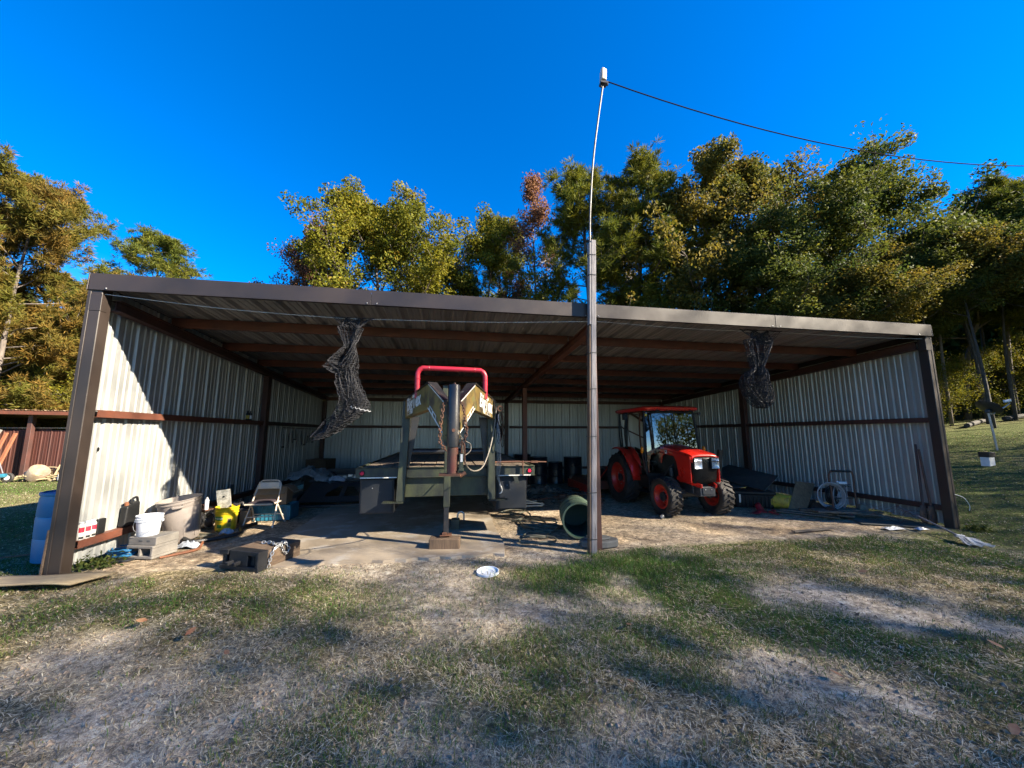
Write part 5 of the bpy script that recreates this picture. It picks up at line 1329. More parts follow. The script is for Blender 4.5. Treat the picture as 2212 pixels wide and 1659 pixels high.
# ------------------------------------------------------------------ left side clutter
def pail(name, loc, r0, r1, h, mname, label, cat, rz=0, tilt=None, handle=True, n=28):
    o = thing(name, loc, label, cat, rz)
    if tilt: o.rotation_euler = tilt
    t_ = 0.004
    pr = [(0.0001,0.004),(r0-0.006,0.004),(r0,0.0),(r0+0.002,0.01),(r0+(r1-r0)*0.72,h*0.72),(r1+0.006,h*0.73),(r1+0.006,h*0.75),(r0+(r1-r0)*0.8,h*0.76),(r0+(r1-r0)*0.84,h*0.82),(r1+0.006,h*0.83),(r1+0.007,h*0.85),(r0+(r1-r0)*0.88,h*0.86),(r0+(r1-r0)*0.93,h*0.92),(r1+0.004,h*0.94),(r1+0.006,h),(r1-t_,h),(r1-t_-0.003,h*0.8),(r0-t_,0.012),(0.0001,0.012)]
    MB().lathe(pr, n).build('body', MATS[mname], o, local=True, smooth=40)
    if handle:
        p = [(-r1-0.008,0,h*0.70)]+[(-(r1+0.012)*math.cos(a), -(r1+0.02)*math.sin(a), h*0.70-0.115*math.sin(a)) for a in np.linspace(0.15, math.pi-0.15, 10)]+[(r1+0.008,0,h*0.70)]
        hd_ = MB().tube(p, 0.0028, 5).build('handle', MATS['galv_bright'], o, local=True)
        mb = MB(); mb.box((-r1-0.008,0,h*0.70),(0.014,0.03,0.03)); mb.box((r1+0.008,0,h*0.70),(0.014,0.03,0.03)); mb.build('lug', MATS[mname], o, local=True, smooth=0, bevel=0.004)
    return o

# concrete blocks with the white bucket on top
def block(name, loc, rz, d, label, holes, part_side=False):
    o = thing(name, loc, label, 'concrete block', rz)
    L, Wd, Hh = d
    mb = MB(); wl = 0.034
    if holes:   # cells facing the viewer (local -y)
        mb.b2((-L/2,-Wd/2,0),(L/2,Wd/2,wl)); mb.b2((-L/2,-Wd/2,Hh-wl),(L/2,Wd/2,Hh))
        for x in (-L/2+wl/2, 0, L/2-wl/2): mb.b2((x-wl/2,-Wd/2+0.001,wl-0.001),(x+wl/2,Wd/2-0.001,Hh-wl+0.001))
        mb.b2((-L/2+0.002,Wd/2-0.03,wl-0.001),(L/2-0.002,Wd/2-0.002,Hh-wl+0.001))
        mb.build('body', MATS['concrete'], o, local=True, smooth=0, bevel=0.006)
    else:
        mb.box((0,0,Hh/2),(L,Wd,Hh)); mb.build('body', MATS['concrete'], o, local=True, smooth=0, bevel=0.008, seg=2)
        for x in (-0.02, 0.08):
            MB().lathe([(0.0001,0.004),(0.016,0.003),(0.02,-0.001)],10,axis_frame((x,-Wd/2,Hh*0.55),(0,-1,0)) @ Matrix.Diagonal((1.4,0.7,1,1))).build('chip', MATS['concrete_dark'], o, local=True)
    return o
block('concrete_block', (0.43,0.68,0.0), -0.27, (0.36,0.32,0.155), 'hollow concrete block with two open cells, lower of the stacked pair', True)
block('concrete_block', (0.43,0.69,0.156), -0.22, (0.36,0.30,0.095), 'flat concrete block on top of the hollow one, under the white bucket', False)
pail('white_bucket', (0.37,0.66,0.252), 0.105, 0.128, 0.245, 'white_plastic', 'white plastic bucket with wire handle standing on the concrete blocks', 'bucket', 0.2)
# blue rope
mb = MB(); rr_ = random.Random(8)
for i in range(7):
    a = rr_.uniform(-0.25,0.25); cx_, cy_ = 0.10+rr_.uniform(-0.02,0.03), 0.66+rr_.uniform(-0.03,0.03); zz_ = 0.02+0.012*i
    pts = []
    for k_ in range(12):
        q = 2*math.pi*k_/12; x_ = 0.17*math.cos(q)*(1+0.08*rr_.random()); y_ = 0.075*math.sin(q)*(1+0.2*rr_.random())
        pts.append((cx_+x_*math.cos(a-0.5)-y_*math.sin(a-0.5), cy_+x_*math.sin(a-0.5)+y_*math.cos(a-0.5), zz_+0.03*max(0,math.cos(q))*rr_.random()+0.015*rr_.random()))
    mb.tube(spline(pts, 4, closed=True), 0.0095, 6, closed=True)
solo('rope_coil', mb, MATS['blue_rope'], (0.1,0.66,0), 'bright blue rope coil on the ground left of the concrete blocks', 'rope')
mb = MB(); mb.lathe([(0.0001,0.012),(0.12,0.012),(0.13,0.0),(0.0001,0.0)],18,Matrix.Translation((0.20,0.52,0.0)) @ Matrix.Diagonal((1.2,0.7,1,1)))
solo('rubber_mat_scrap', mb, MATS['hose_black'], (0.2,0.52,0), 'flat black rubber scrap under the blue rope', 'rubber scrap')
# spray cans on the low girt
def spray(loc, label, red, h=0.19):
    o = thing('spray_can', loc, label, 'spray can', rr_.uniform(-0.3,0.3), None)
    MB().lathe([(0.0001,0),(0.031,0),(0.033,0.004),(0.033,h*0.78),(0.030,h*0.82),(0.024,h*0.86),(0.0001,h*0.86)],18).build('body', MATS['white_paint'], o, local=True)
    MB().lathe([(0.022,h*0.86),(0.022,h*0.98),(0.016,h),(0.0001,h)],14).build('cap', MATS['white_plastic'], o, local=True)
    mb = MB(); mb.lathe([(0.0334,h*0.42),(0.0334,h*0.70)],10,Matrix.Rotation(-1.2,4,'Z'),0,1.5); mb.build('label_patch', MATS[red], o, local=True)
    mb = MB(); mb.lathe([(0.0334,h*0.05),(0.0334,h*0.18)],8,Matrix.Rotation(-1.0,4,'Z'),0,1.2); mb.build('label_patch', MATS['label_dark'], o, local=True)
    return o
spray((0.043,0.155,0.342), 'white spray can nearest the front post on the low rail', 'label_red')
spray((0.046,0.225,0.342), 'white spray can second from the front post on the low rail', 'label_red')
spray((0.044,0.295,0.342), 'white spray can third from the front post with a large red label', 'label_red')
mb = MB(); mb.box((0.035,0.40,0.43),(0.05,0.11,0.175)); solo('black_box', mb, MATS['black_plastic'], (0.035,0.4,0.342), 'small black plastic box behind the spray cans on the low rail', 'box', smooth=0, bevel=0.01)
jc = thing('jerry_can', (0.045,0.80,0.342), 'black plastic jerry can standing on the low rail against the wall', 'jerry can')
mb = MB(); mb.hexa([(0.005,0.68,0.342),(0.085,0.68,0.342),(0.085,0.92,0.342),(0.005,0.92,0.342),(0.005,0.70,0.60),(0.085,0.70,0.60),(0.085,0.90,0.64),(0.005,0.90,0.64)]); mb.build('body', MATS['black_plastic'], jc, smooth=0, bevel=0.022, seg=3)
mb = MB(); mb.tube(spline([(0.045,0.80,0.62),(0.045,0.82,0.675),(0.045,0.88,0.685),(0.045,0.905,0.62)],4),0.014,8); mb.build('handle', MATS['black_plastic'], jc)
MB().cyl((0.045,0.735,0.60),(0.045,0.725,0.645),0.022).build('cap', MATS['orange_wood'], jc)
# bin leaning on the wall
bn = thing('trash_bin', (0.40,1.28,0.04), 'taupe plastic trash bin leaning back against the left wall', 'bin')
bn.rotation_euler = (0.08, -0.13, 0.15)
r0, r1, hh_ = 0.175, 0.235, 0.57
MB().lathe([(r0,0.0),(r0+0.012,0.05),(r0+0.012+(r1-r0)*0.8,hh_*0.78),(r1-0.004,hh_*0.80),(r1,hh_*0.82),(r1+0.002,hh_*0.90),(r1+0.014,hh_*0.91),(r1+0.016,hh_*0.93),(r1+0.006,hh_*0.94),(r1+0.008,hh_*0.98),(r1+0.02,hh_*0.985),(r1+0.02,hh_),(r1-0.008,hh_),(r1-0.014,hh_*0.85),(r0-0.006,0.02),(0.0001,0.02)],36).build('body', MATS['bin_plastic'], bn, local=True, smooth=40)
mb = MB(); mb.lathe([(0.0001,0.012),(0.07,0.012),(0.075,0.0),(0.095,0.0),(0.1,0.012),(r0-0.03,0.008),(r0-0.02,-0.006),(r0-0.001,-0.002)],30)
for k_ in range(12):
    a = k_*math.pi/6; mb.box((0.125*math.cos(a),0.125*math.sin(a),0.003),(0.08,0.016,0.02),(0,0,a))
mb.build('base', MATS['bin_soiled'], bn, local=True)
for k_ in range(10):
    a = k_*2*math.pi/10+0.2; MB().bar(((r0+0.013)*math.cos(a),(r0+0.013)*math.sin(a),0.04),((r1-0.012)*math.cos(a),(r1-0.012)*math.sin(a),hh_*0.79),0.014,0.01,(math.cos(a),math.sin(a),0)).build('rib', MATS['bin_plastic'], bn, local=True, smooth=0)
for a in (-1.25, 1.9):
    c_, s2 = math.cos(a), math.sin(a); mb = MB()
    mb.tube(spline([((r1+0.0)*math.cos(a-0.22),(r1+0.0)*math.sin(a-0.22),hh_*0.88),((r1+0.05)*math.cos(a-0.17),(r1+0.05)*math.sin(a-0.17),hh_*0.86),((r1+0.05)*math.cos(a+0.17),(r1+0.05)*math.sin(a+0.17),hh_*0.86),((r1+0.0)*math.cos(a+0.22),(r1+0.0)*math.sin(a+0.22),hh_*0.88)],4),0.016,8)
    mb.build('handle', MATS['bin_plastic'], bn, local=True)
# pump and wiring junk between bin and bucket
pm = thing('water_pump', (0.22,2.0,0), 'dark pump motor tangled in wires between the trash bin and yellow bucket', 'pump')
mb = MB(); mb.lathe([(0.0001,0),(0.10,0),(0.115,0.03),(0.115,0.22),(0.09,0.26),(0.0001,0.26)],18,axis_frame((0.12,1.92,0.13),(0.75,0.35,0))); mb.build('motor', MATS['black_steel'], pm)
mb = MB(); mb.box((0.24,2.05,0.30),(0.30,0.16,0.02),(0.1,-0.15,0.4)); mb.build('cover', MATS['rust'], pm, smooth=0)
mb = MB(); mb.cyl((0.30,1.98,0.12),(0.345,1.96,0.12),0.09,n=18); mb.build('end_cap', MATS['galv_bright'], pm)
mb = MB()
for i in range(9):
    c0 = Vector((0.18+rr_.uniform(-0.1,0.16),1.88+rr_.uniform(-0.08,0.1),0.15+rr_.uniform(-0.06,0.14)))
    mb.tube(spline([c0+Vector((rr_.uniform(-.14,.14),rr_.uniform(-.12,.06),rr_.uniform(-.12,.14))) for q in range(5)],5),0.006,5)
mb.build('wiring', MATS['hose_black'], pm)
sb = thing('spray_bottle', (0.30,1.92,0.315), 'pale blue aerosol can standing on the pump cover', 'spray can')
MB().lathe([(0.0001,0),(0.027,0),(0.028,0.005),(0.028,0.15),(0.02,0.165),(0.0001,0.165)],16).build('body', MATS['white_plastic'], sb, local=True)
MB().lathe([(0.012,0.165),(0.012,0.19),(0.0001,0.192)],10).build('nozzle', MATS['white_paint'], sb, local=True)
# yellow bucket with its scrap plate
yb = pail('yellow_bucket', (0.60,1.93,0.0), 0.135, 0.155, 0.36, 'yellow_plastic', 'yellow plastic bucket with green labels standing on the dirt', 'bucket', 0.1, handle=False)
def wrap_label(parent, r, z0, z1, a0, a1, mname, name='label_panel'):
    n_ = 8; A = []
    for k_ in range(n_+1):
        a = a0+(a1-a0)*k_/n_; A.append([(r(z0)*math.cos(a),r(z0)*math.sin(a),z0),(r(z1)*math.cos(a),r(z1)*math.sin(a),z1)])
    return MB().surf(A).build(name, MATS[mname], parent, local=True, smooth=60)
def yr(z): return 0.1372+0.0205*z/0.36*1.02
wrap_label(yb, yr, 0.165, 0.225, -2.55, -1.55, 'label_green')
wrap_label(yb, yr, 0.05, 0.10, -2.1, -1.62, 'label_green')
wrap_label(yb, yr, 0.06, 0.20, -1.15, -0.72, 'yellow_dirty')
wrap_label(yb, lambda z: yr(z)+0.0006, 0.13, 0.18, -1.08, -0.80, 'label_dark')
def curved_text(parent, txt, size, r, z, a_mid, mname):
    t_ = MB(); text_mb(t_, txt, size, Matrix.Identity(4), 0.0, bold=0.001)
    xs = [v_[0] for v_ in t_.v]; xm = (min(xs)+max(xs))/2
    vv = []
    for p in t_.v:
        rad = r(z+p[1])+0.0012; a = a_mid+(p[0]-xm)/rad; vv.append((rad*math.cos(a), rad*math.sin(a), z+p[1]))
    m2 = MB(); m2.v = vv; m2.f = t_.f; m2.build('lettering', MATS[mname], parent, local=True, smooth=0)
curved_text(yb, 'EN GOLD', 0.036, yr, 0.182, -2.02, 'white_paint')
curved_text(yb, '- - - - - - -', 0.03, yr, 0.135, -1.95, 'label_dark')
mb = MB(); mb.box((0.50,2.0,0.46),(0.185,0.03,0.30),(0.12,-0.12,0.25)); pl_ = solo('scrap_plate', mb, MATS['speckled_sheet'], (0.5,2.0,0.3), 'speckled grey metal plate sticking out of the yellow bucket', 'metal plate', smooth=0, bevel=0.004)
MB().lathe([(0.0001,0.003),(0.014,0.003),(0.016,0.0)],12,axis_frame((0.505,1.976,0.50),(0.23,-0.96,0.1))).build('hole', MATS['black_plastic'], pl_)
mb = MB(); mb.tube(spline([(0.66,1.95,0.30),(0.74,1.98,0.38),(0.78,2.0,0.40),(0.80,1.99,0.36)],4),0.014,6); mb.box((0.70,2.0,0.37),(0.1,0.03,0.03),(0.3,0.2,0.4))
solo('scrap_part', mb, MATS['black_steel'], (0.66,1.95,0.3), 'dark metal bracket poking out of the right of the yellow bucket', 'bracket')
# black corrugated hose
mb = MB(); pts = spline([(0.95,2.15,0.03),(0.86,1.86,0.03),(0.98,1.62,0.03),(1.02,1.50,0.03),(0.94,1.36,0.03),(0.75,1.18,0.03),(0.62,1.10,0.04),(0.50,1.12,0.08)],8)
mb.tube(pts, [0.026+0.003*(i % 2) for i in range(len(pts))], 8)
solo('drain_hose', mb, MATS['hose_black'], (0.9,1.6,0), 'thick black hose curving over the dirt in front of the yellow bucket', 'hose')
mb = MB(); mb.tube(spline([(0.30,1.30,0.03),(0.45,1.35,0.05),(0.62,1.42,0.06),(0.72,1.5,0.04),(0.60,1.58,0.03),(0.42,1.5,0.03),(0.36,1.36,0.05),(0.55,1.30,0.05),(0.7,1.4,0.05)],6),0.008,6)
mb.tube(spline([(0.35,1.2,0.02),(0.5,1.28,0.03),(0.58,1.42,0.04),(0.48,1.52,0.04),(0.34,1.44,0.03),(0.3,1.3,0.02)],6,closed=True),0.007,6,closed=True)
solo('tangled_cord_heap', mb, MATS['hose_olive'], (0.5,1.4,0), 'dull green cord tangle beside the trash bin foot', 'cord')
mb = MB(); mb.tube(spline([(0.74,1.12,0.02),(0.80,0.98,0.015),(0.86,0.80,0.012),(0.72,0.62,0.01),(0.62,0.52,0.008)],5),[0.018]*16+[0.013]*5,6)
solo('bent_stick', mb, MATS['orange_wood'], (0.74,0.9,0), 'brown bent stick on the sunny dirt right of the concrete blocks', 'stick')
def crumple(name, c, rx, ry, h, mname, label, cat, seed, n=16):
    rg = np.random.default_rng(seed); A = []
    for i in range(n):
        u = -1+2*i/(n-1); row = []
        for j in range(n):
            v_ = -1+2*j/(n-1); d = math.sqrt(u*u+v_*v_)/1.2
            z = h*max(0, 1-d**2)*(0.45+0.9*rg.random())+0.004
            row.append((c[0]+rx*u*(1+0.12*rg.random()), c[1]+ry*v_*(1+0.12*rg.random()), c[2]+z))
        A.append(row)
    return solo(name, MB().surf(A), MATS[mname], c, label, cat, smooth=20)
crumple('plastic_bag', (0.66,0.98,0.0), 0.13, 0.08, 0.07, 'clear_plastic', 'crumpled clear plastic bag right of the concrete blocks', 'plastic bag', 2, 12)
crumple('plastic_bag', (0.78,1.62,0.0), 0.09, 0.06, 0.08, 'clear_plastic', 'small clear plastic bag beside the yellow bucket', 'plastic bag', 3, 10)
mb = MB()
for i in range(26):
    x = rr_.uniform(0.1,0.75); y = rr_.uniform(0.95,1.75); a = rr_.uniform(0,3.1); l_ = rr_.uniform(0.05,0.22)
    mb.bar((x-l_/2*math.cos(a),y-l_/2*math.sin(a),0.012+rr_.random()*0.03),(x+l_/2*math.cos(a),y+l_/2*math.sin(a),0.012+rr_.random()*0.03),rr_.uniform(0.006,0.02),0.006)
tag(mb.build('loose_scraps', MATS['debris'], None, loc=(0.4,1.3,0), smooth=0), 'litter of dark sticks and scraps around the trash bin', 'scraps', kind='stuff')
# folding chair
ch = thing('folding_chair', (1.06,2.1,0), 'beige metal folding chair with a dark padded seat', 'chair')
r_ = 0.0115
def fr(p): return [Vector((1.06,2.1,0))+Vector(q) for q in p]
for s_ in (-1, 1):
    MB().tube(fr([(s_*0.225,-0.17,0.0),(s_*0.20,-0.02,0.30),(s_*0.185,0.12,0.55)]), r_, 8).build('front_leg', MATS['beige_paint'], ch)
    MB().tube(fr([(s_*0.235,0.26,0.0),(s_*0.205,0.06,0.28),(s_*0.20,-0.02,0.37)]), r_, 8).build('rear_leg', MATS['beige_paint'], ch)
MB().tube(spline(fr([(-0.185,0.12,0.55),(-0.178,0.155,0.64),(-0.15,0.175,0.69),(-0.10,0.182,0.712),(0.10,0.182,0.712),(0.15,0.175,0.69),(0.178,0.155,0.64),(0.185,0.12,0.55)]),5), r_, 8).build('back_frame', MATS['beige_paint'], ch)
A = [[Vector((1.06+u*0.172, 2.1+0.155+0.02*(1-u*u)-0.03*(1-v_), 0.575+0.115*v_)) for v_ in np.linspace(0,1,5)] for u in np.linspace(-1,1,9)]
MB().surf(A).build('backrest', MATS['beige_paint'], ch, smooth=60, solid=0.006)
A = [[(1.06+u*0.185, 2.1-0.17+0.34*v_, 0.385+0.02*(1-u**4)*(1-(2*v_-1)**4)) for v_ in np.linspace(0,1,7)] for u in np.linspace(-1,1,9)]
MB().surf(A).build('seat_pad', MATS['seat_pad'], ch, smooth=60, solid=0.02)
mb = MB(); mb.tube(spline(fr([(-0.195,0.16,0.37),(-0.195,-0.16,0.37),(-0.17,-0.185,0.37),(0.17,-0.185,0.37),(0.195,-0.16,0.37),(0.195,0.16,0.37)]),4),0.014,6); mb.build('seat_frame', MATS['beige_paint'], ch)
MB().tube(spline(fr([(-0.215,-0.11,0.12),(-0.19,-0.10,0.155),(0.19,-0.10,0.155),(0.215,-0.11,0.12)]),4),0.008,6).build('stretcher', MATS['beige_paint'], ch)
MB().tube(spline(fr([(-0.222,0.17,0.12),(-0.2,0.165,0.15),(0.2,0.165,0.15),(0.222,0.17,0.12)]),4),0.008,6).build('stretcher', MATS['beige_paint'], ch)
mb = MB()
for s_ in (-1,1):
    for p in fr([(s_*0.225,-0.17,0.012),(s_*0.235,0.26,0.012)]): mb.sphere(p, 0.016, 8, 6)
mb.build('feet', MATS['white_paint'], ch)
# behind the chair: crate, boxes
crt = thing('blue_crate', (1.02,2.62,0), 'blue plastic crate behind the folding chair', 'crate')
mb = MB(); mb.b2((0.72,2.45,0),(1.32,2.47,0.26)); mb.b2((0.72,2.83,0),(1.32,2.85,0.26)); mb.b2((0.70,2.45,0),(0.719,2.85,0.26)); mb.b2((1.321,2.45,0),(1.34,2.85,0.26)); mb.b2((0.72,2.471,0),(1.32,2.829,0.02)); mb.build('body', MATS['blue_crate'], crt, smooth=0, bevel=0.006)
for k_ in range(9): MB().b2((0.75+0.065*k_,2.440,0.02),(0.766+0.065*k_,2.449,0.24)).build('rib', MATS['blue_crate'], crt, smooth=0)
def cbox(loc, d, rz, mname, label, flap=True, tilt=0):
    o = thing('cardboard_box', loc, label, 'cardboard box', rz); o.rotation_euler = (tilt,0,rz)
    MB().box((0,0,d[2]/2),d).build('body', MATS[mname], o, local=True, smooth=0, bevel=0.003)
    if flap:
        MB().box((0,-d[1]/2-0.06,d[2]-0.05),(d[0]*0.96,0.004,0.16),(-0.75,0,0)).build('flap', MATS[mname], o, local=True, smooth=0)
        MB().box((d[0]/2+0.05,0,d[2]-0.045),(0.004,d[1]*0.96,0.15),(0,-0.8,0)).build('flap', MATS[mname], o, local=True, smooth=0)
    return o
cbox((0.98,2.66,0.262), (0.50,0.34,0.30), 0.08, 'cardboard', 'open tan cardboard box on the blue crate behind the chair')
cbox((0.70,2.32,0.0), (0.16,0.14,0.22), 0.3, 'cardboard', 'small brown cardboard box left of the folding chair', False)
mb = MB(); mb.box((0.55,2.48,0.13),(0.24,0.3,0.24),(0,0,0.2)); mb.cyl((0.50,2.42,0.25),(0.56,2.44,0.40),0.03); solo('motor_housing', mb, MATS['black_steel'], (0.55,2.48,0), 'dark machine housing behind the yellow bucket', 'machine part', smooth=20, bevel=0.02)
mb = MB(); mb.bar((0.42,2.3,0.42),(0.10,3.0,0.52),0.05,0.10); solo('steel_angle', mb, MATS['black_steel'], (0.42,2.3,0.4), 'dark steel bar leaning to the wall behind the yellow bucket', 'steel bar', smooth=0)
# two bottles on the middle rail
for i, (y, m2, nm) in enumerate(((3.42,'yellow_dirty','left'),(3.52,'white_plastic','right'))):
    o = thing('oil_bottle', (0.045,y,1.787), f'small bottle on the middle rail by the wall post, {nm} of the two', 'bottle')
    MB().lathe([(0.0001,0),(0.03,0),(0.032,0.01),(0.032,0.13),(0.014,0.165),(0.014,0.19),(0.0001,0.19)],14).build('body', MATS[['black_plastic','box_steel'][i]], o, local=True)
    MB().lathe([(0.0324,0.03),(0.0324,0.10)],14).build('label_band', MATS[m2], o, local=True)
# hole in the left wall sheet
MB().lathe([(0.0001,0.003),(0.02,0.003),(0.021,0.0)],10,axis_frame((-0.0085,0.29,1.33),(1,0,0.0)) @ Matrix.Diagonal((0.8,1.3,1,1))).build('bullet_hole', MATS['black_plastic'], shed)
# black bumper beam with chain
tb = thing('bumper_beam', (1.85,0.03,0), 'heavy black bumper block with rusty box behind, lying at the grass edge', 'steel block')
tb.rotation_euler = (0,0,-0.44)
mb = MB(); L = 0.56
mb.b2((-L/2,-0.14,0.0),(L/2,-0.02,0.05)); mb.b2((-L/2+0.03,-0.13,0.049),(-L/2+0.09,-0.02,0.16)); mb.b2((-L/2,-0.15,0.158),(-L/2+0.13,-0.02,0.215)); mb.b2((-L/2+0.14,-0.14,0.05),(L/2-0.15,-0.02,0.212))
mb.b2((L/2-0.151,-0.10,0.049),(L/2-0.10,-0.02,0.211)); mb.b2((L/2-0.04,-0.145,0.049),(L/2,-0.02,0.212)); mb.b2((L/2-0.16,-0.14,0.165),(L/2-0.04,-0.021,0.2105)); mb.b2((-L/2+0.06,-0.075,0.049),(L/2-0.02,-0.019,0.2))
mb.build('face', MATS['tar_black'], tb, local=True, smooth=0, bevel=0.006)
for x in (-0.09, 0.01):
    MB().box((x,-0.17,0.085),(0.045,0.08,0.04),(0.1,0,0)).build('lug', MATS['tar_black'], tb, local=True, smooth=0, bevel=0.006)
MB().b2((-0.20,-0.018,0.0),(L/2-0.001,0.44,0.20)).build('beam', MATS['tie_wood'], tb, local=True, smooth=0, bevel=0.012)
Mt = world_matrix(tb)
mb = MB(); chain_mb(mb, [tuple(Mt @ Vector(p)) for p in spline([(-0.02,0.16,0.222),(0.10,0.19,0.222),(0.2,0.13,0.222),(0.28,0.19,0.224),(0.20,0.24,0.222),(0.29,0.10,0.222),(0.302,0.03,0.20),(0.303,-0.01,0.11),(0.30,-0.02,0.02)],5)], 0.045, 0.027, 0.0055)
mb2 = MB(); chain_mb(mb, [tuple(Mt @ Vector(p)) for p in spline([(0.27,0.20,0.235),(0.302,0.22,0.19),(0.303,0.24,0.13),(0.302,0.19,0.11),(0.302,0.16,0.16),(0.285,0.13,0.235)],4)], 0.045, 0.027, 0.0055)
solo('steel_chain', mb, MATS['galv_bright'], (2.0,0.1,0.22), 'shiny steel chain draped over the bumper block', 'chain')
# outside the left post: barrel, plywood, stick
br = thing('blue_barrel', (-0.54,0.74,0), 'tall blue plastic barrel standing just outside the left post', 'barrel')
MB().lathe([(0.0001,0.0),(0.24,0.0),(0.27,0.02),(0.275,0.10),(0.282,0.27),(0.276,0.285),(0.282,0.30),(0.285,0.52),(0.278,0.535),(0.285,0.55),(0.28,0.72),(0.272,0.775),(0.285,0.785),(0.285,0.81),(0.265,0.815),(0.262,0.795),(0.0001,0.79)],32).build('body', MATS['blue_drum'], br, local=True)
mb = MB(); mb.lathe([(0.03,0.79),(0.035,0.81),(0.0001,0.812)],12,Matrix.Translation((0.12,-0.05,0))); mb.lathe([(0.03,0.79),(0.035,0.81),(0.0001,0.812)],12,Matrix.Translation((-0.13,0.06,0))); mb.build('bung', MATS['blue_drum'], br, local=True)
A = []
for i in range(13):
    x = -1.0+1.45*i/12
    A.append([(x+0.03*j, -0.38+0.30*j/6, 0.035+0.05*math.sin(math.pi*i/12)*(1-0.4*j/6)+0.012*math.sin(i*0.7)) for j in range(7)])
o = solo('plywood_sheet', MB().surf(A), MATS['plywood_pale'], (-0.3,-0.25,0.0), 'warped pale plywood sheet lying on the grass at lower left', 'plywood sheet', smooth=60, solid=0.014)
mb = MB(); mb.tube([(-1.45,0.5,0.04),(-1.2,0.66,0.05),(-0.92,0.80,0.05)],[0.014,0.013,0.011],6)
solo('pole_stick', mb, MATS['brown_wood'], (-1.2,0.66,0.03), 'thin wooden pole on the shaded grass beside the blue barrel', 'stick')

# ------------------------------------------------------------------ covered equipment left of the trailer
eq = thing('skid_attachment', (1.7,3.9,0), 'dark steel skid attachment with two cut-out windows left of the trailer', 'equipment')
def plate_pt(u, v_):  # u 0..1 across, v 0..1 up, leaning back
    xl = 0.98+0.20*v_; xr = 2.62-0.02*v_
    return Vector((xl+(xr-xl)*u, 3.72+0.30*v_-0.10*u, 0.08+0.36*v_))
def quadp(mb, a, b, c, d, th=0.02):
    P = [plate_pt(*a), plate_pt(*b), plate_pt(*c), plate_pt(*d)]
    n_ = (P[1]-P[0]).cross(P[3]-P[0]).normalized()*th
    mb.hexa([p+n_ for p in P]+P)
mb = MB()
for q in (((0,0),(1,0),(1,0.28),(0,0.28)),((0,0.28),(0.30,0.28),(0.30,0.45),(0,0.45)),((0,0.45),(0.30,0.45),(0.42,0.80),(0,0.80)),((0,0.80),(1,0.80),(1,1),(0,1)),((0.48,0.28),(0.54,0.28),(0.54,0.80),(0.48,0.80)),((0.74,0.28),(1,0.28),(1,0.45),(0.74,0.45)),((0.74,0.45),(1,0.45),(1,0.80),(0.62,0.80))): quadp(mb, *q)
mb.build('plate', MATS['black_steel'], eq, smooth=0)
mb = MB(); mb.b2((0.75,3.55,0.0),(2.66,3.62,0.05)); mb.hexa([(0.70,3.63,0.0),(1.0,3.63,0.0),(1.0,4.3,0.0),(0.70,4.3,0.0),(0.85,3.66,0.20),(1.0,3.66,0.20),(1.0,4.25,0.24),(0.85,4.25,0.24)]); mb.build('skid_base', MATS['black_steel'], eq, smooth=0, bevel=0.006)
mb = MB(); mb.b2((1.05,4.15,0.44),(2.7,4.22,0.50)); mb.b2((1.3,4.5,0.62),(2.7,4.56,0.70)); mb.b2((1.3,4.6,0.55),(2.7,4.64,0.61)); mb.b2((1.1,4.62,0.02),(1.16,4.68,0.6)); mb.b2((2.6,4.62,0.02),(2.66,4.68,0.6)); mb.build('frame', MATS['box_steel'], eq, smooth=0, bevel=0.004)
mb = MB()
for k_ in range(4): mb.box((1.78+0.12*k_,4.20,0.54+0.03*(k_ % 2)),(0.09,0.04,0.05),(0,0,0.1*k_))
mb.build('fittings', MATS['galv_bright'], eq, smooth=0)
rg = np.random.default_rng(12); A = []
for i in range(26):
    u = i/25; row = []
    for j in range(18):
        v_ = j/17
        x = 0.72+0.95*u+0.03*rg.normal(); y = 3.95+0.75*v_
        top = 0.30+0.46*math.sin(math.pi*min(1,u*0.75+0.22))**0.8
        z = 0.30+(top-0.30)*math.sin(math.pi*min(1,v_*0.8+0.14))**0.6+0.025*math.sin(u*17+v_*5)+0.018*rg.normal()
        row.append((x-0.10*(1-v_)*(1-u), y, max(0.2,z)))
    A.append(row)
solo('equipment_tarp', MB().surf(A), MATS['tarp_grey'], (1.1,4.2,0.5), 'crumpled grey tarp thrown over the equipment by the left wall', 'tarp', smooth=40, solid=0.004)
crumple('plastic_wrap', (1.62,4.08,0.46), 0.20, 0.08, 0.10, 'clear_plastic', 'bundled clear plastic wrap beside the grey tarp', 'plastic wrap', 8, 10)
cbox((0.70,6.0,0.42), (0.55,0.5,0.42), -0.25, 'old_card', 'dark brown cardboard box at the back left corner', False)
cbox((0.72,6.02,0.0), (0.6,0.55,0.418), -0.2, 'old_card', 'lower dark brown box under the one at the back left corner', False)
# hand tools hung on the wall near the back corner
mb = MB()
for i in range(12):
    y = 5.2+0.22*i+rr_.uniform(-0.06,0.06); z = 1.55+rr_.uniform(-0.1,0.12); l_ = rr_.uniform(0.12,0.4)
    mb.tube([(0.05,y,z),(0.055,y+rr_.uniform(-0.05,0.05),z-l_)],rr_.uniform(0.006,0.014),5)
    if i % 3 == 0: mb.box((0.055,y,z-l_),(0.03,0.10,0.04))
mb.tube([(0.045,5.1,1.66),(0.045,7.9,1.64)],0.008,5)
solo('tool_rack', mb, MATS['black_steel'], (0.05,6.4,1.66), 'row of dark hand tools hung on the rear left wall', 'tool rack')

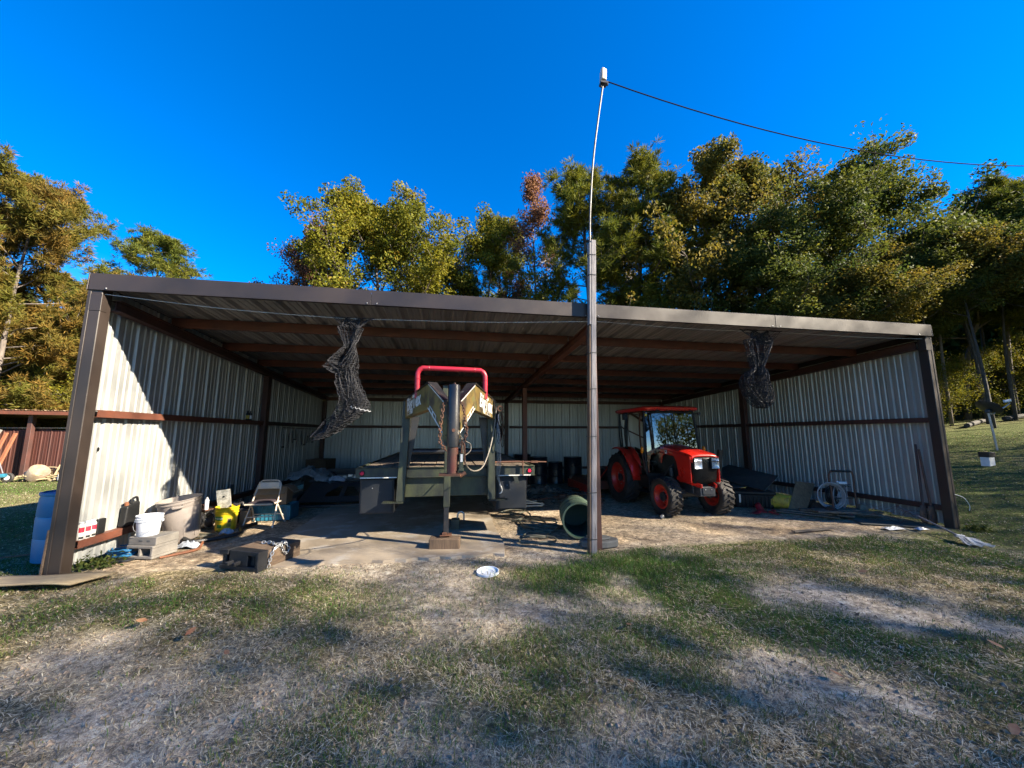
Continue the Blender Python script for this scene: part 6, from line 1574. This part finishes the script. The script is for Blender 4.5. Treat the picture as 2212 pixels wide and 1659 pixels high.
# ------------------------------------------------------------------ middle floor
def drum(x, y, r, h, label, mname='navy_drum'):
    o = thing('steel_drum', (x,y,0), label, 'drum', rr_.uniform(0,6))
    MB().lathe([(0.0001,0.0),(r-0.01,0.0),(r+0.006,0.006),(r,0.02),(r,h*0.32),(r+0.012,h*0.335),(r,h*0.35),(r,h*0.65),(r+0.012,h*0.665),(r,h*0.68),(r,h-0.02),(r+0.008,h-0.008),(r+0.006,h),(r-0.01,h),(r-0.012,h-0.015),(0.0001,h-0.015)],30).build('body', MATS[mname], o, local=True)
    MB().lathe([(0.025,h-0.015),(0.028,h),(0.0001,h)],10,Matrix.Translation((r*0.6,0,0))).build('bung', MATS['cast_grey'], o, local=True)
drum(6.85,6.5,0.285,0.80,'dark steel drum third from the right in the row by the back wall')
drum(7.39,6.45,0.225,0.64,'smaller dark drum between two taller drums at the back')
drum(7.97,6.5,0.285,0.79,'tall dark drum nearest the wooden pole at the back wall')
drum(6.52,7.4,0.28,0.83,'dark drum standing behind the interior post at the back')
gb = thing('green_barrel', (6.06,0.72,0), 'green plastic barrel lying on its side open end forward behind the pole', 'barrel')
M_ = axis_frame((5.99,0.43,0.262),(0.22,0.975,0.0))
MB().lathe([(0.236,0.0),(0.256,0.0),(0.258,0.03),(0.248,0.04),(0.25,0.22),(0.262,0.24),(0.25,0.26),(0.25,0.46),(0.262,0.48),(0.25,0.5),(0.25,0.70),(0.235,0.74),(0.0001,0.74)],30,M_).build('body', MATS['green_drum'], gb)
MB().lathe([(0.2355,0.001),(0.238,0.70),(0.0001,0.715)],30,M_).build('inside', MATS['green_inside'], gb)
MB().lathe([(0.232,-0.004),(0.258,-0.004),(0.262,0.006),(0.258,0.016)],30,M_).build('rim', MATS['green_drum'], gb)
mb = MB(); n_ = 9; rg = np.random.default_rng(4)
ring = [(0.25*(0.85+0.3*rg.random())*math.cos(2*math.pi*k_/n_),0.17*(0.85+0.3*rg.random())*math.sin(2*math.pi*k_/n_)) for k_ in range(n_)]
mb.prism(ring, 0.09, Matrix.Translation((6.14,0.12,0.04))); mb.prism([(a*0.7,b*0.7) for a, b in ring], 0.03, Matrix.Translation((6.12,0.13,0.099)))
solo('concrete_footing', mb, MATS['concrete_dark'], (6.14,0.12,0), 'grey concrete lump at the foot of the wooden pole', 'concrete', smooth=0, bevel=0.015)
# hose tangle
pts = []
loops = [((5.32,2.35),0.26,0.12,0.2),((5.42,1.9),0.34,0.10,-0.5),((5.55,1.5),0.36,0.10,-0.4),((5.62,1.18),0.30,0.09,-0.2),((5.60,0.95),0.22,0.10,0.3),((5.42,0.72),0.20,0.11,0.1),((5.36,0.42),0.26,0.15,0.1)]
for i, ((cx_,cy_),a_,b_,ro) in enumerate(loops):
    for k_ in range(9):
        q = 2*math.pi*k_/8+1.2*i
        x_ = a_*math.cos(q)*(1+0.1*rr_.random()); y_ = b_*math.sin(q)*(1+0.15*rr_.random())
        pts.append((cx_+x_*math.cos(ro)-y_*math.sin(ro), cy_+x_*math.sin(ro)+y_*math.cos(ro), 0.016+0.012*((i+k_) % 3)))
mb = MB(); mb.tube(spline(pts,5), 0.0125, 7)
mb.tube(spline([(5.15,2.42,0.02),(5.4,2.1,0.04),(5.5,1.7,0.05),(5.7,1.35,0.05),(5.62,1.15,0.05),(5.85,1.12,0.03),(6.0,1.2,0.02)],6),0.0125,7)
solo('garden_hose', mb, MATS['hose_olive'], (5.4,1.3,0), 'long olive hose tangled in loops on the dirt left of the pole', 'hose')
fs_ = thing('scrap_metal_pile', (5.85,2.95,0), 'bent pale aluminium frame pieces piled right of the trailer box', 'scrap metal')
for a, b in (((5.55,2.82,0.03),(6.05,2.86,0.03)),((5.6,2.95,0.07),(6.08,2.98,0.06)),((5.62,3.1,0.14),(6.1,2.9,0.04)),((5.65,3.15,0.2),(5.86,3.3,0.30)),((5.62,3.1,0.28),(5.84,3.22,0.4)),((5.6,3.25,0.04),(6.02,3.3,0.05))):
    MB().bar(a,b,0.045,0.028).build('channel', MATS['aluminium'], fs_, smooth=0, bevel=0.003)
mb = MB(); rg = np.random.default_rng(31)
for i in range(150):
    x = 5.7+2.1*rg.random(); y = 3.2+1.9*rg.random()*(0.6+0.4*rg.random()); a = rg.random()*3.14; l_ = 0.05+0.35*rg.random()**2; z = 0.012+0.05*rg.random()
    mb.bar((x-l_/2*math.cos(a),y-l_/2*math.sin(a),z),(x+l_/2*math.cos(a),y+l_/2*math.sin(a),z+0.03*(rg.random()-0.3)),0.01+0.03*rg.random(),0.008+0.02*rg.random())
tag(mb.build('junk_scatter', MATS['debris'], None, loc=(6.7,4.1,0), smooth=0), 'scatter of dark scrap and sticks on the floor behind the pole', 'scrap', kind='stuff')
mb = MB(); mb.tube([(6.0,3.4,0.05),(7.6,3.9,0.07)],0.02,6); mb.box((6.7,3.62,0.07),(0.16,0.08,0.09),(0,0,0.3)); solo('axle_shaft', mb, MATS['rust'], (6.8,3.6,0), 'long rusty shaft lying across the scrap behind the pole', 'shaft')
crumple('feed_sack', (6.5,4.6,0.0), 0.45, 0.2, 0.16, 'debris', 'dark flattened sack on the floor in front of the drums', 'sack', 14, 14)

# ------------------------------------------------------------------ right side clutter
tt = thing('storage_trunk', (10.42,2.2,0), 'black plastic storage trunk with a silver latch right of the tractor', 'trunk')
tt.rotation_euler = (0,0,-0.42)
MB().hexa([(-0.34,-0.21,0),(0.34,-0.21,0),(0.34,0.21,0),(-0.34,0.21,0),(-0.37,-0.24,0.27),(0.37,-0.24,0.27),(0.37,0.24,0.27),(-0.37,0.24,0.27)]).build('body', MATS['black_plastic'], tt, local=True, smooth=0, bevel=0.012)
MB().b2((-0.39,-0.26,0.272),(0.39,0.26,0.335)).build('lid', MATS['black_plastic'], tt, local=True, smooth=0, bevel=0.014)
for k_ in range(9): MB().b2((-0.30+0.07*k_,-0.245,0.03),(-0.285+0.07*k_,-0.222,0.25)).build('rib', MATS['black_plastic'], tt, local=True, smooth=0)
for s_ in (-1,):
    MB().b2((-0.396,-0.05,0.16),(-0.372,0.0,0.30)).build('latch', MATS['galv_bright'], tt, local=True, smooth=0, bevel=0.004)
    MB().b2((-0.30,-0.262,0.10),(-0.26,-0.242,0.27)).build('latch', MATS['galv_bright'], tt, local=True, smooth=0, bevel=0.004)
def slab(name, c4, th, mname, label, cat, bevel=0.003):
    c4 = [Vector(p) for p in c4]; n_ = (c4[1]-c4[0]).cross(c4[3]-c4[0]).normalized()*th
    return solo(name, MB().hexa(c4+[p+n_ for p in c4]), MATS[mname], tuple(c4[0]), label, cat, smooth=0, bevel=bevel)
slab('grey_sheet', [(10.50,1.90,0.345),(10.98,2.02,0.62),(11.55,4.1,0.68),(10.62,3.9,0.44)], 0.014, 'grey_board', 'large dull grey sheet leaning over the black trunk', 'sheet')
slab('grey_sheet', [(10.15,2.35,0.345),(10.72,2.5,0.348),(10.9,4.3,0.36),(10.2,4.2,0.355)], 0.016, 'grey_board', 'lower grey sheet lying flat on the black trunk', 'sheet')
slab('plywood_board', [(10.68,1.60,0.005),(10.98,1.48,0.005),(11.45,1.66,0.50),(11.13,1.78,0.54)], 0.02, 'plywood', 'small brown plywood board leaning beside the yellow bucket on its side', 'board')
o = pail('tipped_bucket', (10.86,1.66,0.145), 0.135, 0.152, 0.36, 'yellow_dirty', 'dirty yellow bucket lying on its side with its bottom to the front', 'bucket', handle=False)
o.rotation_euler = Vector((-0.42,0.90,0.03)).to_track_quat('Z','Y').to_euler()
MB().lathe([(0.03,-0.003),(0.035,-0.003),(0.036,0.004)],16).build('moulded_ring', MATS['yellow_dirty'], o, local=True)
# wood post piece behind the tractor
mb = MB(); mb.bar((10.50,3.2,0.55),(10.62,3.25,1.12),0.10,0.09,(0,1,0)); mb.bar((10.52,3.3,0.0),(10.5,3.2,0.56),0.09,0.09,(0,1,0)); solo('timber_post', mb, MATS['brown_wood'], (10.5,3.2,0), 'old timber post standing behind the right front of the tractor', 'timber', smooth=0, bevel=0.008)
# hose reel cart
rc = thing('hose_reel_cart', (11.45,1.2,0), 'rusty hose reel cart with coiled grey hose against the right wall', 'hose reel')
MB().tube(spline([(11.20,1.12,0.02),(11.24,1.16,0.45),(11.26,1.20,0.66),(11.32,1.22,0.775),(11.42,1.23,0.80),(11.74,1.22,0.785),(11.82,1.21,0.76),(11.80,1.18,0.60),(11.77,1.16,0.40),(11.75,1.14,0.02)],5),0.016,8).build('frame', MATS['rust'], rc)
MB().tube([(11.36,1.23,0.80),(11.80,1.22,0.785)],0.021,8).build('grip', MATS['hose_black'], rc)
mb = MB(); mb.tube([(11.22,1.13,0.10),(11.75,1.14,0.10)],0.012,6); mb.tube([(11.24,1.16,0.30),(11.77,1.16,0.30)],0.012,6); mb.tube([(11.22,1.13,0.10),(11.10,1.40,0.10),(11.60,1.45,0.10),(11.75,1.14,0.10)],0.012,6); mb.build('cross_bar', MATS['cast_grey'], rc)
MR = axis_frame((11.47,1.20,0.33),(0.25,-0.95,0.0))
mb = MB(); mb.lathe([(0.225,-0.004),(0.245,0.0),(0.245,0.012),(0.225,0.008)],30,MR); mb.lathe([(0.225,0.19),(0.245,0.186),(0.245,0.174),(0.225,0.178)],30,MR @ Matrix.Translation((0,0,-0.38)))
mb.lathe([(0.0001,0.02),(0.085,0.016),(0.09,0.0),(0.0001,0.0)],20,MR)
for k_ in range(6):
    a = k_*math.pi/3; mb.bar(MR @ Vector((0.08*math.cos(a),0.08*math.sin(a),0.006)), MR @ Vector((0.235*math.cos(a),0.235*math.sin(a),0.006)),0.018,0.006)
mb.build('reel', MATS['hose_grey'], rc)
mb = MB(); mb.cyl(MR @ Vector((0,0,0.02)), MR @ Vector((0.02,0,0.07)),0.02); mb.build('hub', MATS['galv_bright'], rc)
mb = MB()
for k_ in range(7):
    rad = 0.13+0.016*(k_ % 4); zz_ = -0.03-0.022*k_
    mb.tube([MR @ Vector((rad*math.cos(a),rad*math.sin(a),zz_)) for a in np.linspace(0,2*math.pi,22)[:-1]],0.012,6,closed=True)
mb.build('hose_coil', MATS['hose_black'], rc)
mb = MB()
for k_ in range(3):
    rad = 0.19+0.02*k_; c_ = Vector((11.22-0.02*k_,1.18-0.03*k_,0.36))
    mb.tube([c_+Vector((rad*math.cos(a)*0.85,-0.1*math.cos(a),rad*1.05*math.sin(a))) for a in np.linspace(0,2*math.pi,26)[:-1]],0.011,6,closed=True)
mb.build('loose_hose', MATS['hose_grey'], rc)
mb = MB(); mb.box((11.48,1.14,0.585),(0.20,0.05,0.05),(0,0.05,0.1)); mb.box((11.40,1.12,0.60),(0.14,0.03,0.03),(0,0.2,0)); mb.build('nozzle_tray', MATS['white_plastic'], rc, smooth=0, bevel=0.008)
mb = MB()
for k_ in range(5): mb.tube([(11.34+0.06*k_,1.10,0.52),(11.34+0.06*k_,1.16,0.55)],0.004,4)
mb.tube([(11.3,1.1,0.52),(11.62,1.1,0.52)],0.004,4); mb.tube([(11.3,1.1,0.56),(11.62,1.1,0.56)],0.004,4); mb.build('basket', MATS['black_steel'], rc)
for y, x in ((1.02,11.02),(1.35,11.12)):
    wl_ = MB().lathe([(0.045,-0.03),(0.085,-0.035),(0.10,-0.02),(0.10,0.02),(0.085,0.035),(0.045,0.03),(0.045,-0.03)],22,axis_frame((x,y,0.098),(0.95,0.3,0))).build('wheel', MATS['tyre'], rc)
    MB().lathe([(0.0001,0.02),(0.045,0.02),(0.045,-0.02),(0.0001,-0.02)],16,axis_frame((x,y,0.098),(0.95,0.3,0))).build('rim', MATS['cast_grey'], wl_)
mb = MB(); mb.lathe([(0.0001,0),(0.12,0),(0.13,0.05),(0.12,0.2),(0.08,0.26),(0.0001,0.26)],14,axis_frame((10.98,1.85,0.13),(0.9,0.1,0))); mb.box((11.3,1.75,0.10),(0.3,0.2,0.18),(0,0,0.2))
solo('engine_lump', mb, MATS['black_steel'], (11.1,1.8,0), 'dark small engine behind the leaning plywood board', 'engine', smooth=30, bevel=0.01)
mb = MB(); mb.lathe([(0.0001,0),(0.08,0.0),(0.09,0.06),(0.07,0.16),(0.0001,0.18)],9,Matrix.Translation((11.95,1.2,0.0))); solo('dirty_jug', mb, MATS['bin_soiled'], (11.95,1.2,0), 'dirty brown jug by the wall right of the hose reel', 'jug')
# planks on the ground
for i, (a, b, wd_, lab) in enumerate((((10.35,1.72),(11.0,0.86),0.13,'grey plank at the left edge of the plank heap'),((10.55,1.62),(11.25,0.80),0.14,'dark plank second from the left in the plank heap'),((10.8,1.45),(11.75,0.72),0.15,'plank in the middle of the heap in front of the hose reel'),((10.95,0.98),(11.85,0.82),0.12,'top plank of the heap pointing at the right post'),((10.75,1.18),(11.55,0.98),0.16,'short wide plank under the hose reel wheel'),((10.6,0.92),(11.15,0.72),0.10,'pale splintered plank at the front of the heap'))):
    z = 0.018+0.024*i
    mb = MB(); mb.bar((a[0],a[1],z),(b[0],b[1],z+0.008),wd_,0.022); solo('plank', mb, MATS['plank_wood'], (a[0],a[1],0), lab, 'plank', 'planks in front of the hose reel', smooth=0, bevel=0.003)
mb = MB(); mb.bar((9.35,0.22,0.02),(10.15,0.28,0.02),0.06,0.018); solo('lath', mb, MATS['plank_wood'], (9.35,0.2,0), 'thin grey lath alone on the dirt in front of the plank heap', 'lath', smooth=0)
slab('tar_paper', [(10.95,0.45,0.012),(11.75,0.05,0.012),(12.0,0.45,0.014),(11.2,0.85,0.014)], 0.004, 'grey_board', 'flat grey sheet on the ground between the planks and right post', 'sheet', 0)
crumple('paper_scraps', (11.1,0.12,0.01), 0.16, 0.07, 0.03, 'white_paint', 'crumpled white paper at the grass edge near the right post', 'paper', 21, 12)
crumple('paper_scraps', (11.5,0.02,0.01), 0.10, 0.05, 0.03, 'clear_plastic', 'grey plastic scrap right of the white paper', 'plastic', 22, 9)
mb = MB()
for i in range(10):
    c0 = Vector((11.75+rr_.uniform(-0.3,0.2),0.45+rr_.uniform(-0.2,0.2),0.08))
    mb.tube(spline([c0+Vector((rr_.uniform(-.3,.3),rr_.uniform(-.2,.2),rr_.uniform(-.07,.22))) for q in range(5)],5),0.0025,4)
solo('wire_tangle', mb, MATS['rust'], (11.75,0.45,0), 'tangle of thin rusty wire at the foot of the right wall', 'wire')
for i, (x, y, a, s_) in enumerate(((9.92,1.52,0.3,1.0),(10.15,1.66,1.2,1.15),(10.22,1.42,2.0,0.8),(10.32,1.56,0.7,0.7))):
    A = [[(x+s_*0.10*u*math.cos(a)-s_*0.06*v_*math.sin(a), y+s_*0.10*u*math.sin(a)+s_*0.06*v_*math.cos(a), 0.012+(0.05 if i != 1 else 0.13)*s_*(0.4+0.6*u)*(1-v_*v_*0.5)*max(0,0.6+0.4*u)) for v_ in np.linspace(-1,1,5)] for u in np.linspace(-1,1,6)]
    solo('red_shard', MB().surf(A), MATS['red_shard'], (x,y,0), ['red plastic shard nearest the tractor wheel','tallest curled red shard before the black trunk','flat red shard in front of the trunk','small red shard right of the others'][i], 'plastic shard', 'broken red plastic by the trunk', smooth=50, solid=0.006)
# long-handled tools leaning at the right post
for i, (b0, t0, lab) in enumerate((((11.93,0.24,0.06),(12.10,0.33,1.33),'rusty shovel leaning on the right wall, left of the two'),((12.06,0.20,0.06),(12.02,0.24,1.25),'rusty spade leaning on the right post, right of the two'))):
    sh_ = thing('shovel', b0, lab, 'shovel', 0, 'shovels at the right post')
    b0, t0 = Vector(b0), Vector(t0); d = (t0-b0).normalized()
    MB().tube([b0+d*0.14, t0], [0.02,0.016], 8).build('handle', MATS['dark_primer'], sh_)
    q = d.cross(Vector((0,1,0))).normalized(); nf = q.cross(d).normalized(); A = []
    for u in np.linspace(-1,1,7):
        A.append([b0+d*(0.26*v_-0.03*(1-u*u)*(1-v_))+q*u*0.085*(0.75+0.25*math.sin(math.pi*min(1,v_+0.15)))+nf*(-0.02*(1-u*u)) for v_ in np.linspace(0,1,5)])
    MB().surf(A).build('blade', MATS['rust'], sh_, smooth=50, solid=0.004)
# mop
mp_ = thing('string_mop', (11.3,-0.6,0), 'string mop with grey wooden handle lying toward the right post', 'mop')
MB().tube([(11.93,0.62,0.24),(11.62,0.02,0.15),(11.30,-0.56,0.06)],0.014,8).build('handle', MATS['grey_wood'], mp_)
mb = MB(); rg = np.random.default_rng(9)
for i in range(60):
    a = rg.normal()*0.35; l_ = 0.22+0.14*rg.random(); d = Vector((-0.45+0.55*a,-0.85,0)).normalized(); sd = Vector((d.y,-d.x,0))*rg.normal()*0.03
    b0 = Vector((11.30,-0.56,0.06))+Vector((rg.normal()*0.02,rg.normal()*0.02,0))
    mb.tube(spline([b0, b0+d*l_*0.35+sd+Vector((0,0,-0.01+0.02*rg.random())), b0+d*l_*0.7+sd*1.8+Vector((0,0,-0.03)), b0+d*l_+sd*2.2+Vector((0,0,-0.04+0.02*rg.random()))],3),0.006,4)
mb.build('strings', MATS['mop_cotton'], mp_)
MB().box((11.31,-0.55,0.065),(0.10,0.04,0.04),(0,0.1,-0.45)).build('clamp', MATS['galv_bright'], mp_, smooth=0, bevel=0.005)
mb = MB(); mb.tube(spline([(12.10,-0.09,0.55),(12.22,-0.12,0.5),(12.30,-0.13,0.38),(12.28,-0.13,0.30)],5),0.004,5); solo('loose_wire', mb, MATS['string_white'], (12.1,-0.09,0.5), 'pale loose wire curling round the right post', 'wire')

# ------------------------------------------------------------------ red shed on the left
rs_ = thing('red_shed', (-11.5,11.3,0), 'low red-brown shed with a rusty metal roof beyond the left lawn', 'shed')
zf, zb2 = 2.42, 2.15
for i in range(11):
    x0 = -17.2+0.86*i; vs = []; fs = []
    for k_, (s_, q) in enumerate(rib_profile(0.872)):
        vs += [(x0+s_,10.75,zf+q-0.012*i), (x0+s_,14.6,zb2+q-0.012*i)]
        if k_: fs.append((2*k_-2,2*k_,2*k_+1,2*k_-1))
    MB().add(vs,fs).build('roof_panel', MATS['rust_roof'], rs_, smooth=0, solid=0.001)
for i in range(10):
    x0 = -17.0+0.86*i; vs = []; fs = []
    for k_, (s_, q) in enumerate(rib_profile(0.872)):
        vs += [(x0+s_,11.25-q*0.6,0.0),(x0+s_,11.25-q*0.6,1.72-0.01*i+0.02*(i % 2))]
        if k_: fs.append((2*k_-2,2*k_,2*k_+1,2*k_-1))
    MB().add(vs,fs).build('wall_panel', MATS['shed_red'], rs_, smooth=0, solid=0.001)
for i in range(10):
    x0 = -17.0+0.86*i; MB().b2((x0,14.4,0.0),(x0+0.85,14.43,2.12-0.012*i)).build('back_panel', MATS['grey_board'], rs_, smooth=0)
MB().bar((-17.2,10.80,2.34),(-7.75,10.80,2.21),0.05,0.13).build('front_beam', MATS['red_primer'], rs_, smooth=0)
for x in (-16.6,-13.6,-10.62,-8.2):
    MB().b2((x-0.07,11.02,-0.1),(x+0.07,11.16,2.27)).build('post', MATS['dark_primer'], rs_, smooth=0, bevel=0.006)
    MB().b2((x-0.07,14.2,-0.1),(x+0.07,14.34,2.05)).build('post', MATS['dark_primer'], rs_, smooth=0)
MB().b2((-17.0,11.20,1.70),(-8.4,11.235,1.735)).build('rail', MATS['rust_roof'], rs_, smooth=0)
# in front of it
for i, x in enumerate((-10.98,-10.72)):
    mb = MB(); mb.bar((x-0.12,10.4,0.0),(x,10.75,1.55-0.02*i),0.10,0.05,(0,1,0)); solo('wood_stake', mb, MATS['orange_wood'], (x,10.4,0), f'upright orange board against the red shed, {"left" if i == 0 else "right"} of the pair', 'board', smooth=0, bevel=0.006)
mb = MB(); mb.bar((-11.9,10.75,0.45),(-11.55,10.98,1.70),0.44,0.02,(0,1,0)); solo('leaning_sheet', mb, MATS['concrete'], (-11.9,10.8,0), 'grey panel leaning on the red shed behind the ladder', 'panel', smooth=0)
ld = thing('step_ladder', (-10.9,9.6,0), 'orange step ladder with pale treads at the left edge', 'ladder')
for dx in (0.0, 0.46):
    MB().bar((-10.55+dx-0.46,9.35+dx*0.5,0.0),(-12.0+dx*0.6-0.2,10.2,2.25),0.03,0.075,(0.5,0.8,0)).build('rail', MATS['fibreglass_orange'], ld, smooth=0)
for k_ in range(7):
    f = 0.12+0.125*k_
    a = Vector((-11.01,9.35,0)).lerp(Vector((-12.2,10.2,2.25)),f); b = Vector((-10.55,9.58,0)).lerp(Vector((-11.92,10.2,2.25)),f)
    MB().bar(a,b,0.09,0.03).build('tread', MATS['aluminium'], ld, smooth=0)
for dx in (0.0,0.4): MB().bar((-11.2+dx,10.35,0.0),(-12.1+dx*0.7,10.28,2.2),0.03,0.05,(0,1,0)).build('rear_rail', MATS['fibreglass_orange'], ld, smooth=0)
ct_ = thing('push_mower', (-9.6,9.0,0), 'old push mower with blue deck at the foot of the ladder', 'mower')
MB().box((-9.75,9.15,0.22),(0.7,0.5,0.12),(0,0,0.2)).build('deck', MATS['blue_crate'], ct_, smooth=0, bevel=0.03)
MB().box((-9.8,9.2,0.38),(0.3,0.3,0.2)).build('engine', MATS['white_paint'], ct_, smooth=0, bevel=0.04)
for x, y in ((-9.35,8.92),(-9.45,9.4),(-10.1,8.85),(-10.15,9.35)):
    w_ = MB().lathe([(0.07,-0.03),(0.13,-0.035),(0.15,-0.02),(0.15,0.02),(0.13,0.035),(0.07,0.03),(0.07,-0.03)],20,axis_frame((x,y,0.15),(0.1,-1,0))).build('wheel', MATS['tyre'], ct_)
    MB().lathe([(0.0001,0.03),(0.07,0.03),(0.07,-0.03),(0.0001,-0.03)],14,axis_frame((x,y,0.15),(0.1,-1,0))).build('rim', MATS['white_paint'], w_)
MB().tube(spline([(-9.55,9.35,0.3),(-10.2,9.8,0.75),(-10.6,10.0,0.95)],4),0.014,6).build('handle', MATS['galv_bright'], ct_)
# heap of old chairs and scrap
gc = thing('lattice_chair', (-8.95,10.2,0), 'toppled yellowed lattice garden chair on the heap', 'chair')
mb = MB()
for u in np.linspace(-1,1,9):
    mb.tube([(-8.95+0.42*u,10.2,0.10+0.05*abs(u)),(-8.9+0.40*u,10.0,0.42-0.12*u*u)],0.02,4)
for v_ in np.linspace(0,1,5):
    mb.tube([(-8.95+0.42*u+0.05*v_,10.2-0.2*v_,0.12+0.30*v_-0.1*v_*u*u) for u in np.linspace(-1,1,9)],0.02,4)
mb.build('backrest', MATS['plywood_pale'], gc)
for x, y in ((-8.55,10.1),(-8.62,9.8),(-9.25,9.85)): MB().tube([(x,y,0.05),(x+0.12,y+0.05,0.5)],0.025,5).build('leg', MATS['plywood_pale'], gc)
mb = MB(); mb.lathe([(0.0001,0),(0.22,0),(0.25,0.3),(0.24,0.32),(0.0001,0.05)],16,axis_frame((-9.05,9.7,0.14),(0.55,-0.2,0.5))); solo('dented_tub', mb, MATS['bin_soiled'], (-9.05,9.7,0), 'dented brown tub tipped over in the heap by the red shed', 'tub')
mb = MB(); rg = np.random.default_rng(55)
for i in range(70):
    x = -9.6+1.9*rg.random(); y = 9.55+0.9*rg.random(); a = rg.random()*3.14; l_ = 0.15+0.6*rg.random()**2; z = 0.03+0.22*rg.random()
    mb.bar((x-l_/2*math.cos(a),y-l_/2*math.sin(a),z),(x+l_/2*math.cos(a),y+l_/2*math.sin(a),z+0.2*(rg.random()-0.4)),0.02+0.05*rg.random(),0.015+0.02*rg.random())
tag(mb.build('scrap_heap', MATS['plywood_pale'], None, loc=(-8.6,10,0), smooth=0), 'heap of pale broken boards and scrap before the red shed', 'scrap heap', kind='stuff')
mb = MB(); mb.box((-8.1,9.7,0.12),(0.4,0.3,0.22),(0,0,0.3)); solo('white_cooler', mb, MATS['white_paint'], (-8.1,9.7,0), 'white box at the right end of the scrap heap', 'box', smooth=0, bevel=0.03)
# weed growing at the stakes
wd_ = thing('tall_weed', (-11.25,10.3,0), 'tall yellow-green weed in front of the red shed', 'weed')
MB().tube(spline([(-11.25,10.3,0),(-11.22,10.28,0.5),(-11.28,10.25,0.95),(-11.2,10.2,1.25)],4),0.012,5).build('stem', MATS['hose_olive'], wd_)
rg = np.random.default_rng(6); C = np.stack([-11.24+rg.normal(size=260)*0.13, 10.26+rg.normal(size=260)*0.13, 0.25+rg.random(260)*1.05], -1)
V = leaves(rg, C, 0.16, 0.05, 0.4)-np.array([-11.25,10.3,0.0])
o = link_mesh('foliage', quad_mesh('weed', V, 0.5+0.5*rg.random(260)), MATS['leaf_yellowgreen'], wd_, smooth=0)
# small weeds at the left post foot
for i, (x, y, s_) in enumerate(((0.12,0.28,1.0),(12.30,-0.18,0.8))):
    rg = np.random.default_rng(60+i); k = 240
    C = np.stack([x+rg.normal(size=k)*0.10*s_, y+rg.normal(size=k)*0.08*s_, 0.01+np.abs(rg.normal(size=k))*0.055*s_], -1)
    wk = thing('weed_clump', (x,y,0), ['low green weeds at the foot of the left wall behind the post','low green weeds at the foot of the right post'][i], 'weed')
    link_mesh('foliage', quad_mesh('weeds', leaves(rg, C, 0.05, 0.022, 0.6)-np.array([x,y,0]), 0.3+0.5*rg.random(k)), MATS['leaf_dark'], wk, smooth=0)

# ------------------------------------------------------------------ right lawn
def gz2(x, y): return gz(x, y)
bx_, by_ = 22.0, 4.6; z0 = gz(bx_, by_)
sd = thing('satellite_dish', (bx_,by_,z0), 'satellite dish on a slanting steel post beyond the right lawn', 'satellite dish')
top = Vector((bx_-0.13,by_,z0+1.25))
MB().tube([(bx_,by_,z0-0.1),top],0.03,8).build('post', MATS['galv_bright'], sd)
MB().lathe([(0.0001,0.0),(0.12,0.006),(0.24,0.028),(0.34,0.06),(0.345,0.066),(0.335,0.066),(0.24,0.036),(0.0001,0.01)],26,axis_frame(top+Vector((0.0,0,0.12)),(0.62,-0.2,0.62)) @ Matrix.Diagonal((1.0,0.9,1,1))).build('reflector', MATS['black_steel'], sd)
MB().tube(spline([top+Vector((0.0,-0.02,-0.02)),top+Vector((0.12,-0.05,-0.06)),top+Vector((0.55,-0.18,0.22)),top+Vector((0.62,-0.2,0.30))],4),0.02,6).build('arm', MATS['galv_bright'], sd)
MB().box(top+Vector((0.56,-0.19,0.36)),(0.2,0.08,0.08),(0,-0.2,-0.3)).build('receiver', MATS['white_paint'], sd, smooth=0, bevel=0.015)
MB().box(top+Vector((0.02,0,0.02)),(0.14,0.12,0.12)).build('mount', MATS['cast_grey'], sd, smooth=0, bevel=0.02)
z0 = gz(18.95,3.2)
mt_ = thing('utility_box', (18.95,3.2,z0), 'small white utility box with black top on the right lawn', 'utility box')
MB().b2((18.84,3.12,z0-0.05),(19.06,3.30,z0+0.22)).build('body', MATS['meter_white'], mt_, smooth=0, bevel=0.01)
MB().b2((18.825,3.10,z0+0.222),(19.075,3.32,z0+0.36)).build('lid', MATS['black_plastic'], mt_, smooth=0, bevel=0.012)
for i, (x, y, a, l_) in enumerate(((30.5,9.6,0.25,3.0),(33.5,9.4,-0.1,2.8),(25.2,10.8,0.5,1.6))):
    z = gz(x,y)+0.14; mb = MB(); mb.tube([(x-l_/2*math.cos(a),y-l_/2*math.sin(a),gz(x-l_/2*math.cos(a),y-l_/2*math.sin(a))+0.13),(x,y,z+0.02),(x+l_/2*math.cos(a),y+l_/2*math.sin(a),gz(x+l_/2*math.cos(a),y+l_/2*math.sin(a))+0.13)],[0.11,0.10,0.07],8)
    solo('fallen_log', mb, MATS['bark_dark'], (x,y,z), ['fallen log at the wood edge right of the satellite dish','fallen log at the far right wood edge','short fallen log left of the satellite dish'][i], 'log')
